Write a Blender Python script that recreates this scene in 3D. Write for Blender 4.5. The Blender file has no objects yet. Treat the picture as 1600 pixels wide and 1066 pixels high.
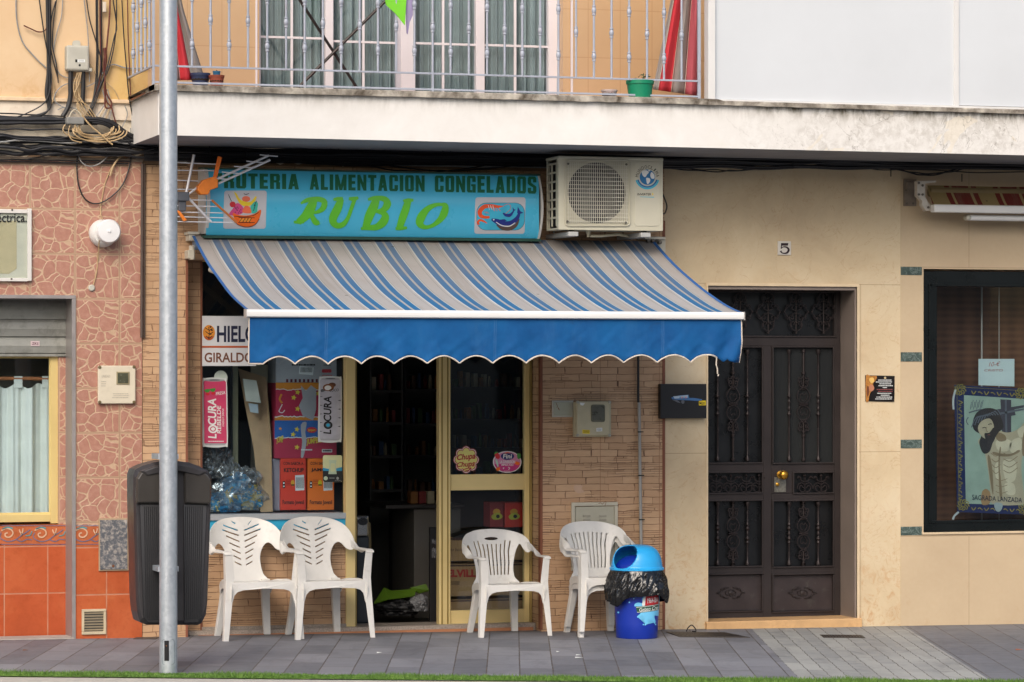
import bpy, bmesh, math, random
from mathutils import Vector, Matrix, noise
random.seed(7)
sc = bpy.context.scene
COL = sc.collection
PI = math.pi
# ---------------------------------------------------------------- camera
F = 5000.0; TH = math.radians(17.2); HZ = 580.0; D0 = F / 230
ST, CT = math.sin(TH), math.cos(TH)
CX, CY, CZ = -D0 * ST, -D0 * CT, 1.76
cam = bpy.data.cameras.new('camera'); co = bpy.data.objects.new('camera', cam); COL.objects.link(co)
cam.sensor_width = 36; cam.lens = F / 1600 * 36; cam.shift_y = (HZ - 533) / 1600
cam.clip_start = 0.5; cam.clip_end = 2000
co.location = (CX, CY, CZ); co.rotation_euler = (PI / 2, 0, -TH)
sc.camera = co
# ---------------------------------------------------------------- world and sun
w = bpy.data.worlds.new('World'); sc.world = w; w.use_nodes = True
nt = w.node_tree; bg = nt.nodes['Background']
sky = nt.nodes.new('ShaderNodeTexSky'); sky.sky_type = 'NISHITA'; sky.sun_disc = False
SUN_DIR = Vector((-0.55, -1.0, 0.88)).normalized()      # towards the sun
sky.sun_elevation = math.asin(SUN_DIR.z)
sky.sun_rotation = math.atan2(SUN_DIR.x, SUN_DIR.y)
sky.air_density = 1.0; sky.dust_density = 4.0; sky.ozone_density = 1.0
nt.links.new(sky.outputs[0], bg.inputs[0]); bg.inputs[1].default_value = 0.12
sl = bpy.data.lights.new('sun', 'SUN'); sl.energy = 1.0; sl.angle = math.radians(36); sl.color = (1, 0.95, 0.89)
so = bpy.data.objects.new('sun', sl); COL.objects.link(so); so.rotation_euler = SUN_DIR.to_track_quat('Z', 'Y').to_euler()
so.location = (0, -10, 20)
sc.view_settings.view_transform = 'Standard'; sc.view_settings.look = 'None'
sc.view_settings.exposure = 0.66; sc.view_settings.gamma = 1
sc.cycles.max_bounces = 8

# ---------------------------------------------------------------- measuring helpers (survey of the facade)
def W(px, py, Y=0.0):
    a = px - 800
    dy = CT * F - ST * a; dx = ST * F + CT * a
    t = (Y - CY) / dy
    return Vector((CX + t * dx, Y, CZ + t * (HZ - py)))
def WX(px, Y=0.0): return W(px, 0, Y).x
def WZ(px, py, Y=0.0): return W(px, py, Y).z
def GZ(x): return -0.012 - 0.0092 * x
def uvp(px, py):
    a = px - 800; dx = ST * F + CT * a; dy = CT * F - ST * a; t = (0 - CZ) / (HZ - py)
    x, y = CX + t * dx, CY + t * dy
    return x, y, x * CT - y * ST, x * ST + y * CT

# ---------------------------------------------------------------- materials
def lin(c):
    c = c.lstrip('#'); v = [int(c[i:i + 2], 16) / 255 for i in (0, 2, 4)]
    return tuple(x / 12.92 if x <= .04045 else ((x + .055) / 1.055) ** 2.4 for x in v) + (1,)
def C(c): return lin(c) if isinstance(c, str) else (tuple(c) + (1,))[:4]
class NB:
    def __init__(s, name):
        s.mat = bpy.data.materials.new(name); s.mat.use_nodes = True
        s.nt = s.mat.node_tree; s.b = s.nt.nodes['Principled BSDF']; s.out = s.nt.nodes['Material Output']
    def n(s, t, **k):
        n = s.nt.nodes.new(t)
        for a, v in k.items(): setattr(n, a, v)
        return n
    def l(s, a, b): s.nt.links.new(a, b)
    def put(s, sock, v):
        if v is None: return
        if hasattr(v, 'is_linked'): s.l(v, sock)
        else: sock.default_value = v
    def m(s, op, a, b=None, c=None, clamp=False):
        n = s.n('ShaderNodeMath', operation=op); n.use_clamp = clamp
        s.put(n.inputs[0], a); s.put(n.inputs[1], b); s.put(n.inputs[2], c)
        return n.outputs[0]
    def mix(s, f, a, b, mode='MIX'):
        n = s.n('ShaderNodeMix', data_type='RGBA', blend_type=mode)
        s.put(n.inputs[0], f); s.put(n.inputs[6], a); s.put(n.inputs[7], b)
        return n.outputs[2]
    def pos(s):
        g = s.n('ShaderNodeNewGeometry'); x = s.n('ShaderNodeSeparateXYZ'); s.l(g.outputs['Position'], x.inputs[0])
        return g.outputs['Position'], x.outputs[0], x.outputs[1], x.outputs[2]
    def obj(s): return s.n('ShaderNodeTexCoord').outputs['Object']
    def vec(s, x, y, z=0.0):
        n = s.n('ShaderNodeCombineXYZ'); s.put(n.inputs[0], x); s.put(n.inputs[1], y); s.put(n.inputs[2], z); return n.outputs[0]
    def noise(s, v, sc_, d=3, r=.55, dist=0):
        n = s.n('ShaderNodeTexNoise'); s.put(n.inputs['Vector'], v); n.inputs['Scale'].default_value = sc_
        n.inputs['Detail'].default_value = d; n.inputs['Roughness'].default_value = r; n.inputs['Distortion'].default_value = dist
        return n.outputs['Fac']
    def ramp(s, f, stops, const=False):
        n = s.n('ShaderNodeValToRGB'); s.put(n.inputs[0], f); cr = n.color_ramp
        if const: cr.interpolation = 'CONSTANT'
        while len(cr.elements) < len(stops): cr.elements.new(0.5)
        for e, (p, c) in zip(cr.elements, stops):
            e.position = p; e.color = (c, c, c, 1) if isinstance(c, (int, float)) else C(c)
        return n.outputs[0]
    def bump(s, h, st=.3, dist=.01):
        n = s.n('ShaderNodeBump'); n.inputs['Strength'].default_value = st; n.inputs['Distance'].default_value = dist
        s.put(n.inputs['Height'], h); s.l(n.outputs[0], s.b.inputs['Normal'])
    def fin(s, col=None, rough=None, metal=None, spec=None, coat=None):
        s.put(s.b.inputs['Base Color'], col); s.put(s.b.inputs['Roughness'], rough)
        s.put(s.b.inputs['Metallic'], metal); s.put(s.b.inputs['Specular IOR Level'], spec); s.put(s.b.inputs['Coat Weight'], coat)
        return s.mat
_M = {}
def P(name, col, rough=.55, metal=0, var=.12, vs=6, bump=0, bs=60, dirt=0, dcol='#3a322a', ds=8, spec=.5, coat=0):
    """plain surface with fine tone variation, optional dirt patches and bump"""
    if name in _M: return _M[name]
    b = NB(name); p = b.pos()[0]
    n1 = b.noise(p, vs, 5, .6)
    c = C(col)
    lo = tuple(x * (1 - var) for x in c[:3]); hi = tuple(min(1, x * (1 + var)) for x in c[:3])
    k = b.ramp(n1, [(.3, lo), (.7, hi)])
    if dirt:
        n2 = b.noise(p, ds, 8, .7, .3)
        k = b.mix(b.ramp(n2, [(.62 - dirt * .3, 0.0), (.8 - dirt * .2, min(1, dirt * 1.6))]), k, C(dcol))
    r = b.ramp(n1, [(.3, max(0, rough - .06)), (.7, min(1, rough + .06))])
    if bump: b.bump(b.noise(p, bs, 4, .6), bump, .004)
    _M[name] = b.fin(k, r, float(metal), spec, float(coat)); return _M[name]

# ---------------------------------------------------------------- mesh builder
class MB:
    def __init__(s): s.v = []; s.f = []; s.mi = []; s.sm = []
    def face(s, idx, m=0, sm=False): s.f.append(tuple(idx)); s.mi.append(m); s.sm.append(sm)
    def box(s, x0, x1, y0, y1, z0, z1, m=0):
        b = len(s.v)
        s.v += [Vector(p) for p in ((x0,y0,z0),(x1,y0,z0),(x1,y1,z0),(x0,y1,z0),(x0,y0,z1),(x1,y0,z1),(x1,y1,z1),(x0,y1,z1))]
        for q in ((0,3,2,1),(4,5,6,7),(0,1,5,4),(1,2,6,5),(2,3,7,6),(3,0,4,7)): s.face([b + i for i in q], m)
        return s
    def pbox(s, px0, py0, px1, py1, Y0, Y1, m=0):
        """box whose front face (at Y0) covers the surveyed rectangle"""
        xm = (px0 + px1) / 2
        return s.box(WX(px0, Y0), WX(px1, Y0), Y0, Y1, WZ(xm, py1, Y0), WZ(xm, py0, Y0), m)
    def ppoly(s, pts, Y, t=0, m=0):
        """flat outline on the plane Y, thickness t backwards"""
        q = [W(x, y, Y) for x, y in pts]; a = sum(q[i].x * q[(i+1) % len(q)].z - q[(i+1) % len(q)].x * q[i].z for i in range(len(q)))
        if a < 0: q.reverse()
        b = len(s.v); n = len(q); s.v += q; s.face(range(b, b + n), m)
        if t:
            s.v += [p + Vector((0, t, 0)) for p in q]
            s.face(reversed(range(b + n, b + 2 * n)), m)
            for i in range(n):
                j = (i + 1) % n; s.face((b + i, b + n + i, b + n + j, b + j), m)
        return s
    def rings(s, rs, m=0, sm=True, cap=True, closed=False, cyc=True):
        b = len(s.v); n = len(rs[0])
        for r in rs: s.v += [Vector(p) for p in r]
        R = len(rs)
        for i in range(R if closed else R - 1):
            i2 = (i + 1) % R
            for j in range(n if cyc else n - 1):
                k = (j + 1) % n
                s.face((b + i*n + j, b + i*n + k, b + i2*n + k, b + i2*n + j), m, sm)
        if cap and not closed and cyc:
            s.face(reversed(range(b, b + n)), m); s.face(range(b + (R-1)*n, b + R*n), m)
        return s
    def tube(s, pts, r, n=6, m=0, closed=False, flat=1.0):
        pts = [Vector(p) for p in pts]; N = len(pts)
        rr = r if isinstance(r, (list, tuple)) else [r] * N
        rs = []; up = None
        for i, p in enumerate(pts):
            a = pts[(i - 1) % N] if (closed or i > 0) else p; c = pts[(i + 1) % N] if (closed or i < N - 1) else p
            t = (c - a)
            t = t.normalized() if t.length > 1e-9 else Vector((0, 0, 1))
            if up is None: up = Vector((0, 1, 0)) if abs(t.y) < .9 else Vector((1, 0, 0))
            u = (up - t * up.dot(t))
            if u.length < 1e-6: u = t.orthogonal()
            u.normalize(); up = u; w_ = t.cross(u)
            rs.append([p + (u * math.cos(2*PI*k/n) * flat + w_ * math.sin(2*PI*k/n)) * rr[i] for k in range(n)])
        return s.rings(rs, m, True, True, closed)
    def lathe(s, c, prof, n=24, m=0, axis='z', a0=0, a1=None):
        c = Vector(c); rs = []
        for r, h in prof:
            ring = []
            for k in range(n):
                a = 2 * PI * k / n; x, y = math.cos(a) * r, math.sin(a) * r
                ring.append(c + (Vector((x, y, h)) if axis == 'z' else Vector((x, h, -y)) if axis == 'y' else Vector((h, x, y))))
            rs.append(ring)
        return s.rings(rs, m)
    def raw(s, verts, faces, m=0, sm=False):
        b = len(s.v); s.v += [Vector(v) for v in verts]
        for f in faces: s.face([b + i for i in f], m, sm)
        return s
    def build(s, name, mats, parent=None, label=None, bevel=0, seg=2, auto=None, label_part=None):
        me = bpy.data.meshes.new(name)
        o = bpy.data.objects.new(name, me); COL.objects.link(o)
        if parent is not None:
            off = Vector((0, 0, 0)); q = parent
            while q is not None: off += q.location; q = q.parent
            o.parent = parent
        else:
            xs = [v.x for v in s.v]; ys = [v.y for v in s.v]; zs = [v.z for v in s.v]
            off = Vector(((min(xs)+max(xs))/2, (min(ys)+max(ys))/2, min(zs))); o.location = off
        me.from_pydata([tuple(v - off) for v in s.v], [], s.f)
        for m_ in (mats if isinstance(mats, (list, tuple)) else [mats]): me.materials.append(m_)
        me.polygons.foreach_set('material_index', s.mi); me.polygons.foreach_set('use_smooth', s.sm)
        me.update()
        if any(s.sm): me.set_sharp_from_angle(angle=math.radians(42))
        if bevel:
            b = o.modifiers.new('bevel', 'BEVEL'); b.width = bevel; b.segments = seg; b.limit_method = 'ANGLE'; b.angle_limit = math.radians(50)
        if label_part: o['label'] = label_part
        return o
def tag(o, label, cat, group=None, kind=None):
    o['label'] = label; o['category'] = cat
    if group: o['group'] = group
    if kind: o['kind'] = kind
    return o
def thing(name, label, cat, loc, group=None):
    o = bpy.data.objects.new(name, None); COL.objects.link(o); o.location = Vector(loc); o.empty_display_size = .1
    return tag(o, label, cat, group)
def struct(o): o['kind'] = 'structure'; return o
def spl(pts, n=8, closed=False):
    out = []; N = len(pts); P_ = [Vector((p[0], p[1], p[2] if len(p) > 2 else 0)) for p in pts]
    for i in range(N if closed else N - 1):
        if closed: a, b, c, d = P_[(i-1) % N], P_[i], P_[(i+1) % N], P_[(i+2) % N]
        else: a, b, c, d = P_[max(0, i-1)], P_[i], P_[i+1], P_[min(N-1, i+2)]
        for k in range(n):
            t = k / n
            out.append(.5 * ((2*b) + (c-a)*t + (2*a-5*b+4*c-d)*t*t + (3*b-a-3*c+d)*t**3))
    if not closed: out.append(P_[-1])
    return out
def spx(pts, n=6, closed=True): return [(p.x, p.y) for p in spl(pts, n, closed)]
def ell(cx, cy, rx, ry, n=24, rot=0): return [(cx + rx*math.cos(2*PI*k/n)*math.cos(rot) - ry*math.sin(2*PI*k/n)*math.sin(rot), cy + rx*math.cos(2*PI*k/n)*math.sin(rot) + ry*math.sin(2*PI*k/n)*math.cos(rot)) for k in range(n)]
def rrect(x0, y0, x1, y1, r, n=5):
    o = []
    for cx, cy, a in ((x1-r, y0+r, -90), (x1-r, y1-r, 0), (x0+r, y1-r, 90), (x0+r, y0+r, 180)):
        for k in range(n + 1):
            t = math.radians(a + 90 * k / n); o.append((cx + r*math.cos(t), cy + r*math.sin(t)))
    return o
def ribbon(mb, pts, wpx, Y, m=0, n=6, t=0):
    """painted line of width wpx (survey units) along pts"""
    p = spl(pts, n) if len(pts) > 2 else [Vector((a[0], a[1], 0)) for a in pts]
    L, R = [], []
    for i in range(len(p)):
        d = p[min(i+1, len(p)-1)] - p[max(i-1, 0)]; d.normalize(); nn = Vector((-d.y, d.x, 0)) * wpx / 2
        L.append(p[i] + nn); R.append(p[i] - nn)
    for i in range(len(p) - 1): mb.ppoly([(q.x, q.y) for q in (L[i], L[i+1], R[i+1], R[i])], Y, t, m)
_T = {}
def glyphs(s, bold=0.0, shear=0.0, sp=1.0):
    key = (s, bold, shear, sp)
    if key in _T: return _T[key]
    cu = bpy.data.curves.new('t', 'FONT'); cu.body = s; cu.offset = bold; cu.shear = shear; cu.space_character = sp
    cu.resolution_u = 3; cu.fill_mode = 'FRONT'
    o = bpy.data.objects.new('t', cu); COL.objects.link(o)
    bpy.context.view_layer.update()
    dg = bpy.context.evaluated_depsgraph_get(); me = bpy.data.meshes.new_from_object(o.evaluated_get(dg))
    v = [(q.co.x, q.co.y) for q in me.vertices]; f = [tuple(p.vertices) for p in me.polygons]
    bpy.data.objects.remove(o); bpy.data.meshes.remove(me); bpy.data.curves.remove(cu)
    x0 = min(a for a, b in v); x1 = max(a for a, b in v); y0 = min(b for a, b in v); y1 = max(b for a, b in v)
    _T[key] = ([((a-x0)/(x1-x0), (b-y0)/(y1-y0)) for a, b in v], f); return _T[key]
def text(mb, s, quad, Y, m=0, bold=0.0, shear=0.0, vert=False, sp=1.0, Yf=None, cuts=0):
    """writing fitted into a rectangle (x0,y0,x1,y1) or a quad tl,tr,br,bl; vert = reads upwards"""
    if len(quad) == 4 and not hasattr(quad[0], '__len__'):
        a, b, c, d = quad; quad = ((a, b), (c, b), (c, d), (a, d))
    v, f = glyphs(s, bold, shear, sp)
    if cuts:
        bm = bmesh.new(); bv = [bm.verts.new((x, y, 0)) for x, y in v]
        for q in f:
            try: bm.faces.new([bv[i] for i in q])
            except ValueError: pass
        for k in range(1, cuts):
            bmesh.ops.bisect_plane(bm, geom=bm.verts[:] + bm.edges[:] + bm.faces[:], plane_co=(0, k/cuts, 0), plane_no=(0, 1, 0))
        bm.verts.index_update(); v = [(q.co.x, q.co.y) for q in bm.verts]; f = [tuple(x.index for x in q.verts) for q in bm.faces]; bm.free()
    tl, tr, br, bl = [Vector(q) for q in quad]; out = []
    for x, y in v:
        if vert: p = bl.lerp(tl, x).lerp(br.lerp(tr, x), 1 - y)
        else: p = tl.lerp(tr, x).lerp(bl.lerp(br, x), 1 - y)
        out.append(W(p.x, p.y, Yf(p.y) if Yf else Y))
    mb.raw(out, f, m)
def scribble(mb, x0, y0, x1, y1, Y, m, rows, h=.5, seed=1):
    """rows of tiny unreadable print"""
    rnd = random.Random(seed); st = (y1 - y0) / rows
    for r in range(rows):
        x = x0 + rnd.random() * (x1-x0) * .1; y = y0 + st * r
        while x < x1:
            l = rnd.uniform(.03, .12) * (x1 - x0)
            if x + l > x1: break
            mb.ppoly([(x, y), (x + l, y), (x + l, y + st*h), (x, y + st*h)], Y, 0, m); x += l + (x1-x0) * .015
def flat_shape(outer, holes, thick, bev=0.0, cutx=(), cuty=(), fn=None):
    """outline with holes in local (u, v), rounded edge; returns verts, faces after fn(u, v, w)"""
    cu = bpy.data.curves.new('c', 'CURVE'); cu.dimensions = '2D'; cu.fill_mode = 'BOTH'
    cu.extrude = max(0, thick/2 - bev); cu.bevel_depth = bev; cu.bevel_resolution = 1
    for lp in [outer] + list(holes):
        sp = cu.splines.new('POLY'); sp.points.add(len(lp) - 1)
        for q, p in zip(sp.points, lp): q.co = (p[0], p[1], 0, 1)
        sp.use_cyclic_u = True
    o = bpy.data.objects.new('c', cu); COL.objects.link(o); bpy.context.view_layer.update()
    dg = bpy.context.evaluated_depsgraph_get(); me = bpy.data.meshes.new_from_object(o.evaluated_get(dg))
    bm = bmesh.new(); bm.from_mesh(me); bpy.data.objects.remove(o); bpy.data.meshes.remove(me); bpy.data.curves.remove(cu)
    bmesh.ops.remove_doubles(bm, verts=bm.verts[:], dist=1e-5)
    for x in cutx: bmesh.ops.bisect_plane(bm, geom=bm.verts[:] + bm.edges[:] + bm.faces[:], plane_co=(x, 0, 0), plane_no=(1, 0, 0))
    for y in cuty: bmesh.ops.bisect_plane(bm, geom=bm.verts[:] + bm.edges[:] + bm.faces[:], plane_co=(0, y, 0), plane_no=(0, 1, 0))
    bmesh.ops.recalc_face_normals(bm, faces=bm.faces[:])
    bm.verts.index_update()
    v = [fn(q.co.x, q.co.y, q.co.z) if fn else q.co.copy() for q in bm.verts]; f = [tuple(x.index for x in q.verts) for q in bm.faces]
    bm.free(); return v, f
def grid(mb, nu, nv, fn, m=0, sm=True):
    b = len(mb.v)
    for j in range(nv + 1):
        for i in range(nu + 1): mb.v.append(Vector(fn(i/nu, j/nv)))
    for j in range(nv):
        for i in range(nu):
            a = b + j*(nu+1) + i; mb.face((a, a+1, a+nu+2, a+nu+1), m, sm)
def nz(x, y, z=0): return noise.noise(Vector((x, y, z)))
def copy_tree(o, parent=None):
    c = o.copy(); COL.objects.link(c); c.parent = parent
    for ch in list(o.children): copy_tree(ch, c)
    return c
# ================================================================ special materials
def m_flagstone():
    b = NB('pink_flagstone_tile'); p, x, y, z = b.pos()
    TW = (WX(187) - WX(47)) / 2; x0 = WX(47); z0 = WZ(100, 327); THt = WZ(100, 327) - WZ(100, 397)
    u = b.m('DIVIDE', b.m('SUBTRACT', b.m('ADD', x, b.m('MULTIPLY', y, -.9)), x0), TW); v = b.m('DIVIDE', b.m('SUBTRACT', z, z0), THt)
    fu, fv = b.m('FRACT', u), b.m('FRACT', v)
    iu, iv = b.m('FLOOR', u), b.m('FLOOR', v)
    alt = b.m('MODULO', b.m('ABSOLUTE', b.m('ADD', iu, b.m('MULTIPLY', iv, 2))), 3)
    nn = b.n('ShaderNodeTexNoise'); b.l(b.vec(fu, fv, alt), nn.inputs['Vector']); nn.inputs['Scale'].default_value = 4; nn.inputs['Detail'].default_value = 1
    sc_ = b.n('ShaderNodeSeparateXYZ'); b.l(nn.outputs['Color'], sc_.inputs[0])
    wu = b.m('ADD', fu, b.m('MULTIPLY', b.m('SUBTRACT', sc_.outputs[0], .5), .16)); wv = b.m('ADD', fv, b.m('MULTIPLY', b.m('SUBTRACT', sc_.outputs[1], .5), .16))
    vo = b.n('ShaderNodeTexVoronoi', feature='DISTANCE_TO_EDGE'); b.l(b.vec(wu, wv, b.m('MULTIPLY', alt, 3.7)), vo.inputs['Vector']); vo.inputs['Scale'].default_value = 3.7
    vo.inputs['Randomness'].default_value = 1.0
    vc = b.n('ShaderNodeTexVoronoi'); b.l(b.vec(wu, wv, b.m('MULTIPLY', alt, 3.7)), vc.inputs['Vector']); vc.inputs['Scale'].default_value = 3.7
    n1 = b.noise(p, 22, 6, .7); n2 = b.noise(p, 60, 4, .7)
    stone = b.ramp(n1, [(.25, '#93685a'), (.5, '#a67a68'), (.75, '#b89283')])
    stone = b.mix(.25, stone, b.mix(vc.outputs['Color'], C('#9a6458'), C('#b57c6a')))
    stone = b.mix(b.ramp(n2, [(.62, 0.0), (.75, .5)]), stone, C('#d8b5a6'))
    grout = b.ramp(n1, [(.3, '#b29479'), (.7, '#c4a68b')])
    g = b.ramp(vo.outputs['Distance'], [(.028, 1.0), (.052, 0.0)])
    ed = b.m('MINIMUM', b.m('MINIMUM', fu, b.m('SUBTRACT', 1, fu)), b.m('MINIMUM', fv, b.m('SUBTRACT', 1, fv)))
    g2 = b.ramp(ed, [(.022, 1.0), (.036, 0.0)])
    col = b.mix(g, stone, grout); col = b.mix(g2, col, C('#b4957b')); col = b.mix(b.ramp(ed, [(.006, 1.0), (.012, 0.0)]), col, C('#9d8068'))
    b.bump(b.m('SUBTRACT', 1, b.m('MAXIMUM', g, g2)), .35, .004)
    return b.fin(col, .38)
def m_brick():
    b = NB('ledge_stone_tile'); p, x, y, z = b.pos()
    u = b.m('SUBTRACT', x, b.m('MULTIPLY', y, .93))
    nz_ = b.noise(p, 7, 2, .5); nz2 = b.noise(b.vec(b.m('MULTIPLY', u, 6), z, 0.0), 9, 1, .5)
    zz = b.m('ADD', z, b.m('MULTIPLY', b.m('SUBTRACT', nz_, .5), .016)); uu = b.m('ADD', u, b.m('MULTIPLY', b.m('SUBTRACT', nz2, .5), .03))
    def bk(wd, rh, off, sh, ms):
        t = b.n('ShaderNodeTexBrick'); b.l(b.vec(b.m('ADD', uu, sh), b.m('ADD', zz, sh), 0.0), t.inputs['Vector'])
        t.inputs['Scale'].default_value = 1; t.inputs['Brick Width'].default_value = wd; t.inputs['Row Height'].default_value = rh
        t.inputs['Mortar Size'].default_value = ms; t.inputs['Mortar Smooth'].default_value = .2; t.offset = off; t.squash = .7; t.squash_frequency = 3
        t.inputs['Color1'].default_value = (0, 0, 0, 1); t.inputs['Color2'].default_value = (1, 1, 1, 1); t.inputs['Bias'].default_value = 0
        return t
    A = bk(.19, .047, .37, 0.0, .0022); B = bk(.29, .0157, .41, .013, .0016)
    cell = b.n('ShaderNodeTexVoronoi'); b.l(b.vec(b.m('MULTIPLY', uu, 3.1), b.m('MULTIPLY', zz, 10.6), 0.0), cell.inputs['Vector']); cell.inputs['Scale'].default_value = 1
    cs = b.n('ShaderNodeSeparateXYZ'); b.l(cell.outputs['Color'], cs.inputs[0])
    sel = b.m('GREATER_THAN', cs.outputs[0], .62)
    mort = b.m('MAXIMUM', A.outputs['Fac'], b.m('MULTIPLY', B.outputs['Fac'], sel))
    tone = b.mix(sel, A.outputs['Color'], B.outputs['Color'])
    base = b.mix(tone, C('#ad8b69'), C('#c3a27f'))
    base = b.mix(b.ramp(b.noise(p, 3, 5, .6), [(.35, 0.0), (.75, .6)]), base, C('#c49a77'))
    base = b.mix(b.ramp(b.noise(b.vec(b.m('MULTIPLY', u, 8), b.m('MULTIPLY', z, 40), 0.0), 1, 4, .7), [(.4, 0.0), (.8, .35)]), base, C('#967250'))
    # the seams between the printed tiles
    fu = b.m('FRACT', b.m('DIVIDE', b.m('SUBTRACT', x, WX(938)), .43)); ed = b.m('MINIMUM', fu, b.m('SUBTRACT', 1, fu))
    col = b.mix(b.m('MULTIPLY', mort, b.ramp(b.noise(p, 11, 4, .7), [(.35, .25), (.6, .95)])), base, C('#5f3f2a')); col = b.mix(b.ramp(ed, [(.004, .6), (.009, 0.0)]), col, C('#8a6248'))
    b.bump(b.m('SUBTRACT', 1, mort), .55, .004)
    return b.fin(col, .6)
def m_marble():
    b = NB('cream_marble'); p, x, y, z = b.pos()
    n1 = b.noise(p, 1.6, 6, .6, .4); n2 = b.noise(p, 5, 8, .7, .8); n3 = b.noise(p, 14, 6, .75, 1.0)
    col = b.ramp(n1, [(.3, '#bda787'), (.5, '#cdb997'), (.7, '#d7c7a9')])
    col = b.mix(b.ramp(n2, [(.5, 0.0), (.8, .3)]), col, C('#dcc7a4'))
    low = b.m('MULTIPLY', b.m('SUBTRACT', 1.0, z), .75, clamp=True)
    st = b.m('MULTIPLY', b.ramp(n3, [(.52, 0.0), (.68, 1.0)]), b.m('ADD', b.m('MULTIPLY', low, .75), .12))
    col = b.mix(st, col, C('#b98450'))
    vein = b.n('ShaderNodeTexNoise'); b.l(p, vein.inputs['Vector']); vein.inputs['Scale'].default_value = 3.5; vein.inputs['Detail'].default_value = 6; vein.inputs['Distortion'].default_value = 2
    vv = b.m('ABSOLUTE', b.m('SUBTRACT', vein.outputs['Fac'], .5))
    col = b.mix(b.ramp(vv, [(0.0, .35), (.006, 0.0)]), col, C('#a5764d'))
    # joints of the slabs
    j = None
    for a, lo, hi in ((WX(1345), WZ(1345, 995), WZ(1345, 444)), ):
        g = b.m('LESS_THAN', b.m('ABSOLUTE', b.m('SUBTRACT', x, a)), .0022); g = b.m('MULTIPLY', g, b.m('LESS_THAN', z, hi)); j = g
    for zz in (WZ(1250, 444), WZ(1250, 707)):
        g = b.m('LESS_THAN', b.m('ABSOLUTE', b.m('SUBTRACT', z, zz)), .002); j = b.m('MAXIMUM', j, g)
    col = b.mix(b.m('MULTIPLY', j, .65), col, C('#8a6a4c'))
    b.bump(n3, .06, .003)
    return b.fin(col, .42)
def m_panel():
    b = NB('beige_stone_panel'); p, x, y, z = b.pos()
    n1 = b.noise(p, 1.2, 5, .6, .3); n3 = b.noise(p, 30, 4, .6)
    col = b.ramp(n1, [(.3, '#b7a285'), (.7, '#c7b394')])
    col = b.mix(b.ramp(n3, [(.4, 0.0), (.8, .2)]), col, C('#b59876'))
    col = b.mix(b.ramp(b.noise(p, 4, 7, .7, 1), [(.6, 0.0), (.75, .25)]), col, C('#b08a60'))
    j = b.m('MULTIPLY', b.m('LESS_THAN', b.m('ABSOLUTE', b.m('SUBTRACT', x, WX(1514))), .0018), b.m('ADD', b.m('GREATER_THAN', z, WZ(1514, 418)), b.m('LESS_THAN', z, WZ(1514, 838)), clamp=True))
    for zz in (WZ(1500, 418), WZ(1500, 837)):
        j = b.m('MAXIMUM', j, b.m('LESS_THAN', b.m('ABSOLUTE', b.m('SUBTRACT', z, zz)), .0018))
    col = b.mix(b.m('MULTIPLY', j, .6), col, C('#80644a'))
    return b.fin(col, .5)
def m_fascia():
    b = NB('weathered_white_plaster'); p, x, y, z = b.pos()
    n1 = b.noise(p, 4, 7, .65, .4); n2 = b.noise(b.vec(b.m('MULTIPLY', x, 9), y, b.m('MULTIPLY', z, 3)), 1, 6, .7, .3); n3 = b.noise(p, 18, 6, .75, .5)
    col = b.ramp(n1, [(.3, '#d9d6d1'), (.7, '#e3e1dd')])
    zt = WZ(800, 158, -.95)
    top = b.m('SUBTRACT', 1, b.m('DIVIDE', b.m('SUBTRACT', zt, z), .13), clamp=True)
    xr = b.m('MULTIPLY', b.m('SUBTRACT', x, 1.0), 1.0, clamp=True)
    run = b.m('MULTIPLY', b.m('POWER', top, 2.0), b.ramp(n2, [(.42, 0.0), (.62, 1.0)]))
    run = b.m('MULTIPLY', run, b.m('ADD', .45, b.m('MULTIPLY', xr, .9)), clamp=True)
    col = b.mix(run, col, C('#5d5540'))
    pat = b.m('MULTIPLY', b.ramp(n3, [(.42, .15), (.6, 1.0)]), b.m('MULTIPLY', xr, b.ramp(n1, [(.38, 0.0), (.6, .6)])))
    col = b.mix(pat, col, C('#a39c92'))
    pe = b.m('MULTIPLY', b.ramp(b.noise(p, 2.3, 3, .5, 1.5), [(.6, 0.0), (.605, 1.0)]), b.m('MULTIPLY', xr, .5))
    col = b.mix(pe, col, C('#ddd3bf'))
    col = b.mix(b.m('MULTIPLY', b.ramp(b.m('ABSOLUTE', b.m('SUBTRACT', b.noise(p, 1.7, 5, .6, 1.2), .5)), [(0.0, .6), (.004, 0.0)]), xr), col, C('#6f675c'))
    b.bump(n3, .12, .004)
    return b.fin(col, .75)
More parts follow.
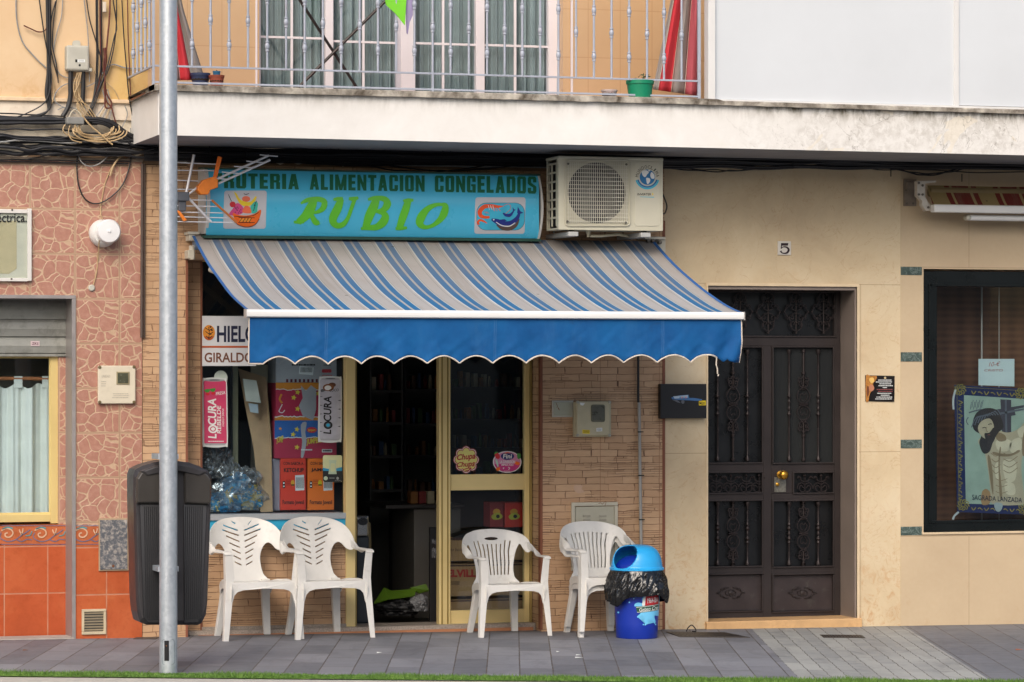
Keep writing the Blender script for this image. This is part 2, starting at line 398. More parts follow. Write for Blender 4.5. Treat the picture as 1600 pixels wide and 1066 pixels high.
def m_terracotta():
    b = NB('glazed_terracotta_tile'); p, x, y, z = b.pos()
    x0 = WX(167); TW = WX(167) - WX(99); z0 = WZ(167, 929); THt = WZ(167, 855) - WZ(167, 929)
    u = b.m('DIVIDE', b.m('SUBTRACT', b.m('SUBTRACT', x, b.m('MULTIPLY', y, .9)), x0), TW); v = b.m('DIVIDE', b.m('SUBTRACT', z, z0), THt)
    fu, fv = b.m('FRACT', u), b.m('FRACT', v)
    wn = b.n('ShaderNodeTexWhiteNoise'); b.l(b.vec(b.m('FLOOR', u), b.m('FLOOR', v), 3.0), wn.inputs['Vector'])
    n1 = b.noise(p, 5, 5, .6); n2 = b.noise(p, 2.4, 3, .5)
    col = b.ramp(n1, [(.25, '#97401f'), (.5, '#b0522c'), (.75, '#be683e')])
    col = b.mix(.35, col, b.mix(wn.outputs['Value'], C('#933b1c'), C('#bb6a40')))
    col = b.mix(b.ramp(n2, [(.4, 0.0), (.7, .5)]), col, C('#b65a38'))
    ed = b.m('MINIMUM', b.m('MINIMUM', fu, b.m('SUBTRACT', 1, fu)), b.m('MINIMUM', fv, b.m('SUBTRACT', 1, fv)))
    col = b.mix(b.ramp(b.noise(p, 26, 5, .7), [(.5, 0.0), (.75, .35)]), col, C('#8a3a1c')); g = b.ramp(ed, [(.009, 1.0), (.018, 0.0)])
    col = b.mix(b.m('MULTIPLY', g, b.ramp(b.noise(p, 8, 4, .6), [(.3, .35), (.65, .85)])), col, C('#b78a70'))
    b.bump(b.m('SUBTRACT', 1, g), .3, .003)
    return b.fin(col, .25)
def m_paving():
    b = NB('grey_paving_slabs'); p, x, y, z = b.pos()
    u = b.m('SUBTRACT', b.m('MULTIPLY', x, CT), b.m('MULTIPLY', y, ST)); v = b.m('ADD', b.m('MULTIPLY', x, ST), b.m('MULTIPLY', y, CT))
    wv = b.m('MULTIPLY', b.m('SUBTRACT', b.noise(b.vec(b.m('MULTIPLY', u, 2), b.m('MULTIPLY', v, 9), 0.0), 1, 2, .5), .5), .02)
    ug = uvp(811, 1000)[2]; u0 = uvp(1215, 1020)[2]; u1 = uvp(1491, 1020)[2]
    def bk(rh, wd, ms, ush, wob):
        t = b.n('ShaderNodeTexBrick'); b.l(b.vec(v, b.m('ADD', b.m('SUBTRACT', u, ush), b.m('MULTIPLY', wv, wob)), 0.0), t.inputs['Vector'])
        t.inputs['Scale'].default_value = 1; t.inputs['Brick Width'].default_value = wd; t.inputs['Row Height'].default_value = rh
        t.inputs['Mortar Size'].default_value = ms; t.inputs['Mortar Smooth'].default_value = .4; t.offset = .43
        t.inputs['Color1'].default_value = (0, 0, 0, 1); t.inputs['Color2'].default_value = (1, 1, 1, 1); return t
    A = bk(.196, .62, .0042, ug, .35); B = bk(.098, .9, .0035, u0, 1.3)
    lt = b.m('MULTIPLY', b.m('GREATER_THAN', u, u0), b.m('LESS_THAN', u, u1))
    n1 = b.noise(p, 9, 6, .7); n2 = b.noise(p, 80, 3, .6); n3 = b.noise(p, 1.3, 4, .6)
    cA = b.mix(A.outputs['Color'], C('#62656d'), C('#898b92')); cB = b.mix(B.outputs['Color'], C('#8f9292'), C('#a8aaa6'))
    cA = b.mix(b.m('MULTIPLY', b.m('GREATER_THAN', u, u1), b.m('MULTIPLY', A.outputs['Color'], .6)), cA, C('#4d5058'))
    col = b.mix(lt, cA, cB)
    col = b.mix(b.ramp(n1, [(.35, 0.0), (.75, .45)]), col, b.mix(lt, C('#8b8c90'), C('#b0b0aa')))
    col = b.mix(b.ramp(n3, [(.4, 0.0), (.7, .3)]), col, C('#56555a'))
    col = b.mix(b.ramp(n2, [(.55, 0.0), (.8, .25)]), col, C('#42444a'))
    mort = b.mix(lt, A.outputs['Fac'], B.outputs['Fac'])
    col = b.mix(b.m('MULTIPLY', mort, b.ramp(b.noise(p, 6, 3, .6), [(.3, .4), (.6, 1.0)])), col, b.ramp(n1, [(.4, '#3a3431'), (.7, '#6b5a49')]))
    gum = b.n('ShaderNodeTexVoronoi'); b.l(p, gum.inputs['Vector']); gum.inputs['Scale'].default_value = 3.2; gs = b.n('ShaderNodeSeparateXYZ'); b.l(gum.outputs['Color'], gs.inputs[0])
    spot = b.m('MULTIPLY', b.m('LESS_THAN', b.m('ADD', gum.outputs['Distance'], b.m('MULTIPLY', b.noise(p, 40, 2, .5), .05)), b.m('ADD', .03, b.m('MULTIPLY', gs.outputs[1], .05))), b.m('GREATER_THAN', gs.outputs[0], .45))
    col = b.mix(b.m('MULTIPLY', spot, .55), col, b.mix(gs.outputs[2], C('#35353a'), C('#8e8d8a')))
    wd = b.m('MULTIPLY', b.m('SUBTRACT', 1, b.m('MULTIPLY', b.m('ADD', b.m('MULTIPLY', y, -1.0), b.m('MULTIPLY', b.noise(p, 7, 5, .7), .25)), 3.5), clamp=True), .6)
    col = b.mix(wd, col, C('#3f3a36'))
    streak = b.ramp(b.noise(b.vec(b.m('MULTIPLY', u, 2.2), b.m('MULTIPLY', v, .9), 0.0), 2, 6, .7, 1.0), [(.5, 0.0), (.7, .35)])
    col = b.mix(streak, col, C('#48484e'))
    b.bump(b.m('ADD', b.m('SUBTRACT', 1, mort), b.m('MULTIPLY', n2, .25)), .4, .004)
    return b.fin(col, .62)
def m_awning(name, period, x0, stops, dirt='#6e5a45', z0=0.0, z1=1.0, dk=.5):
    b = NB(name); p, x, y, z = b.pos()
    f = b.m('FRACT', b.m('DIVIDE', b.m('SUBTRACT', x, x0), period))
    col = b.ramp(f, stops, True)
    n1 = b.noise(p, 3, 5, .65); n2 = b.noise(p, 300, 2, .5)
    g = b.m('DIVIDE', b.m('SUBTRACT', z, z0), z1 - z0, clamp=True)
    d = b.m('MULTIPLY', b.m('ADD', b.m('MULTIPLY', g, .9), b.m('MULTIPLY', b.m('SUBTRACT', n1, .5), .9), clamp=True), dk)  # browner towards the wall: dirt and shade, both put into the cloth colour
    col = b.mix(d, col, C(dirt))
    col = b.mix(b.ramp(n2, [(.4, 0.0), (.8, .12)]), col, C('#555555'))
    st = b.ramp(b.noise(b.vec(b.m('MULTIPLY', x, 7), b.m('MULTIPLY', z, 1.4), 0.0), 1, 6, .75, .4), [(.5, 0.0), (.72, .38)])
    col = b.mix(st, col, C('#85796b'))
    sp = b.n('ShaderNodeTexVoronoi'); b.l(p, sp.inputs['Vector']); sp.inputs['Scale'].default_value = 5.5; ss = b.n('ShaderNodeSeparateXYZ'); b.l(sp.outputs['Color'], ss.inputs[0])
    col = b.mix(b.m('MULTIPLY', b.m('MULTIPLY', b.m('LESS_THAN', sp.outputs['Distance'], .06), b.m('GREATER_THAN', ss.outputs[0], .8)), .6), col, C('#4a443c'))
    b.bump(b.noise(b.vec(b.m('MULTIPLY', x, 4), b.m('MULTIPLY', z, 3), 0.0), 1, 4, .6), .35, .03)
    return b.fin(col, .8, None, .2)
def m_glass(name, tint=.9, rough=0.02, col='#f4fbff'):
    b = NB(name); nt = b.nt; nt.nodes.remove(b.b)
    tr = b.n('ShaderNodeBsdfTransparent'); c = C(col); tr.inputs[0].default_value = (c[0]*tint, c[1]*tint, c[2]*tint, 1)
    gl = b.n('ShaderNodeBsdfGlossy'); gl.inputs['Roughness'].default_value = rough
    fr = b.n('ShaderNodeFresnel'); fr.inputs[0].default_value = 1.52
    nn = b.n('ShaderNodeBump'); nn.inputs['Strength'].default_value = .05; nn.inputs['Distance'].default_value = .01; b.l(b.noise(b.pos()[0], 2.5, 2, .5), nn.inputs['Height']); b.l(nn.outputs[0], gl.inputs['Normal'])
    mx = b.n('ShaderNodeMixShader'); gg = b.n('ShaderNodeNewGeometry'); b.l(b.m('MULTIPLY', b.m('MULTIPLY', fr.outputs[0], 1.5), b.m('SUBTRACT', 1.0, gg.outputs['Backfacing'])), mx.inputs[0]); b.l(tr.outputs[0], mx.inputs[1]); b.l(gl.outputs[0], mx.inputs[2]); b.l(mx.outputs[0], b.out.inputs[0])
    return b.mat
def m_galv():
    b = NB('galvanised_steel'); p, x, y, z = b.pos()
    vo = b.n('ShaderNodeTexVoronoi'); b.l(p, vo.inputs['Vector']); vo.inputs['Scale'].default_value = 55
    s_ = b.n('ShaderNodeSeparateXYZ'); b.l(vo.outputs['Color'], s_.inputs[0]); n1 = b.noise(p, 9, 6, .7)
    k = b.m('ADD', b.m('MULTIPLY', s_.outputs[0], .35), b.m('MULTIPLY', n1, .65))
    col = b.ramp(k, [(.2, '#b0b8c0'), (.8, '#c8ced4')])
    return b.fin(col, b.ramp(k, [(.3, .34), (.7, .46)]), .6)
def m_yellow():
    b = NB('yellow_painted_render'); p, x, y, z = b.pos()
    g = b.ramp(b.m('ADD', b.m('MULTIPLY', b.m('SUBTRACT', x, WX(165)), 3.0), b.noise(p, 3, 4, .6)), [(.35, 0.0), (.75, 1.0)])
    col = b.mix(g, b.ramp(b.noise(p, 2, 5, .6), [(.3, '#cfae86'), (.7, '#d9bd98')]), b.ramp(b.noise(p, 3, 5, .6), [(.3, '#c8a565'), (.7, '#d6b679')]))
    low = b.m('SUBTRACT', 1, b.m('DIVIDE', b.m('SUBTRACT', z, WZ(100, 158)), .25), clamp=True)
    col = b.mix(b.m('MULTIPLY', b.ramp(b.noise(p, 9, 7, .75, .5), [(.5, 0.0), (.7, .6)]), b.m('ADD', low, .1)), col, C('#b98a4d'))
    b.bump(b.noise(p, 40, 4, .6), .12, .004)
    return b.fin(col, .8)
def m_tile(name, c0, c1, tw, th, x0, z0, joint, rough=.35, jw=.006):
    b = NB(name); p, x, y, z = b.pos()
    u = b.m('DIVIDE', b.m('SUBTRACT', x, x0), tw); v = b.m('DIVIDE', b.m('SUBTRACT', z, z0), th)
    fu, fv = b.m('FRACT', u), b.m('FRACT', v)
    eu = b.m('MULTIPLY', b.m('MINIMUM', fu, b.m('SUBTRACT', 1, fu)), tw); ev = b.m('MULTIPLY', b.m('MINIMUM', fv, b.m('SUBTRACT', 1, fv)), th)
    g = b.ramp(b.m('MINIMUM', eu, ev), [(jw * .3, 1.0), (jw * .6, 0.0)])
    wn = b.n('ShaderNodeTexWhiteNoise'); b.l(b.vec(b.m('FLOOR', u), b.m('FLOOR', v), 3.0), wn.inputs['Vector'])
    col = b.mix(b.m('ADD', b.m('MULTIPLY', b.noise(p, 4, 6, .65), .8), b.m('MULTIPLY', wn.outputs['Value'], .25)), C(c0), C(c1))
    return b.fin(b.mix(b.m('MULTIPLY', g, .7), col, C(joint)), rough)

FLAG, BRICK, MARBLE, PANEL, FASCIA, TERRA, PAVE, GALV, YELLOW = m_flagstone(), m_brick(), m_marble(), m_panel(), m_fascia(), m_terracotta(), m_paving(), m_galv(), m_yellow()
GLASS = m_glass('window_glass', .975); GLASS_DK = m_glass('dark_window_glass', .93)
UPTILE = m_tile('apricot_wall_tile', '#bd9b74', '#c9aa85', .232, .33, WX(919), WZ(919, 90), '#a88058')
GOLD = P('gold_anodised_aluminium', '#dcc585', .4, .3, .06, 3)
GOLD2 = P('pale_gold_aluminium', '#ddc68a', .42, .2, .06, 3)
WHITE = P('white_enamel', '#e2e2e0', .35, 0, .03, 4)
WHITEF = P('white_window_frame', '#dcd6d8', .45, 0, .04, 4)
PLAST = P('white_garden_plastic', '#d6d4cf', .36, 0, .05, 9, dirt=.2, dcol='#9a9182', ds=17, spec=.5)
RAILM = P('grey_painted_railing', '#a3a9b6', .45, .1, .08, 8, dirt=.2, dcol='#8a5a3a', ds=30)
COPING = P('mossy_concrete_coping', '#b0a99d', .85, 0, .3, 16, .6, 50, .75, '#453a2c', 6)
SOFFIT = P('grey_soffit_plaster', '#86868a', .85, 0, .12, 5, .2, 40)
DIRTYPL = P('crumbling_cream_plaster', '#d8cdb8', .85, 0, .14, 7, .5, 40, .45, '#9d8c74', 10)
BROWNPL = P('bare_brown_mortar', '#8c7258', .9, 0, .2, 9, .6, 40)
DARKREV = P('reveal_stone_dark_reflection', '#82766e', .45, 0, .12, 4)  # polished stone; the dark door's reflection is put into this grey
BLACKM = P('black_metal', '#17191c', .4, .2, .1, 6)
CABLE = P('black_cable_sheath', '#1c1c1f', .5, 0, .25, 30)
CABLEG = P('grey_cable_sheath', '#8d8d8c', .5, 0, .15, 30)
CABLEB = P('beige_cable_sheath', '#b59b74', .5, 0, .15, 30)
CABLER = P('rusty_brown_cable', '#5f2c20', .6, 0, .25, 30)
IRON = P('dark_bronze_painted_iron', '#322b2a', .45, .3, .12, 6, dirt=.12, dcol='#59544c', ds=25)
IRON2 = P('wrought_iron_ornament', '#342d2d', .42, .5, .2, 30)
GREYPL = P('grey_polyester_box', '#b6ad90', .5, 0, .08, 9, dirt=.15, dcol='#7d7460', ds=20)
GREYBX = P('pale_grey_box', '#b4b2a6', .5, 0, .07, 9, dirt=.12, dcol='#77736a', ds=20)
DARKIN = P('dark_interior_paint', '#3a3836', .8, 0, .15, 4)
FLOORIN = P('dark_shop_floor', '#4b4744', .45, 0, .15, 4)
CARD = P('brown_cardboard', '#b08a5e', .8, 0, .1, 10)
GRANITE = P('speckled_granite', '#948a80', .4, 0, .35, 120)
INK = P('black_ink', '#141414', .6, 0, .05)
PAPER = P('white_paper', '#dfe2e0', .6, 0, .03)
RED = P('red_print', '#c4202a', .5, 0, .05); DRED = P('crimson_print', '#a51f3a', .5, 0, .08)
YEL = P('yellow_print', '#e6c821', .5, 0, .05); ORG = P('orange_print', '#ee6a16', .5, 0, .06)
CYAN = P('cyan_print', '#2fa6cf', .45, 0, .05); NAVY = P('navy_print', '#1c2468', .45, 0, .05)
GREENP = P('green_print', '#3f8a3a', .5, 0, .06); PINK = P('pink_print', '#d04a84', .5, 0, .05); BROWNP = P('brown_print', '#7a4a24', .5, 0, .05)
SILVER = P('silver_print', '#b9b9c2', .35, .2, .12, 14)
# ================================================================ ground
def ground_sheet(name, pts, mats, dz=0.0):
    mb = MB(); mb.raw([(x, y, GZ(x) + dz) for x, y in pts], [range(len(pts))]); return struct(mb.build(name, mats))
def uv2xy(u, v): return (u * CT + v * ST, -u * ST + v * CT)     # along / across the paving
VG = uvp(800, 1056.5)[3]                                          # where paving ends and turf starts
struct_pts = [(-9, 6.0), (9, 6.0)] 
a0, a1 = uv2xy(-10, VG), uv2xy(10, VG)
ground_sheet('pavement', [a0, a1, (11, 6.5), (-12, 6.5)], PAVE)
kerbm = P('pale_concrete_kerb', '#b9b4aa', .8, 0, .12, 12, .4, 60)
mb = MB()
k = [uv2xy(-10, VG - .62), uv2xy(10, VG - .62), uv2xy(10, VG), uv2xy(-10, VG)]
lo = [(x, y, GZ(x) - .14) for x, y in k]; hi = [(x, y, GZ(x) - .004) for x, y in k]
mb.raw(lo + hi, [(4, 5, 6, 7), (0, 1, 5, 4), (1, 2, 6, 5), (2, 3, 7, 6), (3, 0, 4, 7)]); struct(mb.build('kerb', kerbm, bevel=.01))
road = P('asphalt_road', '#55555a', .85, 0, .15, 25, .5, 120)
mb = MB(); mb.raw([(-60, -60, -.13), (60, -60, -.13), (60, 12, -.13), (-60, 12, -.13)], [(0, 1, 2, 3)]); struct(mb.build('road', road))
# turf strip: blades
gm = NB('turf_blades'); gcol = gm.ramp(gm.noise(gm.pos()[0], 18, 4, .7), [(.3, '#3c5a1c'), (.55, '#5c8030'), (.75, '#86a050')]); GRASS = gm.fin(gcol, .7)
mb = MB(); rnd = random.Random(3)
mb.raw([(*uv2xy(u, v), GZ(uv2xy(u, v)[0]) + .002) for u, v in ((-10, VG-.27), (10, VG-.27), (10, VG), (-10, VG))], [(0, 1, 2, 3)])
for i in range(34000):
    u = rnd.uniform(-5.5, 5.5); v = VG - rnd.uniform(0, .26); x, y = uv2xy(u, v); z = GZ(x) + .002
    h = rnd.uniform(.006, .022) * (1 + .9 * nz(u * 2.3, 3)) * (1 + .35 * nz(u * 5, v * 9)); a = rnd.random() * PI; dx, dy = math.cos(a) * .0022, math.sin(a) * .0022
    lx, ly = rnd.uniform(-.012, .012), rnd.uniform(-.012, .012)
    mb.raw([(x-dx, y-dy, z), (x+dx, y+dy, z), (x+lx, y+ly, z+h)], [(0, 1, 2)])
tag(mb.build('grass', GRASS), 'narrow strip of short green turf along the pavement edge', 'grass', kind='stuff')
# floor gratings and covers in the paving
GRATE = P('dark_cast_grating', '#4a4440', .7, .2, .25, 60)
def cover(name, pts, label, cat, slots=0):
    mb = MB(); q = []
    for px, py in pts:
        x, y, u, v = uvp(px, py); q.append((x, y))
    mb.raw([(x, y, GZ(x) + .004) for x, y in q] + [(x, y, GZ(x) + .001) for x, y in q], [(0, 1, 2, 3), (0, 3, 7, 4), (0, 4, 5, 1), (1, 5, 6, 2), (2, 6, 7, 3)])
    if slots:
        Q = [Vector((a, b, 0)) for a, b in q]
        for i in range(slots):
            t0, t1 = (i + .25) / slots, (i + .75) / slots
            p = [Q[0].lerp(Q[1], t0), Q[0].lerp(Q[1], t1), Q[3].lerp(Q[2], t1), Q[3].lerp(Q[2], t0)]
            c = sum(p, Vector()) / 4; p = [c + (a - c) * .8 for a in p]
            mb.raw([(a.x, a.y, GZ(a.x) + .0055) for a in p], [(0, 1, 2, 3)], 1)
    tag(mb.build(name, [GRATE, BLACKM]), label, cat)
cover('drain_grating', [(1287, 990), (1352, 990), (1346, 985.5), (1281, 985.5)], 'narrow dark drain grating in the pale paving before the iron door', 'drain grating', 14)
cover('floor_grating', [(1062, 991), (1172, 991), (1132, 983), (1040, 983)], 'rusty ventilation grating in the paving between blue bin and iron door', 'grating', 16)
cover('floor_cover', [(208, 1002), (244, 1002), (250, 998), (216, 998)], 'small dark metal cover at the foot of the left brick pillar', 'cover')

# ================================================================ left building
TB = thing('tiled_building', 'left building with pink flagstone tiles, orange tiled base and yellow upper wall', 'building', (WX(100), 0, 0))
zt = WZ(110, 250); z465 = WZ(60, 466); XE = WX(222); XR = WX(115)
zb = WZ(190, 852); zb2 = WZ(190, 822)
mb = MB()   # pink wall over the whole front, around the recess
mb.box(-7, XE, 0, .3, z465, zt, 0); mb.box(XR, XE, 0, .3, zb2, z465, 0); mb.box(-7, WX(-420), 0, .3, zb2, z465, 0)
mb.pbox(91, 558, 118, 822, .25, .4, 0)
mb.build('pink_tile_wall', FLAG, TB)
mb = MB(); mb.box(XR, XE, -.003, .3, -.1, zb); mb.box(-7, WX(-420), -.003, .3, -.1, zb)
mb.box(WX(-420), XR + .01, .247, .4, -.1, WZ(60, 850, .25)); mb.build('terracotta_tile_base', TERRA, TB)
mb = MB(); mb.box(XR, XE, -.003, .3, zb, zb2, 0); mb.box(WX(-420), XR + .01, .247, .4, WZ(60, 850, .25), WZ(60, 820, .25), 0)
mb.build('border_tile', P('border_tile_glaze', '#b0603a', .3, 0, .15, 10), TB)
BLU = P('slate_blue_glaze', '#5b6b8c', .3, 0, .15, 30); CRM = P('cream_glaze', '#c9a488', .3, 0, .1, 30); TEAL = P('teal_glaze', '#4f8d95', .3, 0, .1, 30)
mb = MB()
def border_motif(x0, yc, Y):
    for (pts, m, wd) in (
        ([(2,-8),(10,-12),(18,-9),(20,-2),(15,4),(9,3),(8,-2),(12,-4)], 1, 2.2), ([(2,-4),(0,4),(6,10),(14,12),(24,9),(32,2),(40,-4),(47,-10)], 0, 1.2),
        ([(26,9),(34,12),(42,8),(50,9)], 0, 1.2), ([(30,-10),(32,-4),(36,-1)], 1, 2), ([(36,-12),(35,-5),(33,1)], 1, 1.8), ([(4,-11),(12,-14),(20,-12)], 2, 2.2), ([(40,2),(47,0),(50,-7)], 2, 1.6)):
        ribbon(mb, [(x0 + a, yc + c * .85) for a, c in pts], wd, Y, m, 5)
    mb.ppoly([(x0, yc-15), (x0+52, yc-15), (x0+52, yc-14.2), (x0, yc-14.2)], Y, 0, 0); mb.ppoly([(x0, yc+14.2), (x0+52, yc+14.2), (x0+52, yc+15), (x0, yc+15)], Y, 0, 0)
for x0, Y in ((-50, .243), (0, .243), (52, .243), (116, -.007), (167, -.007)): mb = MB(); border_motif(x0, 836, Y); mb.build('border_scroll_pattern', [BLU, CRM, TEAL], TB)
mb = MB(); mb.box(XR - .012, XR + .012, -.012, .25, -.02, z465); mb.box(WX(-420), XR + .012, -.012, .25, z465 - .002, z465 + .02)
mb.build('aluminium_edge_trim', P('dull_aluminium_trim', '#9c9694', .4, .4, .1, 10), TB)
mb = MB(); mb.box(WX(-420), WX(115), -.02, .2, -.06, WZ(60, 1000) + .012); mb.build('doorstep', P('worn_stone_step', '#a39a92', .7, 0, .15, 12), TB)
# recess backing + shutter + window
mb = MB(); Y = .25
for i in range(3):
    y0, y1 = [(470, 500), (501, 527), (528, 553)][i]
    a = WZ(55, y1, Y); c = WZ(55, y0, Y); x0, x1 = WX(-400, Y), WX(105, Y)
    sec = [(.0, a), (-.012, a + .006), (-.014, (a + c)/2), (-.006, c - .012), (.0, c)]
    mb.rings([[(x, Y + dy, z) for dy, z in sec] for x in (x0, x1)], 0, False, False, False, False)
mb.box(WX(-400, Y), WX(105, Y), Y - .016, Y + .02, WZ(55, 557, Y), WZ(55, 553, Y), 0)
mb.box(WX(-400, Y), WX(105, Y), Y + .003, Y + .05, WZ(55, 556, Y), z465, 1)
SH = P('dirty_galvanised_shutter', '#8f908a', .5, .45, .12, 10, dirt=.4, dcol='#4a4842', ds=6)
sh = mb.build('roller_shutter', [SH, SH], TB)
mb = MB(); mb.pbox(48, 533, 62, 541, Y - .02, Y - .016, 0); mb.build('shutter_sticker', P('pale_pink_sticker', '#cdbabd', .6), sh)
mb = MB(); text(mb, 'ZKS', (50, 535, 60, 539), Y - .0215, 0, .01); mb.build('shutter_sticker_print', P('plum_print', '#6a3848', .6), sh)
wn = thing_part = None
fr = MB(); Yw = .27
fr.pbox(79, 556, 91, 818, Yw, Yw + .06); fr.pbox(-300, 806, 79, 818, Yw, Yw + .06); fr.pbox(77, 556, 80, 806, Yw + .02, Yw + .055)
fr.pbox(-300, 803, 77, 806, Yw + .02, Yw + .055); fr.pbox(-300, 556, 79, 560, Yw + .03, Yw + .06)
win = fr.build('window_frame', GOLD, TB, bevel=.002)
mb = MB(); mb.pbox(-300, 560, 77, 803, Yw + .035, Yw + .04); mb.build('window_pane', GLASS, win)
mb = MB()
def cur(u, v):
    px = -120 + u * 197; x = WX(px, .42); top = 603 + (4 * math.sin(px * .18)); z = WZ(40, top + v * (803 - top), .42)
    return (x, .42 + .018 * math.sin(px * .23) + .012 * math.sin(px * .11 + v) + .006 * math.sin(px * .6), z)
grid(mb, 160, 10, cur)
for px in (22, 66, -25): mb.pbox(px, 588, px + 13, 606, .41, .415)
mb.build('curtain', P('white_cotton_curtain', '#d9d8cc', .9, 0, .06, 9), win)
mb = MB(); mb.tube([W(-150, 590, .42), W(78, 592, .42)], .012, 8); mb.build('curtain_rail', P('orange_wood_rail', '#a8673a', .5), win)
mb = MB(); mb.pbox(-300, 700, 54, 803, .5, .6); mb.box(WX(-420), WX(130), .8, .85, 0, 2.6, 1); mb.box(WX(-420), WX(130), .45, .8, 2.3, 2.35, 1)
mb.build('room_backing', [P('grey_chair_back', '#5c5f66', .7), P('brown_grey_room', '#8a7f70', .8)], TB)
# plaster band, cornice and upper wall
zw = WZ(110, 158); zc = WZ(110, 186)
mb = MB(); mb.box(-7, WX(224), .02, .3, zt, zc, 0); mb.box(-7, WX(250), .0, .3, zc, zw, 1)
mb.build('plaster_band', [DIRTYPL, P('white_limewashed_band', '#dccfbd', .85, 0, .1, 6, .3, 40, .35, '#b09a80', 9)], TB)
mb = MB(); mb.box(-7, WX(226), -.025, .02, WZ(110, 160), WZ(110, 154)); mb.build('string_course', P('cream_moulding', '#d9bf9d', .8, 0, .15, 8), TB, bevel=.004)
mb = MB(); mb.box(-7, WX(231), 0, .3, zw, 7.2); mb.build('upper_wall', YELLOW, TB)
mb = MB(); mb.box(-7, -6.8, .3, 6, -.1, 7.2); mb.box(-7, WX(231), 5.8, 6, -.1, 7.2); mb.box(-7, WX(231), .3, 5.8, 7.0, 7.2); mb.build('outer_shell', DIRTYPL, TB)
# crumbly line of mortar above the tiles
mb = MB(); rnd = random.Random(5); pts = []
for i in range(24): pts.append((-10 + i * 10.2, 243 + rnd.uniform(-4, 3)))
low = [(x, 247 + rnd.uniform(-2, 4)) for x, _ in reversed(pts)]
mb.ppoly(pts + low, -.004, .02); mb.build('crumbling_mortar', BROWNPL, TB)
mb = MB(); mb.box(-7, XE + .004, -.012, .02, zt - .006, zt + .014); mb.build('tile_capping', P('worn_grey_capping', '#8c7d6e', .7, 0, .2, 20), TB)

# ================================================================ apartment building with the shop
AB = thing('apartment_building', 'apartment building with brick tiled shop front, cream marble doorway and white balcony', 'building', (WX(800), 0, 0))
zs = 3.232; zHead = WZ(320, 408, .2); XSR = WX(846)
mb = MB()
mb.box(WX(222) + .004, WX(293), -.0, .35, -.1, zs - .12)                     # pillar
mb.box(WX(293), WX(315, .2), .2, .4, -.1, zHead)                       # set back strip
mb.box(WX(293), WX(1038), .0, .35, zHead + .002, WZ(600, 263), 0)            # over the shop
mb.box(XSR, WX(1030) + .03, 0, .35, -.1, zHead)                              # right pier
zsill = WZ(430, 829, .2)
mb.box(WX(315, .2), WX(540, .2), .2, .4, WZ(430, 979, .2), zsill)            # below the shop window
mb.box(WX(226), WX(1038), -.012, .0, -.1, WZ(500, 992)) if 0 else None
mb.build('brick_tile_wall', BRICK, AB)
mb = MB(); mb.box(WX(222) + .004, WX(1038), .002, .3, WZ(600, 263) - .004, zs, 0)
rnd = random.Random(9)
up = [(270 + i * 14, 240) for i in range(56)]; dn = [(x, 247 + (6 if x < 560 else 2) * rnd.random() + (x - 270) * .008 + 7 * (rnd.random() > .8)) for x, _ in reversed(up)]
mb.ppoly(up + dn, -.004, .01, 1); mb.build('mortar_band', [BROWNPL, DIRTYPL], AB)
for q in ((WX(290) , WX(293) + .002, -.004, .2, .0, zHead), (WX(313, .2), WX(316, .2), .194, .24, .0, zHead), (WX(1035), WX(1039), -.005, .02, -.02, WZ(1037, 345)), (WX(844), WX(847.5), -.006, .04, .0, zHead)):
    mb = MB(); mb.box(*q); mb.build('brick_edge_trim', P('reddish_brown_edge', '#7d4a34', .6, 0, .12, 10), AB)
mb = MB(); mb.box(WX(300), WX(845), .12, .42, GZ(-1) - .02, WZ(500, 981, .15)); mb.box(WX(315, .2), WX(540, .2), .18, .21, WZ(430, 984, .2), WZ(430, 977, .2))
mb.build('granite_plinth', GRANITE, AB)
mb = MB(); mb.box(WX(315), WX(840), .1, .118, GZ(-1) - .02, GZ(-1) + .012); mb.build('terracotta_kick', P('terracotta_strip', '#a8714e', .6, 0, .15, 9), AB)
# cream marble
XD0, XD1 = WX(1106), WX(1339); zD = WZ(1220, 446)
mb = MB()
mb.box(WX(1030) + .03, XD0, .002, .35, -.1, zD + 0); mb.box(WX(1038), WX(1407), .002, .35, zD, zs); mb.box(XD1, WX(1407), .002, .35, -.1, zD)
mb.build('cream_marble_cladding', MARBLE, AB)
mb = MB(); mb.box(XD0 - .012, XD0, -.006, .3, 0, zD + .012); mb.box(XD1, XD1 + .014, -.006, .012, 0, zD + .012); mb.box(XD0, XD1, -.006, .012, zD - .006, zD + .014)
mb.build('doorway_trim', P('pale_marble_edge', '#d8c3a2', .4, 0, .08, 10), AB)
mb = MB(); mb.box(XD1 - .012, XD1, .012, .32, 0, zD - .006); mb.box(XD0, XD1 - .012, .012, .32, zD - .03, zD - .006); mb.build('doorway_reveal', DARKREV, AB)
mb = MB(); mb.box(XD0 - .02, WX(1345), -.03, .34, GZ(2.5) - .03, WZ(1225, 969, -.03)); mb.build('marble_threshold', P('yellowed_marble_step', '#c9a273', .5, 0, .15, 8, dirt=.25, dcol='#8f6638', ds=8), AB, bevel=.006)
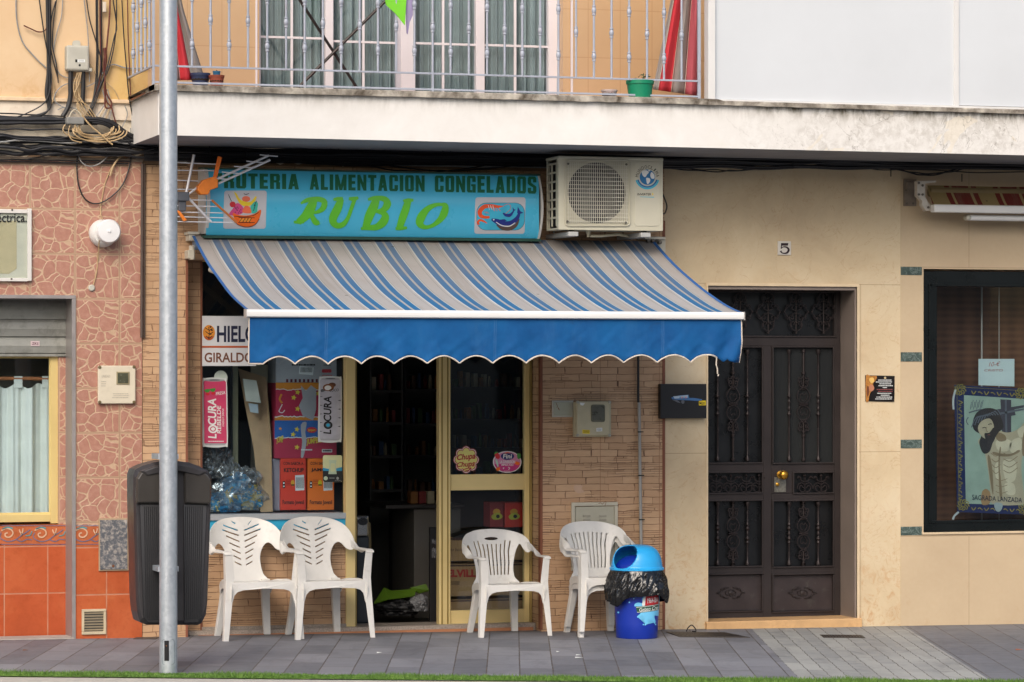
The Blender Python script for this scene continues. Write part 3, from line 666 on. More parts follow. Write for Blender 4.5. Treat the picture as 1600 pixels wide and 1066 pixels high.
# right part
XW0, XWt, XWb = WX(1443), WZ(1520, 421), WZ(1520, 832)
mb = MB(); mb.box(WX(1407), 9, 0, .35, XWt, zs); mb.box(WX(1407), XW0, 0, .35, -.1, XWt); mb.box(XW0, 9, 0, .35, -.1, XWb)
mb.build('beige_stone_cladding', PANEL, AB)
GM = NB('green_marble'); p_ = GM.pos()[0]; GMAR = GM.fin(GM.mix(GM.ramp(GM.m('ABSOLUTE', GM.m('SUBTRACT', GM.noise(p_, 14, 5, .65, 1.6), .5)), [(0.0, .9), (.03, 0.0)]), GM.ramp(GM.noise(p_, 25, 4, .6), [(.3, '#34433f'), (.7, '#4f5f5a')]), C('#83908a')), .3)
for y0, y1 in ((417, 430), (550.5, 565), (687, 700.5), (823, 836.5)):
    mb = MB(); mb.pbox(1407.6, y0, 1440.5, y1, -.004, .03); mb.build('green_marble_inlay', GMAR, AB, bevel=.001)
# ---- balcony
BX0 = WX(247, -.95); zB0 = 3.232; zB1 = WZ(800, 153, -.95)
def bz(px, y): return WZ(px, y, -.95)
mb = MB(); mb.raw([(BX0, -.95, 3.24), (9, -.95, 3.225), (9, 0, 3.225), (WX(205), 0, 3.24), (BX0, -.95, zB1), (9, -.95, zB1 - .02), (9, 0, zB1 - .02), (WX(205), 0, zB1)],
    [(4,5,6,7), (0,1,5,4), (1,2,6,5), (2,3,7,6), (3,0,4,7)])
mb.build('balcony_fascia', FASCIA, AB)
mb = MB(); mb.raw([(BX0, -.95, 3.24), (9, -.95, 3.225), (9, 0, 3.225), (WX(205), 0, 3.24)], [(0, 3, 2, 1)]); mb.build('balcony_soffit', SOFFIT, AB)
mb = MB(); N = 260; rs = []
x0, x1 = BX0 - .03, 9
for i in range(N + 1):
    x = x0 + (x1 - x0) * i / N; a = .004 * nz(x * 9, 1) + .003 * nz(x * 31, 3); z = zB1 - .02 * max(0, (x - 1.1)) / 8
    th_ = .026 if x < 1.15 else .016
    rs.append([(x, -.985 + a, z - .014 + a*.8), (x, -.985 + a, z + th_ - .006), (x, -.975, z + th_), (x, -.8, z + th_), (x, -.8, z - .012), (x, -.94, z - .016 + a)])
mb.rings(rs, 0, False)
mb.raw([(x0, -.985, zB1-.01), (x0, -.8, zB1-.01), (WX(200), .0, zB1-.01), (WX(207), .0, zB1-.01)] + [(x0, -.985, zB1+.024), (x0, -.8, zB1+.024), (WX(200), 0, zB1+.024), (WX(212), 0, zB1+.024)], [(0,1,2,3)[::-1], (4,7,6,5), (0,3,7,4), (0,4,5,1), (3,2,6,7)])
mb.build('balcony_coping', COPING, AB)
mb = MB(); mb.box(BX0, 9, -.8, 0, zB1 - .005, zB1 + .012); mb.build('balcony_floor', P('terracotta_floor_tile', '#9c5f48', .6, 0, .15, 9), AB)
# upper wall with the glazed opening
zu = zB1; XU0, XU1 = WX(405), WX(881); zTop = 5.75
mb = MB(); mb.box(WX(231), XU0, 0, .3, zu, 7.2); mb.box(XU1 + .055, 9, 0, .3, zu, 7.2); mb.box(XU0, XU1 + .055, 0, .3, zTop, 7.2); mb.box(XU1, XU1 + .055, 0.02, .2, zu, zTop, 0)
mb.build('upper_tile_wall', UPTILE, AB)
for a, c in ((892, 895), (399, 402)): mb = MB(); mb.box(WX(a), WX(c), -.004, .01, zu, zTop); mb.build('opening_trim', WHITEF, AB)
mb = MB(); mb.box(9, 9.2, 0, 6, -.1, 7.2); mb.box(WX(231), 9.2, 5.8, 6, -.1, 7.2); mb.box(WX(231), 9.2, .3, 5.8, 7.0, 7.2); mb.box(WX(222), 9.2, .35, 5.8, 3.25, 3.4)
mb.build('outer_shell', DIRTYPL, AB)
# balcony doors
Yd = .1
fr = MB()
for a, c, m in ((400, 407.5, 0), (508.5, 521, 0), (619, 627, 1), (627, 649, 0), (744, 757.5, 0), (857, 881, 0)): fr.pbox(a, -420, c, 175, Yd + (.012 if m else 0), Yd + .06, m)
doorf = fr.build('balcony_door_frame', [WHITEF, P('grey_white_frame', '#b9b5bb', .5)], AB, bevel=.003)
for (a, c, mid, yb) in ((407.5, 508.5, 456, 59), (521, 619, 568, 66), (649, 744, 692.5, 69), (757.5, 857, 805, 72)):
    mb = MB(); mb.pbox(mid - 1.8, -420, mid + 1.8, 175, Yd + .022, Yd + .034)
    for k in range(-3, 1): mb.pbox(a, yb - 1.8 + k * 118, c, yb + 1.6 + k * 118, Yd + .02, Yd + .036)
    mb.build('glazing_bar', WHITEF, doorf)
    mb = MB(); mb.pbox(a, -420, c, 175, Yd + .04, Yd + .044); mb.build('door_pane', GLASS, doorf)
    mb = MB(); s0 = random.random() * 9
    def cu2(u, v):
        px = a + u * (c - a); return (WX(px, .2), .2 + .022 * math.sin(px * .42 + s0) + .012 * math.sin(px * .93 + s0 * 2), zu + v * (zTop - zu))
    grid(mb, 90, 1, cu2); mb.build('sheer_curtain', P('grey_green_sheer', '#a09f93' if a > 600 else '#989c96', .9, 0, .1, 5), doorf)
mb = MB(); mb.box(XU0 - .05, XU1 + .2, .3, .34, zu - .1, zTop + .1); mb.build('room_backing', DARKIN, AB)
# ---- railing
def zr(px, y, Y=-.9): return WZ(px, y, Y)
YR = -.9
RL = MB(); xr0, xr1 = WX(240, YR), WX(1093, YR)
za, zb_ = zr(600, 113), zr(600, 138)
RL.box(xr0, xr1, YR - .006, YR + .006, za - .006, za + .006); RL.box(xr0, xr1, YR - .006, YR + .006, zb_ - .006, zb_ + .006); RL.box(xr0, xr1, YR - .02, YR + .02, 4.62, 4.66)
RL.box(xr0 - .006, xr0 + .006, YR, 0, za - .006, za + .006)
for px in (676, 872, 476): RL.box(WX(px, YR) - .007, WX(px, YR) + .007, YR - .007, YR + .007, zu, za)
RL.box(xr1 - .014, xr1 + .006, YR - .01, YR + .01, zu, 4.64); RL.box(xr0 - .01, xr0 + .006, YR - .01, YR + .01, zu, 4.64)
rail = RL.build('balcony_railing', RAILM, AB, bevel=.001)
def baluster(x, y, two, seed):
    mb = MB(); ks = [(zr(600, 78)), (zr(600, 5))] if two else [zr(600, 40), zr(600, -38)]
    prof = [(.0078, za)]
    for kz in sorted(ks):
        prof += [(.0078, kz - .034), (.013, kz - .032), (.013, kz - .024), (.0095, kz - .021), (.0125, kz - .015), (.0155, kz - .007), (.0155, kz + .007), (.0125, kz + .015), (.0095, kz + .021), (.013, kz + .024), (.013, kz + .032), (.0078, kz + .034)]
    prof += [(.0078, 4.62)]
    mb.lathe((x, y, 0), prof, 10); mb.build('baluster', RAILM, rail)
bpx = [271, 300, 329, 358, 387.5, 417.5, 447, 476, 504.5, 533, 562, 590.5, 619, 647.5, 676, 704, 732.5, 761, 788.5, 816, 844, 872.5, 900, 928, 955.5, 983, 1011, 1037.5, 1065]
for i, px in enumerate(bpx): baluster(WX(px, YR), YR, i % 2 == 1, i)
for j, y in enumerate((-.76, -.62, -.48, -.34, -.2)): baluster(xr0, y, j % 2 == 0, 90 + j)
# ---- white boards closing the balcony on the right
BO = P('glossy_white_board', '#cdd1d5', .2, 0, .035, 1.2, dirt=.03, dcol='#a9abab', ds=3, coat=.35)
mb = MB(); mb.pbox(1117, -420, 1492, 160, -.93, -.9); mb.build('balcony_board', BO, AB)
mb = MB(); mb.box(WX(1497, -.93), 9, -.93, -.9, WZ(1550, 166, -.93), WZ(1550, -420, -.93)); mb.build('balcony_board', BO, AB)
mb = MB(); mb.box(WX(1106, -.95), WX(1117, -.95), -.96, -.88, zB1, 6.0); mb.box(WX(1491, -.94), WX(1498, -.94), -.945, -.89, zB1, 6.0); mb.box(WX(1117, -.95), 9, -.95, -.89, zB1 + .004, WZ(1300, 160, -.95))
mb.box(WX(1106, -.95), 9, -.95, -.89, 5.95, 6.0); mb.build('board_frame', P('white_board_frame', '#d5d4d2', .4, 0, .04, 5), AB, bevel=.002)
# ================================================================ shop front
Ys = .22
mb = MB()
mb.pbox(540.5, 402, 555.5, 981, Ys - .03, Ys + .05); mb.pbox(315, 572, 540, 577, Ys + .02, Ys + .05, 1) if 0 else None
mb.pbox(315, 402, 541, 410, Ys, Ys + .05)
sw = mb.build('shop_window_frame', GOLD2, AB, bevel=.004)
mb = MB(); mb.pbox(315, 410, 540.5, 805, Ys + .03, Ys + .036); mb.build('shop_window_pane', GLASS, sw)
mb = MB(); mb.pbox(313, 803, 540.5, 812, Ys - .03, Ys + .12, 0); mb.build('window_ledge', P('grey_window_ledge', '#9da3a8', .4, 0, .08, 8), sw)
mb = MB(); mb.pbox(315, 811, 540.5, 828, Ys - .015, Ys + .03, 0); mb.build('cyan_ledge_band', CYAN, sw)
mb = MB(); mb.pbox(361, 572, 364, 800, .42, .45, 0); mb.pbox(364, 572, 372, 800, .41, .44, 1); mb.build('inner_post', [BLACKM, P('dull_alu_post', '#8b8468', .5, .3)], sw)
# door leaf
mb = MB(); y0, y1 = Ys + .0, Ys + .05
mb.pbox(686, 402, 704, 977, y0 - .02, y1); mb.pbox(820, 402, 829, 977, y0 - .005, y1)
mb.pbox(704, 741, 820, 766, y0, y1); mb.pbox(704, 953, 820, 976, y0, y1); mb.pbox(704, 402, 820, 420, y0, y1)
dl = mb.build('sliding_door', GOLD2, AB, bevel=.004)
for a in (690, 699): mb = MB(); mb.pbox(a, 402, a + 1.7, 977, y0 - .024, y0 - .019); mb.build('door_track_rib', P('dark_gold_groove', '#8d7636', .4, .4), dl)
mb = MB(); mb.pbox(704, 420, 820, 741, y0 + .02, y0 + .026); mb.build('door_pane', GLASS, dl)
mb = MB(); mb.pbox(704, 766, 820, 953, y0 + .02, y0 + .026); mb.build('door_pane', GLASS, dl)
mb = MB(); JM = [P('tarnished_gold_jamb', '#9b8650', .5, .4), BLACKM]
for q, m in (((828.5, 402, 831.5, 981, .19, .26), 0), ((555.5, 402, 557.5, 981, .24, .3), 0), ((838, 402, 841, 981, .14, .2), 1)): mb = MB(); mb.pbox(*q); mb.build('side_jamb', JM[m], AB)
mb = MB(); mb.pbox(555, 402, 690, 414, Ys, Ys + .06); mb.build('door_header', GOLD, AB)
mb = MB(); a = WX(300); mb.box(WX(290), WX(560, .45), .42, .46, 0, 3.0) if 0 else None
# shop room
X0, X1 = WX(293) + .02, 1.0
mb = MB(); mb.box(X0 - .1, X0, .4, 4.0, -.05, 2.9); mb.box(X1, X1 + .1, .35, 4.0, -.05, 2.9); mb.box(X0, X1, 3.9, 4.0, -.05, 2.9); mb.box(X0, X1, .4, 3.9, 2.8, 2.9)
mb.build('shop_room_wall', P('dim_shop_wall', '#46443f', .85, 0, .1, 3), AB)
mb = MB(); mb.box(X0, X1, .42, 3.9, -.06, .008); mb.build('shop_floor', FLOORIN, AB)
# a solid backing for the rooms behind the iron door and the right window
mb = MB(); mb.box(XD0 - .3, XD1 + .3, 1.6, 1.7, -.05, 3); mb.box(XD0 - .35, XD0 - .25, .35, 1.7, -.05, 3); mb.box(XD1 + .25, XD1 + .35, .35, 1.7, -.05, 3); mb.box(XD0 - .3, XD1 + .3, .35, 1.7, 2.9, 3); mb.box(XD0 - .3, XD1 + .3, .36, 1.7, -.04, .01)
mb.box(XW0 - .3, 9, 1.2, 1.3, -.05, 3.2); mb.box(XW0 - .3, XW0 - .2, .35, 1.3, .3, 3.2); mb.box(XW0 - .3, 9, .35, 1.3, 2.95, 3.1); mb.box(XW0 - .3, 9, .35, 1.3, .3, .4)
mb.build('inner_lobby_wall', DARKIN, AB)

# ---- iron entrance door (part of the building)
YD = .26
mb = MB()
def bars(rects, y0=YD, y1=YD + .05, m=0):
    for r in rects: mb.pbox(*r, y0, y1, m)
L, Rr = 1106, 1313
bars([(1106, 449, 1313, 456), (1304, 456, 1313, 968), (1106, 526, 1304, 541), (1193, 541, 1206, 968), (1106, 956, 1193, 968), (1206, 956, 1304, 968),
      (1106, 724, 1193, 738), (1206, 724, 1304, 738), (1106, 771, 1193, 782), (1206, 771, 1304, 782), (1106, 886, 1193, 897), (1206, 886, 1304, 897), (1206, 738, 1240, 771)])
door = mb.build('entrance_door', IRON, AB, bevel=.003)
mb = MB()   # raised mouldings round each panel
def mould(x0, y0, x1, y1, w=2.2, out=.012):
    for r in ((x0, y0, x1, y0 + w), (x0, y1 - w, x1, y1), (x0, y0 + w, x0 + w, y1 - w), (x1 - w, y0 + w, x1, y1 - w)): mb.pbox(*r, YD - out, YD + .004)
for q in ((1100, 541, 1193, 725), (1207, 541, 1304, 725), (1100, 737, 1193, 772), (1239, 737, 1304, 772), (1100, 781, 1193, 887), (1207, 781, 1304, 887), (1100, 896, 1193, 957), (1207, 896, 1304, 957), (1100, 455, 1308, 527)): mould(*q)
mb.build('panel_moulding', IRON, door, bevel=.002)
for a, c in ((1107, 1191), (1209, 1302)): mb = MB(); mb.pbox(a, 899, c, 954, YD + .022, YD + .03); mb.build('lower_panel', P('scuffed_iron_panel', '#3d3535', .42, .3, .15, 9, dirt=.16, dcol='#7b7f74', ds=13), door)
RG = NB('ribbed_dark_glass'); rp = RG.pos(); wv = RG.m('SINE', RG.m('MULTIPLY', rp[1], 900.0)); RG.bump(wv, .6, .002)
RGM = RG.fin(RG.mix(RG.m('ADD', RG.m('MULTIPLY', wv, .5), .5), C('#16181a'), C('#24282a')), .3)
mb = MB(); mb.pbox(1206, 541, 1304, 724, YD + .03, YD + .036, 0); mb.build('ribbed_pane', P('ribbed_grey_pane', '#2c302f', .35, 0, .1, 10) if 0 else RGM, door)
mb = MB()
for r in ((1106, 456, 1304, 526), (1106, 541, 1193, 724), (1106, 738, 1193, 771), (1240, 738, 1304, 771), (1106, 782, 1193, 886), (1206, 782, 1304, 886)): mb.pbox(*r, YD + .034, YD + .04)
mb.build('dark_pane', P('black_ribbed_pane', '#0e0f11', .3, 0, .1, 9), door)
def pt(x, y, o=0.012): return W(x, y, YD + o)
def turned(px, y0, y1, beads):
    mb = MB(); x = WX(px, YD + .012); z0, z1 = WZ(px, y1, YD), WZ(px, y0, YD); H_ = z1 - z0
    prof = [(.008, 0), (.015, .004), (.016, .02), (.009, .034), (.007, .04)]
    for t, r in beads:
        c = t * H_; prof += [(.0065, c - .016), (.6 * r, c - .012), (r, c), (.6 * r, c + .012), (.0065, c + .016)]
    prof += [(.007, H_ - .04), (.009, H_ - .034), (.016, H_ - .02), (.015, H_ - .004), (.008, H_)]
    mb.lathe((x, YD + .012, z0), prof, 10); mb.build('turned_bar', IRON2, door)
BL = [(.16, .010), (.28, .010), (.42, .015), (.47, .012), (.53, .012), (.58, .015), (.72, .010), (.84, .010)]
BS = [(.18, .010), (.36, .013), (.42, .016), (.5, .012), (.58, .016), (.64, .013), (.82, .010)]
for px in (1121.5, 1168, 1233, 1278.5): turned(px, 546, 721, BL); turned(px, 784, 884, BS)
def spiral(c, r0, r1, a0, a1, n=16): return [(c[0] + (r0 + (r1-r0)*k/n) * math.cos(math.radians(a0 + (a1-a0)*k/n)), c[1] + (r0 + (r1-r0)*k/n) * math.sin(math.radians(a0 + (a1-a0)*k/n))) for k in range(n + 1)]
def tub(mb, pts, r=.0042, sm=True):
    p = [(a.x, a.y) for a in spl(pts, 3)] if sm else pts
    mb.tube([pt(x, y, .006) for x, y in p], r, 5)
def mir(pts, cx, cy, sx, sy, s=1): return [(cx + sx * x * s, cy + sy * y * s) for x, y in pts]
# heart scroll column
def scroll_col(cx, y0, y1, yc, hh):
    mb = MB()
    mb.tube([pt(cx, y0), pt(cx, yc - hh)], .008, 8); mb.tube([pt(cx, yc + hh), pt(cx, y1)], .008, 8)
    for yy in (y0 + 3, yc - hh - 3, yc + hh + 3, y1 - 3): mb.lathe(pt(cx, yy), [(.004, -.012), (.014, -.008), (.014, .008), (.004, .012)], 10)
    h = hh / 46.0
    for sy in (-1, 1):
        for sx in (-1, 1):
            tub(mb, mir([(0, 2), (5, 3), (9, 8), (10, 15), (6.5, 22), (3, 26), (2, 30)], cx, yc, sx, sy, h))
            tub(mb, mir([(1, 5), (4, 8), (5.5, 13), (3, 17), (.5, 14)] , cx, yc, sx, sy, h), .0032)
            tub(mb, mir([(0, 26), (5, 28), (7, 33), (4, 37), (2.5, 33.5), (4.5, 31.5)], cx, yc, sx, sy, h), .0045)
            tub(mb, mir([(1, 44), (3.5, 40), (7, 41), (8, 37), (5.5, 35)], cx, yc, sx, sy, h), .0048)
        mb.tube([pt(cx - 6*h, yc + sy*24*h), pt(cx + 6*h, yc + sy*24*h)], .005, 6)
        mb.tube([pt(cx, yc + sy*28*h), pt(cx, yc + sy*46*h)], .006, 6)
    mb.tube([pt(cx - 7*h, yc), pt(cx + 7*h, yc)], .006, 6)
    mb.build('scroll_bar', IRON2, door)
for cx in (1145.5, 1255.5): scroll_col(cx, 546, 721, 632, 46); scroll_col(cx, 783, 885, 834, 44)
# transom ornaments
for cx in (1157, 1200.5, 1244, 1287):
    mb = MB(); cy = 487.5
    mb.tube([pt(cx, cy - 33), pt(cx, cy + 33)], .0045, 6)
    for sx in (-1, 1):
        mb.lathe(pt(cx + sx * 18.5, cy), [(.001, -.012), (.008, -.003), (.008, .003), (.001, .012)], 8)
        for sy in (-1, 1):
            tub(mb, mir([(0, 31), (3, 29), (8, 25), (9, 19), (5, 15), (2.5, 17.5), (4.5, 20)], cx, cy, sx, sy), .0042)
            tub(mb, mir([(8, 25), (7.5, 18), (10, 11), (8, 6.5), (4.5, 8), (5.5, 11.5), (7.5, 10.5)], cx, cy, sx, sy), .0042)
            tub(mb, mir([(1, 2), (6, 4), (11, 9), (15, 6), (18, 1)], cx, cy, sx, sy), .0042)
            tub(mb, mir([(10, 10), (14, 11), (16, 7), (13.5, 5)], cx, cy, sx, sy), .0038)
    for yy in (-33, -16, 16, 33): mb.lathe(pt(cx, cy + yy, .006), [(.002, -.008), (.009, -.004), (.009, .004), (.002, .008)], 8)
    mb.build('transom_scroll', IRON2, door)
# frieze ornaments
for cx in (1119, 1142, 1166, 1186, 1257.5, 1283):
    mb = MB(); cy = 754.5
    mb.tube([pt(cx, cy - 14), pt(cx, cy + 14)], .0045, 5)
    for sx in (-1, 1):
        tub(mb, mir([(0, 13), (5, 14), (9, 9), (6, 4), (2, 8)], cx, cy, sx, 1), .0042); tub(mb, mir([(0, 3), (6, 0), (11, 4), (12, 9)], cx, cy, sx, 1), .0042)
        tub(mb, mir([(0, -2), (5, -3), (8, -8), (10, -10), (12, -7)], cx, cy, sx, 1), .0045)
        mb.lathe(pt(cx + sx * 8, cy - 8, .004), [(.002, -.009), (.010, 0), (.002, .009)], 7)
    mb.lathe(pt(cx, cy - 11, .004), [(.002, -.011), (.011, 0), (.002, .011)], 7)
    mb.build('frieze_ornament', IRON2, door)
# cast rosettes on the lower panels
for cx in (1142, 1254):
    mb = MB(); cy = 926.5; o_ = .016
    mb.tube([W(cx + 8*math.cos(a), cy + 4.5*math.sin(a), YD + o_) for a in [2*PI*k/16 for k in range(16)]], .0035, 5, closed=True)
    for sx in (-1, 1):
        for sy in (-1, 1):
            p = [(a.x, a.y) for a in spl(mir([(3, 8), (8, 8), (12, 5), (15, 6), (16, 2), (22, 0)], cx, cy, sx, sy), 3)]
            mb.tube([W(x, y, YD + o_) for x, y in p], .0042, 5)
            mb.lathe(W(cx + sx*11, cy + sy*6.5, YD + o_), [(.001, -.009), (.008, 0), (.001, .009)], 7)
    mb.lathe(W(cx, cy, YD + o_ + .004), [(.02, .004), (.017, -.004), (.004, -.008)], 12, axis='y'); mb.build('cast_rosette', IRON, door)
BRASS = P('worn_brass', '#b98a35', .28, .85, .15, 20)
mb = MB(); mb.lathe(W(1220, 742, YD - .01), [(.001, .012), (.028, .01), (.028, .004), (.012, 0), (.011, -.03), (.026, -.036), (.033, -.05), (.031, -.066), (.018, -.078), (.001, -.08)], 24, axis='y'); mb.build('brass_knob', BRASS, door)
mb = MB(); mb.pbox(1210, 746, 1228, 769, YD - .004, YD + .001); mb.build('lock_plate', P('scratched_lock_plate', '#77756c', .5, .4, .3, 40, dirt=.5, dcol='#3a3330', ds=60), door)
mb = MB(); mb.lathe(W(1214.5, 757, YD - .004), [(.001, 0), (.013, 0), (.013, -.008), (.009, -.011), (.001, -.011)], 16, axis='y'); mb.build('keyhole', BRASS, door)

# ---- shop window on the right
YW = .03
mb = MB(); DG = P('black_green_frame', '#0a1011', .3, .2, .08, 6)
mb.pbox(1443.5, 424, 1464, 831, YW, YW + .12); mb.box(WX(1464, YW), 9, YW, YW + .12, WZ(1560, 448, YW), WZ(1560, 424.5, YW)); mb.box(WX(1464, YW), 9, YW, YW + .12, WZ(1560, 831, YW), WZ(1560, 815, YW))
mb.pbox(1452, 444, 1457, 815, YW - .008, YW); mb.box(WX(1452, YW), 9, YW - .008, YW, WZ(1560, 816, YW), WZ(1560, 812, YW)); mb.box(WX(1452, YW), 9, YW - .008, YW, WZ(1560, 448, YW), WZ(1560, 444, YW))
rw = mb.build('right_window_frame', DG, AB, bevel=.002)
mb = MB(); mb.box(WX(1464, .1), 9, .1, .106, WZ(1530, 816, .1), WZ(1530, 447, .1)); mb.build('right_window_pane', GLASS_DK, rw)
mb = MB(); mb.box(WX(1440), 9, -.012, .02, WZ(1520, 834), WZ(1520, 831)); mb.build('right_window_sill', P('pale_sill', '#cdb898', .5, 0, .1, 8), AB)
WB = NB('brown_woven_blind'); bp = WB.pos(); st_ = WB.m('ADD', WB.m('MULTIPLY', WB.m('SINE', WB.m('MULTIPLY', bp[3], 130.0)), .10), WB.m('MULTIPLY', WB.m('SINE', WB.m('MULTIPLY', bp[1], 47.0)), .10))
BLIND = WB.fin(WB.ramp(WB.m('ADD', WB.m('ADD', st_, WB.noise(bp[0], 3, 4, .6)), 0.0), [(.2, '#4a2c1c'), (.8, '#7d5236')]), .8)
mb = MB()
def bl(u, v): x = WX(1450, .5) + u * 5.5; return (x, .5 + .01 * math.sin(x * 9), WZ(1520, 860, .5) + v * 2.2)
grid(mb, 60, 4, bl); mb.build('woven_blind', BLIND, rw)
for px in (1534, 1561): 
    mb = MB(); mb.tube([W(px, 440, .42), W(px, 830, .42)], .003 if px == 1561 else .006, 6); mb.build('blind_cord', P('pale_cord', '#b8ada0', .7), rw)
# ================================================================ things on the shop facade
# ---- striped awning
YA0, YA1 = -.12, -1.78
xa0, xa1 = WX(299.5, YA0), WX(1023, YA0); xb0, xb1 = WX(384, YA1), WX(1160.5, YA1)
za0 = (WZ(400, 368, YA0) + WZ(900, 377, YA0)) / 2; za1 = WZ(770, 486.5, YA1)
AW = thing('awning', 'blue and grey striped awning with a scalloped blue valance over the shop front', 'awning', ((xa0 + xa1)/2, YA0, za0))
per = (WX(700, YA0) - WX(500, YA0)) / 4.0
AWM = m_awning('striped_awning_cloth', per, WX(430.5, YA0), [(0, '#2a6a99'), (.205, '#a6a5a4'), (.285, '#2a6a99'), (.47, '#c0c3c2'), (.50, '#a3a49f'), (.51, '#76857f'), (.522, '#a9a7a6'), (.86, '#76857f'), (.872, '#a9a7a6'), (.955, '#c6c9c8')], '#867769', za1, za0, .52)
mb = MB()
def awn(u, v):     # v: 0 wall, 1 front
    xl = xa0 + (xb0 - xa0) * v; xr = xa1 + (xb1 - xa1) * v
    y = YA0 + (YA1 - YA0) * v; z = za0 + (za1 - za0) * (v + .42 * v * (1 - v)) + .008 * nz(u * 8, v * 3) - .012 * math.sin(PI * v) * abs(math.sin(u * PI * 3)) * .3
    return (xl + (xr - xl) * u, y, z)
grid(mb, 80, 24, awn)
AWC = mb.build('canopy_cloth', AWM, AW)
mb = MB()
for (u0, u1) in ((0, .006), (.992, 1)):
    mb = MB(); grid(mb, 1, 24, lambda u, v: Vector(awn(u0 + (u1-u0) * u, v)) + Vector((0, 0, .002))); mb.build('canopy_hem', P('blue_hem_cloth', '#2d5f9c', .8), AWC)
mb = MB(); zb0, zb1 = WZ(770, 498, YA1), WZ(770, 485.5, YA1); hb = (zb1 - zb0)
sec = [(.03, 0), (-.014, 0), (-.024, .006), (-.026, .018), (-.026, hb - .016), (-.02, hb - .003), (.0, hb), (.03, hb)]
mb.rings([[(x, YA1 + dy, zb0 + dz) for dy, dz in sec][::-1] for x in (xb0, xb1)], 0, False)
fb = mb.build('front_bar', WHITE, AW, bevel=.002)
mb = MB(); mb.box(xb0 - .006, xb0, YA1 - .027, YA1 + .03, zb0 - .002, zb1 + .001); mb.build('bar_end_cap', P('grey_end_cap', '#a6a29d', .5), fb); mb = MB(); mb.box(xb1, xb1 + .006, YA1 - .027, YA1 + .03, zb0 - .002, zb1 + .001); mb.build('bar_end_cap', P('grey_end_cap', '#a6a29d', .5), fb)
# valance
vm = NB('royal_blue_valance'); vp = vm.pos(); VAL = None
vcol = vm.ramp(vm.noise(vp[0], 3, 5, .65), [(.3, '#08477f'), (.7, '#115d98')]); vcol = vm.mix(vm.ramp(vm.noise(vm.vec(vm.m('MULTIPLY', vp[1], 6), vm.m('MULTIPLY', vp[3], 1.6), 0.0), 1, 6, .75, .5), [(.52, 0.0), (.75, .4)]), vcol, C('#2f5f8e')); vcol = vm.mix(vm.ramp(vm.noise(vp[0], 11, 6, .75, .8), [(.6, 0.0), (.8, .35)]), vcol, C('#2b3c52'))
jx = None
for px in (510, 774, 1036):
    g = vm.m('LESS_THAN', vm.m('ABSOLUTE', vm.m('SUBTRACT', vm.m('ABSOLUTE', vm.m('SUBTRACT', vp[1], WX(px, YA1))), .006)), .0012); jx = g if jx is None else vm.m('MAXIMUM', jx, g)
vcol = vm.mix(vm.m('MULTIPLY', jx, .45), vcol, C('#5d7fa8'))
vm.bump(vm.noise(vp[0], 400, 2, .5), .25, .001); VAL = vm.fin(vcol, .75, None, .25)
xv0, xv1 = WX(389, YA1), WX(1158.5, YA1); zv0 = zb0 + .002
pk = [(436 + i * 51.45) for i in range(-1, 15)]
def vedge(px):     # scalloped lower edge in survey units
    t = ((px - 436) / 51.45) % 1.0; s_ = abs(math.cos(PI * t)) ; s_ = s_ ** .85
    y = 569.5 - 3.2 * (px - 389) / 770 - 12 * (s_)
    if px < 412: y = 569.5 - (1.0 if px < 404 else 12 * abs(math.cos(PI * t)) ** .85 * (px-404)/8)
    if px > 1137: y = 566.5 - 3 * max(0, (1146 - px) / 9) ** 1
    return y
def vpt(px, t, o=0):
    ze = WZ(px, vedge(px), YA1); x = WX(px, YA1); z = zv0 + (ze - zv0) * t
    e = max(0, (px - 1060) / 100)
    y = YA1 + .004 + o + t * (.014 * nz(x * 2.2, 0) + .014 * nz(x * 7, z * 5, 4) + .007 * math.sin(x * 24 + z * 9)) + t * t * .016 * abs(nz(x * 11 + z * 14, z * 8 - x * 4, 9)) + .007 * t * nz(x * 19 - z * 22, z * 9, 2) + e * e * .03 * math.sin((px - 1060) * .16 + t * 4) * t
    return Vector((x, y, z))
mb = MB(); NU = 420; grid(mb, NU, 14, lambda u, v: vpt(389 + u * 769.5, v))
vl = mb.build('valance', VAL, AW)
sol = vl.modifiers.new('thick', 'SOLIDIFY'); sol.thickness = .002
mb = MB(); mb.tube([vpt(389 + k / 400 * 769.5 * (731/769.5), 1, -.002) for k in range(401)], .0052, 5)
mb.tube([vpt(1158.5, t/10, -.002) for t in range(11)], .0045, 5); mb.tube([vpt(389.3, t/10, -.002) for t in range(11)], .0045, 5)
mb.tube([vpt(1120, 1, -.002)] + [W(x, y, YA1 - .004) for x, y in ((1119, 570), (1121, 577), (1121, 584), (1123, 586), (1121.5, 588))], .004, 5)
mb.build('valance_piping', P('cream_piping', '#cfc4b6', .8), vl)
# folding arms, roller, brackets
mb = MB(); ALU = P('cream_aluminium_arm', '#c6c0b0', .45, .1, .06, 9)
for s_, x in ((1, xa0 + .12), (-1, xa1 - .12)):
    mb = MB(); mb.tube([(x, YA0 - .02, za0 - .22), (x + s_ * .62, -.95, za0 - .56), (x + s_ * .1, YA1 + .05, zb0 + .012)], [.02, .02, .016], 8); mb.build('folding_arm', ALU, AW)
mb = MB(); mb.tube([(xa0 + .02, YA0 + .03, za0 - .05), (xa1 - .02, YA0 + .03, za0 - .05)], .045, 14); mb.build('roller_tube', P('grey_roller', '#7b8ba0', .6), AW)
mb = MB()
mb.pbox(294, 362, 312, 366.5, -.14, 0); mb.pbox(296, 367, 305, 376, -.13, 0); mb.pbox(294, 391, 304, 404, -.12, 0); mb.tube([W(300, 384, -.1), W(300, 406, -.1)], .02, 10); mb.build('wall_bracket', ALU, AW, bevel=.003); mb = MB(); mb.pbox(1008, 370, 1040, 374, -.16, 0); mb.pbox(1028, 374, 1040, 395, -.13, -.0)
mb.build('wall_bracket', ALU, AW, bevel=.003)
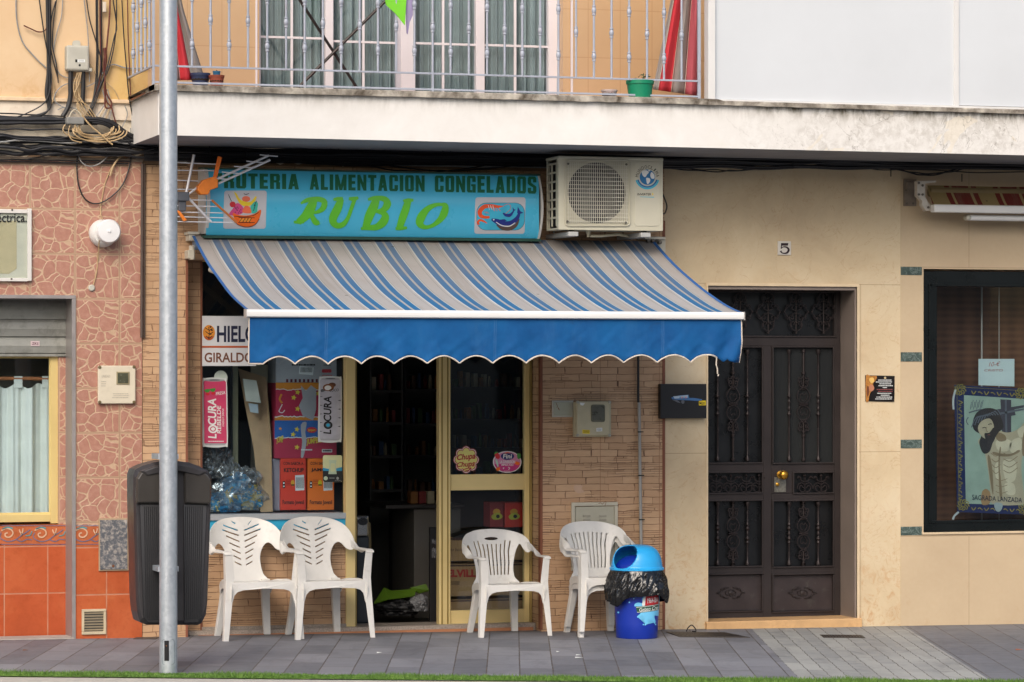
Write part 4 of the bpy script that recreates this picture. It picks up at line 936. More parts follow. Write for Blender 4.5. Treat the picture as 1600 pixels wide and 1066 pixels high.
mb = MB()
for px, py in ((1014, 376), (1021, 376), (1032, 379)): mb = MB(); mb.lathe(W(px, py, -.165), [(.001, .03), (.012, .03), (.012, 0), (.005, -.003), (.001, -.003)], 10, axis='y'); mb.build('bracket_bolt', P('dull_steel', '#6d675f', .5, .6), AW)

# ---- curved shop sign
def Ysg(py): t = (py - 316) / 54; return -.20 - .085 * (1 - t * t)
def sgtop(px): return 263 + (px - 319) * 10.5 / 526
def sgy(px, v): return sgtop(px) + v * (367.5 + (px - 319) * 5.5 / 526 - sgtop(px))
SG = thing('shop_sign', 'curved turquoise shop sign with green lettering above the striped awning', 'shop sign', W(580, 370, -.1))
def sg(u, v, o=0):
    px = 322 + u * 520; py = sgy(px, v); t = 2 * v - 1; Y = -.20 - .085 * (1 - t * t) - o; return W(px, py, Y)
def Yv(px, py):
    v = (py - sgtop(px)) / (sgy(px, 1) - sgtop(px)); t = 2 * v - 1; return -.20 - .085 * (1 - t * t)
TURQ = P('turquoise_sign_acrylic', '#4dbbe0', .3, 0, .04, 3, dirt=.04, dcol='#3a7488', ds=12)
mb = MB(); grid(mb, 20, 24, lambda u, v: sg(u, v)); mb.box(WX(322, -.2), WX(842, -.2), -.19, -.02, WZ(580, 367, -.2), WZ(580, 269, -.2)); mb.build('sign_panel', TURQ, SG)
mb = MB(); CAP = P('pale_sign_end', '#c9c8c4', .5, 0, .05)
for px0, px1 in ((319, 324), (839.5, 842.5)):
    rs = []
    for px in (px0, px1):
        pr = [W(px, sgy(580, v/20) + (sgtop(px) - sgtop(580)), -.205 - .088 * (1 - (2*v/20-1)**2)) for v in range(21)]
        X = WX(px, -.2); pr = [Vector((X, p.y, p.z)) for p in pr]
        rs.append(pr + [Vector((X, 0, pr[-1].z)), Vector((X, 0, pr[0].z))])
    mb.rings(rs, 0, False); mb.build('sign_end_cap', CAP, SG); mb = MB()
DGN = P('dark_green_edge', '#123f33', .5)
for yy in (0, 1):
    for px0, px1 in ((319, 580), (580, 845)):
        pass
for v, h in ((-.012, 2.6), (1.005, 4.0)):
    rs = []; mb = MB()
    for px in (319, 845):
        y = sgy(px, v); rs.append([W(px, y, -.215), W(px, y + h, -.215), W(px, y + h, -.02), W(px, y, -.02)])
    mb.rings([[Vector((WX((319, 845)[i], -.215), p.y, p.z)) for p in r] for i, r in enumerate(rs)], 0, False); mb.build('sign_edge_rail', DGN, SG)
def on_sign(mb, s, q, m=0, bold=0, shear=0, cuts=8, off=.002, sp=1.0, Yo=0):
    a = len(mb.v); v, f = glyphs(s, bold, shear, sp)
    bm = bmesh.new(); bv = [bm.verts.new((x, y, 0)) for x, y in v]
    for fc in f:
        try: bm.faces.new([bv[i] for i in fc])
        except ValueError: pass
    for k in range(1, cuts): bmesh.ops.bisect_plane(bm, geom=bm.verts[:] + bm.edges[:] + bm.faces[:], plane_co=(0, k/cuts, 0), plane_no=(0, 1, 0))
    bm.verts.index_update(); tl, tr, br, bl_ = [Vector(x) for x in q]; out = []
    for w_ in bm.verts:
        p = tl.lerp(tr, w_.co.x).lerp(bl_.lerp(br, w_.co.x), 1 - w_.co.y); out.append(W(p.x, p.y, Yv(p.x, p.y) - off))
    mb.raw(out, [tuple(x.index for x in fc.verts) for fc in bm.faces], m); bm.free()
def sign_poly(mb, pts, m=0, off=.002, step=4):
    bm = bmesh.new(); f = bm.faces.new([bm.verts.new((x, y, 0)) for x, y in pts]); f.normal_update()
    bmesh.ops.triangulate(bm, faces=[f])
    ys = [y for _, y in pts]; y = min(ys) + step
    while y < max(ys): bmesh.ops.bisect_plane(bm, geom=bm.verts[:] + bm.edges[:] + bm.faces[:], plane_co=(0, y, 0), plane_no=(0, 1, 0)); y += step
    bm.verts.index_update(); mb.raw([W(v.co.x, v.co.y, Yv(v.co.x, v.co.y) - off) for v in bm.verts], [tuple(x.index for x in fc.verts)[::-1] for fc in bm.faces], m); bm.free()
DG2 = P('dark_green_lettering', '#1d6a48', .5, 0, .05); LIME = P('lime_green_lettering', '#62c22e', .45, 0, .05)
BLK = {'I': ([(0,0,.26,1)], [], .26), 'L': ([(0,0,.26,1), (.26,0,.52,.19)], [], .52), 'T': ([(0,.81,.6,1), (.17,0,.43,.81)], [], .6),
 'E': ([(0,0,.26,1), (.26,.81,.53,1), (.26,.41,.50,.59), (.26,0,.53,.19)], [], .53), 'F': ([(0,0,.26,1), (.26,.81,.53,1), (.26,.41,.50,.59)], [], .53),
 'U': ([(0,.1,.26,1), (.38,.1,.64,1), (.26,0,.38,.16)], [((0,.1),(.08,0),(.26,0),(.26,.1)), ((.38,.1),(.38,0),(.56,0),(.64,.1))], .64),
 'O': ([(0,.1,.25,.9), (.39,.1,.64,.9), (.25,0,.39,.15), (.25,.85,.39,1)], [((0,.1),(.08,0),(.25,0),(.25,.1)), ((.39,.1),(.39,0),(.56,0),(.64,.1)), ((0,.9),(.25,.9),(.25,1),(.08,1)), ((.39,.9),(.64,.9),(.56,1),(.39,1))], .64),
 'D': ([(0,0,.25,1), (.39,.12,.64,.88), (.25,0,.39,.16), (.25,.84,.39,1)], [((.39,.12),(.39,0),(.54,0),(.64,.12)), ((.39,.88),(.64,.88),(.54,1),(.39,1))], .64),
 'C': ([(0,.1,.25,.9), (.25,0,.39,.15), (.25,.85,.39,1), (.39,.1,.64,.38), (.39,.62,.64,.9)], [((0,.1),(.08,0),(.25,0),(.25,.1)), ((.39,.1),(.39,0),(.56,0),(.64,.1)), ((0,.9),(.25,.9),(.25,1),(.08,1)), ((.39,.9),(.64,.9),(.56,1),(.39,1))], .64),
 'G': ([(0,.1,.25,.9), (.25,0,.39,.15), (.25,.85,.39,1), (.40,.0,.64,.5), (.31,.38,.40,.5), (.39,.64,.64,.9)], [((0,.1),(.08,0),(.25,0),(.25,.1)), ((0,.9),(.25,.9),(.25,1),(.08,1)), ((.39,.9),(.64,.9),(.56,1),(.39,1))], .64),
 'N': ([(0,0,.22,1), (.44,0,.66,1)], [((.0,1),(.22,.98),(.66,0),(.44,.02))], .66), 'M': ([(0,0,.22,1), (.62,0,.84,1)], [((.0,1),(.24,1),(.52,0),(.32,0)), ((.84,1),(.60,1),(.32,0),(.52,0))], .84),
 'A': ([(.2,.2,.48,.36)], [((0,0),(.25,0),(.42,1),(.2,1)), ((.68,0),(.43,0),(.26,1),(.48,1))], .68),
 'R': ([(0,0,.25,1), (.25,.84,.42,1), (.25,.43,.42,.58), (.39,.58,.63,.88), (.39,.0,.64,.43)], [((.42,.88),(.42,1),(.54,1),(.63,.88)), ((.42,.58),(.63,.58),(.56,.5),(.62,.43),(.42,.43))], .64),
 'S': ([(0,.58,.24,.88), (.38,.12,.62,.42), (.24,0,.38,.16), (.24,.84,.38,1), (0,.1,.24,.34), (.38,.66,.62,.9)], [((0,.1),(.08,0),(.24,0),(.24,.1)), ((.38,.12),(.38,0),(.54,0),(.62,.12)), ((0,.88),(.24,.88),(.24,1),(.08,1)), ((.38,.9),(.62,.9),(.54,1),(.38,1)), ((0,.6),(.24,.64),(.62,.42),(.60,.34),(.38,.36),(.08,.5))], .62)}
for wd, x0, x1 in (('FRUTERIA', 334, 467), ('ALIMENTACION', 484, 663.5), ('CONGELADOS', 679.5, 838)):
    tot = sum(BLK[c][2] for c in wd) + .13 * (len(wd) - 1); k = (x1 - x0) / tot; cx_ = x0; mb = MB()
    for ch in wd:
        rs_, ps_, wl = BLK[ch]; j = 0
        for poly in [((a, b), (c, b), (c, d), (a, d)) for a, b, c, d in rs_] + list(ps_):
            pts = []
            for u, v in poly:
                X_ = cx_ + u * k; t0, b0 = 270.8 + (X_ - 345) * .0108, 294 + (X_ - 345) * .0178; pts.append((X_, b0 + (t0 - b0) * v))
            sign_poly(mb, pts, 0, .003 + .0002 * j, 4); j += 1
        cx_ += (wl + .13) * k
    mb.build('sign_lettering', DG2, SG)
def rib(pts, wd):     # brush stroke outline along pts with varying width
    p = spl(pts, 5); ww = spl([(w_, 0) for w_ in wd], 5); L_, R_ = [], []
    for i in range(len(p)):
        d = p[min(i+1, len(p)-1)] - p[max(i-1, 0)]; d.normalize(); nn = Vector((-d.y, d.x, 0)) * ww[i].x / 2; L_.append(p[i] + nn); R_.append(p[i] - nn)
    return L_, R_
mb = MB()
def stroke(pts, wd, off):
    L_, R_ = rib(pts, wd)
    for i in range(len(L_) - 1): sign_poly(mb, [(q.x, q.y) for q in (L_[i], L_[i+1], R_[i+1], R_[i])], 0, off, 3)
# R U B I O drawn as heavy italic brush letters
for k, (pts, wd) in enumerate((
    ([(491, 313), (486, 324), (478, 337), (466, 347.5)], [10, 15, 14, 10]), ([(459, 347), (468, 347.5), (475, 347)], [4, 5, 4]), ([(470, 318), (480, 313), (492, 311.5), (501, 312), (507, 316), (505, 325), (497, 331), (487, 333)], [3, 7, 8, 8, 9, 9, 6, 3]), ([(487, 332), (489, 341), (494, 348), (499, 347)], [4, 8, 9, 6]),
    ([(521, 312), (528, 311), (536, 310)], [4, 6, 4]), ([(533, 311), (528, 325), (521, 339), (521, 348), (528, 353), (537, 350), (544, 340), (549, 326), (554, 312)], [9, 13, 13, 11, 9, 8, 6, 6, 6]), ([(545, 310.5), (552, 311), (560, 309)], [4, 7, 4]),
    ([(588, 311), (584, 323), (577, 338), (571, 356)], [11, 14, 14, 10]), ([(575, 312), (584, 310), (596, 310), (603, 313), (605, 320), (599, 328), (588, 331)], [4, 7, 8, 10, 12, 9, 5]), ([(588, 331), (598, 333), (602, 339), (598, 348), (588, 355), (577, 356), (564, 357.5)], [4, 8, 12, 13, 10, 8, 4]),
    ([(638, 313), (634, 327), (629, 341), (624, 357)], [10, 12, 12, 10]), ([(630, 314), (638, 313), (646, 313)], [4, 6, 4]), ([(618, 357.5), (626, 357), (636, 356)], [4, 6, 4]),
    ([(694, 320), (682, 320), (669, 326), (659, 338), (656, 349), (663, 355), (675, 353), (687, 344), (694, 333), (696, 322), (690, 319.5)], [4, 6, 9, 13, 12, 7, 6, 9, 12, 9, 5]))):
    if k in (4, 7, 10, 13): mb.build('sign_name_lettering', LIME, SG); mb = MB()
    stroke(pts, wd, .003 + .0004 * (k % 6))
mb.build('sign_name_lettering', LIME, SG)
# picture panels on the sign
PG = P('pale_grey_print', '#c6c6cb', .5, 0, .02)
mb = MB(); mats = [PG, ORG, YEL, PINK, P('mint_print', '#3fb8a4', .5), INK, P('amber_print', '#e8a23a', .5), RED, P('salmon_print', '#e96f4c', .5)]
sign_poly(mb, [(x + (y-328) * -.03, y) for x, y in rrect(349.5, 298, 416, 357.5, 4)], 0, .002)
def sp_(pts, m, o=.003, n=5): sign_poly(mb, spx(pts, n), m, o, 4)
sp_([(358, 334), (364, 326), (369, 318), (375, 319), (380, 325), (379, 333), (372, 336), (363, 337)], 3, .003)
rnd = random.Random(2)
for k in range(16): x, y = rnd.uniform(362, 377), rnd.uniform(322, 333); sign_poly(mb, ell(x, y, .8, .8, 6), 5, .0036)
sp_([(366, 300), (370, 303), (374, 310), (382, 315), (392, 315), (399, 307), (401, 309), (397, 317), (389, 322), (380, 322), (373, 316), (368, 306)], 2, .004)
sign_poly(mb, ell(384.5, 311, 6.5, 4.6, 16), 8, .0032); sign_poly(mb, ell(363.5, 319.5, 4.6, 4.6, 14), 7, .0045)
sp_([(393, 320), (399, 315), (403, 318), (402, 328), (403, 333), (393, 333), (391, 326)], 4, .0042)
sp_([(379, 332), (382, 323), (386, 321.5), (391, 325), (392, 333)], 8, .0048)
sign_poly(mb, spx([(364, 333), (372, 336), (385, 337), (398, 334), (406, 328), (408, 331), (405, 342), (399, 351), (391, 354), (380, 354), (370, 350), (366, 342)], 4), 1, .0055)
for i in range(4): sign_poly(mb, [(375 + i*4.6, 341.5), (378.6 + i*4.6, 341.5), (377.6 + i*4.6, 346.5), (374 + i*4.6, 346.5)], 6, .006)
def sline(pts, w_, m=5, o=.0065):
    p = spl(pts, 4)
    for i in range(len(p) - 1):
        d = (p[i+1] - p[i]).normalized(); nn = Vector((-d.y, d.x, 0)) * w_ / 2
        sign_poly(mb, [(q.x, q.y) for q in (p[i] + nn, p[i+1] + nn, p[i+1] - nn, p[i] - nn)], m, o)
for pts in (([(366, 338), (380, 339), (395, 337), (404, 332)]), [(371, 351), (381, 354.5), (391, 354.5), (400, 350), (405, 342)], [(373, 340), (398, 340.5)], [(372, 348), (398, 348)], [(357, 304), (359, 309), (362, 315)], [(401, 314), (397, 322)], [(399, 320), (396, 330)], [(381, 302.5), (384, 304), (389, 302.5)], [(367, 346), (371, 351)],
            [(374, 347), (378, 341)], [(379, 348), (383, 341)], [(384, 348), (388, 341)], [(389, 348), (393, 341)]): sline(pts, .9)
mb.build('fruit_basket_picture', mats, SG)
mb = MB(); mats = [PG, P('aqua_print', '#3fb4d4', .45), P('shrimp_orange_print', '#e8531d', .5), P('fish_navy_print', '#1f2f86', .5), PAPER, P('fish_brown_print', '#5d4a42', .5), P('picture_outline', '#4f6f82', .5)]
sign_poly(mb, [(x + (y-335) * -.03, y) for x, y in rrect(742, 308.5, 820.5, 365.5, 4)], 0, .002)
sign_poly(mb, rrect(744.5, 316.8, 820, 360.2, 15), 6, .0026); sign_poly(mb, rrect(745.2, 317.5, 819.3, 359.5, 14.5), 1, .003)
def fst(pts, wd, m, o=.004):
    L_, R_ = rib(pts, wd)
    for i in range(len(L_) - 1): sign_poly(mb, [(q.x, q.y) for q in (L_[i], L_[i+1], R_[i+1], R_[i])], m, o, 3)
fst([(786, 322.5), (778, 323), (768, 322), (757, 323), (750, 330), (751, 337), (757, 339.5), (765, 339.5)], [1, 4, 5.5, 6.5, 7, 6, 4.5, 3.5], 2)
fst([(761, 349), (756, 346), (750, 344), (746.5, 348), (749, 351)], [1, 3, 3.6, 3.2, 2], 2)
fst([(786, 322), (795, 319), (798, 326), (790, 334)], [.6, .6, .6, .6], 2)
for x in (763, 766.5, 770): fst([(x, 321), (x + 1, 325), (x + 2, 328)], [.8, .8, .5], 4, .0046)
for x in (757, 760): fst([(x, 331), (x + 4, 334)], [.8, .5], 2)
for x in (769, 773, 778): fst([(x, 325), (x + 4, 330)], [1.2, .6], 2, .0042)
fst([(776, 351), (784, 356), (796, 357), (806, 352), (811, 342)], [2, 6, 7, 5, 2], 5)
fst([(768, 343), (776, 346), (786, 350), (798, 349), (808, 341), (812, 331)], [3, 8, 9, 8, 6, 3], 3, .0045)
fst([(775, 347), (784, 352.5), (796, 353.5), (805, 348)], [1.2, 1.6, 1.6, 1], 4, .005)
sign_poly(mb, [(809, 323), (813, 330), (818, 332.5), (811, 335), (808, 333)], 3, .0046); sign_poly(mb, ell(771.5, 343.5, 1.2, 1.2, 8), 4, .0052)
sign_poly(mb, [(778, 344), (788, 342.5), (792, 345), (784, 347)], 3, .0046)
fst([(786, 333), (791, 336.5), (798, 335.5), (803, 329)], [2, 4.5, 4, 1.5], 3, .0045); fst([(789, 337), (796, 338.5), (801, 334.5)], [1, 1.8, .8], 5, .004)
sign_poly(mb, [(801, 323.5), (803, 327), (806, 328), (803, 330), (801.5, 330)], 3, .0046)
mb.build('seafood_picture', mats, SG)

# ---- air conditioning unit
YC = -.50
AC = thing('air_conditioner', 'cream outdoor air conditioning unit with round fan grille beside the turquoise sign', 'air conditioner', W(950, 360, -.25))
ACM = P('cream_painted_steel', '#c0bca8', .42, 0, .05, 6, dirt=.1, dcol='#8d876f', ds=9); ACM2 = P('dull_cream_plastic', '#b7b3a0', .45, 0, .05, 8)  # plastic parts are a slightly darker cream than the casing
Xc0, Xc1 = WX(873, YC), WX(1035.5, YC); zc0, zc1 = WZ(950, 359.5, YC), WZ(950, 247, YC); yb = YC + .27
fx, fy, fr_ = 932.5, 301.5, 45.5
FC = W(fx, fy, YC); rad = (WX(fx + fr_, YC) - WX(fx - fr_, YC)) / 2
mb = MB(); N = 48      # casing: front face with a real round opening
hole = [(FC.x + rad * math.cos(2*PI*k/N), FC.z + rad * math.sin(2*PI*k/N)) for k in range(N)]
v, f = flat_shape([(Xc0, zc0), (Xc1, zc0), (Xc1, zc1), (Xc0, zc1)], [hole], .012, .002, fn=lambda u, v, w_: Vector((u, YC + .006 - w_, v)))
mb.raw(v, f)
mb.box(Xc0, Xc1, YC + .012, yb, zc1 - .012, zc1); mb.box(Xc0, Xc1, YC + .012, yb, zc0, zc0 + .012); mb.box(Xc1 - .012, Xc1, YC + .012, yb, zc0 + .012, zc1 - .012)
mb.box(Xc0 + .012, Xc1 - .012, yb - .01, yb, zc0 + .012, zc1 - .012); 
mb.box(Xc0, Xc0 + .008, YC + .012, YC + .05, zc0 + .012, zc1 - .012); mb.box(Xc0, Xc0 + .008, yb - .02, yb, zc0 + .012, zc1 - .012)
cas = mb.build('casing', ACM, AC, bevel=.004)
mb = MB(); mb.box(Xc0 - .004, Xc1 + .004, YC - .006, yb + .004, zc1 - .012, zc1 + .008); mb.build('top_cover', ACM, AC, bevel=.006)
mb = MB(); mb.box(Xc0 + .02, WX(992, YC), yb - .06, yb - .02, zc0 + .02, zc1 - .02); mb.build('condenser_fins', P('dark_condenser_fins', '#16151c', .6, .1, .3, 90), AC)
mb = MB(); mb.rings([[(FC.x + r * math.cos(2*PI*k/48), y, FC.z + r * math.sin(2*PI*k/48)) for k in range(48)] for r, y in ((rad, YC + .008), (rad * .96, YC + .06), (rad * .96, yb - .08))], 0, True, False); mb.build('fan_shroud', P('dim_fan_shroud', '#5d5a58', .6), AC)
mb = MB()
for k in range(3):
    a0 = 2 * PI * k / 3 + .5; mb.raw([(FC.x + r * math.cos(a), YC + .1 + (.04 if a > a0 + .3 else 0), FC.z + r * math.sin(a)) for r, a in ((.03, a0), (rad * .92, a0 - .1), (rad * .9, a0 + .9), (.03, a0 + 1.2))], [(0, 1, 2, 3)])
mb.lathe((FC.x, YC + .09, FC.z), [(.001, 0), (.035, .004), (.04, .05), (.001, .05)], 16, axis='y'); mb.build('fan', P('dark_fan_plastic', '#35343a', .5), AC)
mb = MB()      # wire guard
gx0, gx1, gy0, gy1 = 886.5, 981.5, 253.5, 349
n = 0; x = gx0 + 2
while x < gx1 - 1: mb.pbox(x, gy0, x + .62, gy1, YC - .012, YC - .007); x += 3.0
for i in range(15): y = gy0 + 4 + i * 6.3; mb.pbox(gx0, y, gx1, y + .8, YC - .016, YC - .012)
mb.build('fan_guard', P('cream_wire', '#c9c6b8', .4), AC)
mb = MB(); q = rrect(gx0 - 3, gy0 - 3, gx1 + 3, gy1 + 4, 6); pp = [W(a, b, YC - .006) for a, b in q]; mb.tube(pp, .006, 6, closed=True); mb.build('guard_surround', ACM2, AC)
mb = MB()
for a, b in ((888, 256), (979, 257), (887, 346), (978, 348)): mb = MB(); mb.lathe(W(a, b, YC - .018), [(.001, 0), (.008, .001), (.008, .006)], 10, axis='y'); mb.build('guard_screw', P('screw_steel', '#6f6b62', .4, .7), AC)
mb = MB(); q = rrect(991.5, 253.5, 1031, 353.5, 5); mb.ppoly([(a, b) for a, b in q], YC - .004, .004); mb.build('service_panel', P('cream_service_panel', '#c4c0ad', .4, 0, .03), AC, bevel=.003)
# side louvres
mb = MB()
for i in range(7):
    for j in range(2):
        zt_ = zc1 - .035 - i * (zc1 - zc0 - .06) / 7; h_ = (zc1 - zc0 - .06) / 7
        ya, yb_ = YC + .05 + j * .1, YC + .05 + (j + 1) * .1
        for (a1, b1, c1, d1) in ((ya, yb_, zt_ - .010, zt_ + .002), (ya, ya + .014, zt_ - h_, zt_ - .010)): mb.box(Xc0, Xc0 + .008, a1, b1, c1, d1)
mb.build('side_louvre', ACM2, AC)
# badge on the unit
mb = MB(); LB = P('logo_blue', '#1f6fa6', .4); LC = P('logo_cyan', '#2fb0cc', .4)
YL = YC - .006; gx, gy, gr = 1011.5, 277, 12
mb.ppoly(ell(gx, gy, gr, gr, 28), YL, 0, 0)
for land in ([(1003, 268), (1009, 266), (1014, 269), (1011, 273), (1008, 277), (1004, 274)], [(1010, 278), (1015, 279), (1016, 283), (1012, 288), (1010, 283)], [(1018, 269), (1022, 273), (1022.5, 279), (1018, 279), (1016, 274)], [(1012, 266), (1016, 266), (1015, 268)]): mb.ppoly(spx(land, 3), YL - .001, 0, 2)
arc = lambda r, a0, a1, n=20: [(gx + r * math.cos(math.radians(a0 + (a1-a0)*k/n)), gy + r * math.sin(math.radians(a0 + (a1-a0)*k/n))) for k in range(n+1)]
mb.ppoly(arc(16.5, 15, 165) + arc(14, 165, 15), YL, 0, 0); mb.ppoly(arc(19, 15, 165) + arc(16.8, 165, 15), YL, 0, 1)
for i, ch in enumerate('MUNDOCLIMA'):
    a = math.radians(-172 + i * 164 / 9); c_ = Vector((gx + 16.2 * math.cos(a), gy + 16.2 * math.sin(a))); r_ = Vector((-math.sin(a), math.cos(a))); u_ = Vector((math.cos(a), math.sin(a)))
    h, w_ = 2.5, (.8 if ch == 'I' else 1.9)
    q = [c_ + u_*h - r_*w_, c_ + u_*h + r_*w_, c_ - u_*h + r_*w_, c_ - u_*h - r_*w_]; text(mb, ch, [(p.x, p.y) for p in q], YL, 3)
text(mb, 'INVERTER', (996, 302, 1017.5, 305.5), YL, 3, .01); mb.ppoly([(1019, 301.5), (1021.5, 303.5), (1019, 305.5)], YL, 0, 4); mb.ppoly([(1000, 307.3), (1022, 308), (1022, 309), (1000, 308)], YL, 0, 1)
mb.build('badge_and_lettering', [LB, LC, PAPER, INK, YEL], AC)
mb = MB()
for a in (895, 1008):
    p0, p1 = W(a - 28, 365, -.02), W(a, 362, YC + .02); 
    mb = MB(); mb.box(p1.x - .04, p1.x + .03, YC - .01, -.01, zc0 - .045, zc0 - .015); mb.build('support_bracket', P('galvanised_bracket', '#b3b3b0', .45, .2, .1, 9), AC, bevel=.004)
mb = MB(); mb.box(WX(864), WX(866), -.01, 0, zc0 - .08, zc0 + .2) ; mb.build('bracket_rail', P('galvanised_bracket', '#b3b3b0', .45, .2, .1, 9), AC, bevel=.004)
mb = MB(); 
for a in (893, 1006): 
    p = W(a, 360, YC + .08); mb = MB(); mb.lathe((p.x, p.y, zc0 - .016), [(.02, 0), (.022, .008), (.018, .017)], 12); mb.build('rubber_foot', P('dark_rubber', '#4a4844', .8), AC)
mb = MB(); z_ = zc0
mb.lathe((WX(919, YC + .1), YC + .1, z_ - .045), [(.009, 0), (.009, .02), (.014, .022), (.02, .045)], 10); mb.tube([W(922, 369, YC + .1), W(940, 369, YC + .12), W(965, 366.5, YC + .14), W(980, 369, YC + .2), W(986, 373, -.1)], .009, 8)
mb.build('drain_hose', P('cream_hose', '#b3ad96', .6), AC)
mb = MB(); mb.tube(spl([tuple(W(1034, 300, -.35)), tuple(W(1039, 312, -.38)), tuple(W(1042, 323, -.38)), tuple(W(1039, 333, -.3)), tuple(W(1035, 334, -.2))], 6), .005, 6); mb.build('power_lead', CABLE, AC)
mb = MB(); mb.box(Xc1, Xc1 + .02, YC + .1, yb, zc0 + .2, zc1 - .04); mb.build('valve_cover', ACM2, AC, bevel=.004)
# ================================================================ plastic chairs
def sect(c, u, v, n=12, e=.6):
    """rounded-rectangle ring"""
    o = []
    for k in range(n):
        a = 2*PI*k/n + PI/n; ca, sa = math.cos(a), math.sin(a)
        o.append(Vector(c) + Vector(u) * (math.copysign(abs(ca)**e, ca)) + Vector(v) * (math.copysign(abs(sa)**e, sa)))
    return o
def make_chair(label, kind):
    t = thing('garden_chair', label, 'chair', (0, 0, 0), 'white plastic chairs in front of the shop')
    # seat: dished slab
    mb = MB()
    def seat(u, v, o=0):
        wd = .232 - .05 * v; y = -.235 + .40 * v; x = (2*u - 1) * wd
        return (x, y, .405 - .012 * math.sin(PI*u) * math.sin(PI * min(1, v * 1.1)) - .018 * v + (.0 if v > .06 else -.012 * (1 - v/.06)) + o)
    grid(mb, 16, 16, lambda u, v: seat(u, v)); grid(mb, 16, 16, lambda u, v: seat(1 - u, v, -.006)); mb.build('seat', PLAST, t)
    # backrest
    V = lambda r: r
    if kind == 'palm':
        top, hw, nk = .425, .285, .125
        outer = spx([(-.150, -.03), (-.134, .03), (-.122, .09), (-.122, .15), (-.136, .20), (-.158, .235), (-.185, .250), (-.21, .235), (-.235, .205), (-.268, .195), (-.288, .22), (-.286, .27), (-.262, .33), (-.215, .38), (-.14, .412), (-.05, .425),
                     (.05, .425), (.14, .412), (.215, .38), (.262, .33), (.286, .27), (.288, .22), (.268, .195), (.235, .205), (.21, .235), (.185, .250), (.158, .235), (.136, .20), (.122, .15), (.122, .09), (.134, .03), (.150, -.03)], 5)
        holes = []
        rows = [(.366, .050, .085, .052), (.334, .022, .135, .052), (.298, .018, .145, .056), (.256, .017, .118, .054), (.214, .016, .098, .046), (.173, .015, .082, .040), (.132, .015, .073, .036), (.092, .015, .068, .032)]
        for i, (z, a, b_, dz) in enumerate(rows):
            for sx in (-1, 1):
                h = .0072; L_ = [(a, z), ((a+b_)/2, z + dz * .38), (b_, z + dz * .8)]
                if i == 0 and sx == -1: L_ = [(.035, z + .015), (.05, z + .022), (.068, z + .034)]
                hl = [(sx * x, y + h) for x, y in L_] + [(sx * x, y - h) for x, y in reversed(L_)]
                holes.append(hl)
    else:
        outer = spx([(-.165, -.03), (-.155, .03), (-.150, .09), (-.162, .17), (-.182, .24), (-.205, .285), (-.222, .285), (-.238, .25), (-.26, .225), (-.284, .235), (-.290, .27), (-.272, .325), (-.225, .365), (-.14, .392), (-.05, .402),
                     (.05, .402), (.14, .392), (.225, .365), (.272, .325), (.290, .27), (.284, .235), (.26, .225), (.238, .25), (.222, .285), (.205, .285), (.182, .24), (.162, .17), (.150, .09), (.155, .03), (.165, -.03)], 5)
        holes = []
        n = 9
        for k in range(n):
            s_ = (k - (n-1)/2) / ((n-1)/2); xb, xt = s_ * .112, s_ * .150; zt_ = .325 - .012 * s_*s_; zb_ = .045
            if kind == 'slat': zt_ = (.29 if abs(s_) < .6 else .325 - .01 * abs(s_))
            wd = .0072
            xm = xb + (xt - xb) * .35
            holes.append([(xb - wd, zb_), (xm - wd, .14), (xt * .86 - wd, .23), (xt - wd, zt_), (xt + wd, zt_), (xt * .86 + wd, .23), (xm + wd, .14), (xb + wd, zb_)])
        if kind == 'slat': holes.append([(x * 1, y) for x, y in ell(0, .330, .058, .015, 20)])
        else:
            holes = [h for h in holes]
    def bend(u, v, w_):
        x = u; z = .405 + v; back = .165 + .22 * v + .06 * v * v; y = back - 1.15 * max(0, abs(x) - .10) ** 1.55 - .12 * x * x + w_
        return Vector((x * (1 - .35 * max(0, abs(x) - .2)), y, z * (1 - 0) - .25 * max(0, abs(x) - .2) ** 1.2 * 0))
    v, f = flat_shape(outer, holes, .007, .0028, [i * .028 for i in range(-10, 11)], [i * .03 for i in range(0, 14)], bend)
    mb = MB(); mb.raw(v, f, 0, False); bk = mb.build('backrest', PLAST, t)
    es = bk.modifiers.new('s', 'EDGE_SPLIT'); es.split_angle = math.radians(35)
    bk.data.polygons.foreach_set('use_smooth', [True] * len(bk.data.polygons))
    # arms
    hz = .225 if kind == 'palm' else .262
    for sx in (-1, 1):
        mb = MB(); b0 = bend(sx * .272, hz, 0); rs = []
        path = [(b0 + Vector((0, .006, .012)), Vector((0, .006, .030)), Vector((sx * .008, .004, 0))),
                (Vector((sx * .279, b0.y - .05, .405 + hz - .004)), Vector((-sx * .010, 0, .029)), Vector((sx * .008, 0, .002))),
                (Vector((sx * .282, b0.y - .12, .405 + hz - .026)), Vector((-sx * .022, 0, .018)), Vector((sx * .006, 0, .008))),
                (Vector((sx * .279, -.03, .612)), Vector((-sx * .027, 0, .006)), Vector((0, 0, .009))),
                (Vector((sx * .272, -.14, .612)), Vector((-sx * .028, 0, .001)), Vector((0, 0, .009))),
                (Vector((sx * .264, -.225, .612)), Vector((-sx * .028, 0, 0)), Vector((0, 0, .009))),
                (Vector((sx * .262, -.252, .604)), Vector((-sx * .028, 0, 0)), Vector((0, .006, .006)))]
        for c, u, w_ in path: rs.append(sect(c, u, w_))
        cc = [spl([tuple(r[j]) for r in rs], 4) for j in range(12)]
        mb.rings([[cc[j][i] for j in range(12)] for i in range(len(cc[0]))]); mb.build('armrest', PLAST, t)
        # front leg: L-shaped channel, tapering to the foot
        mb = MB(); rs = []
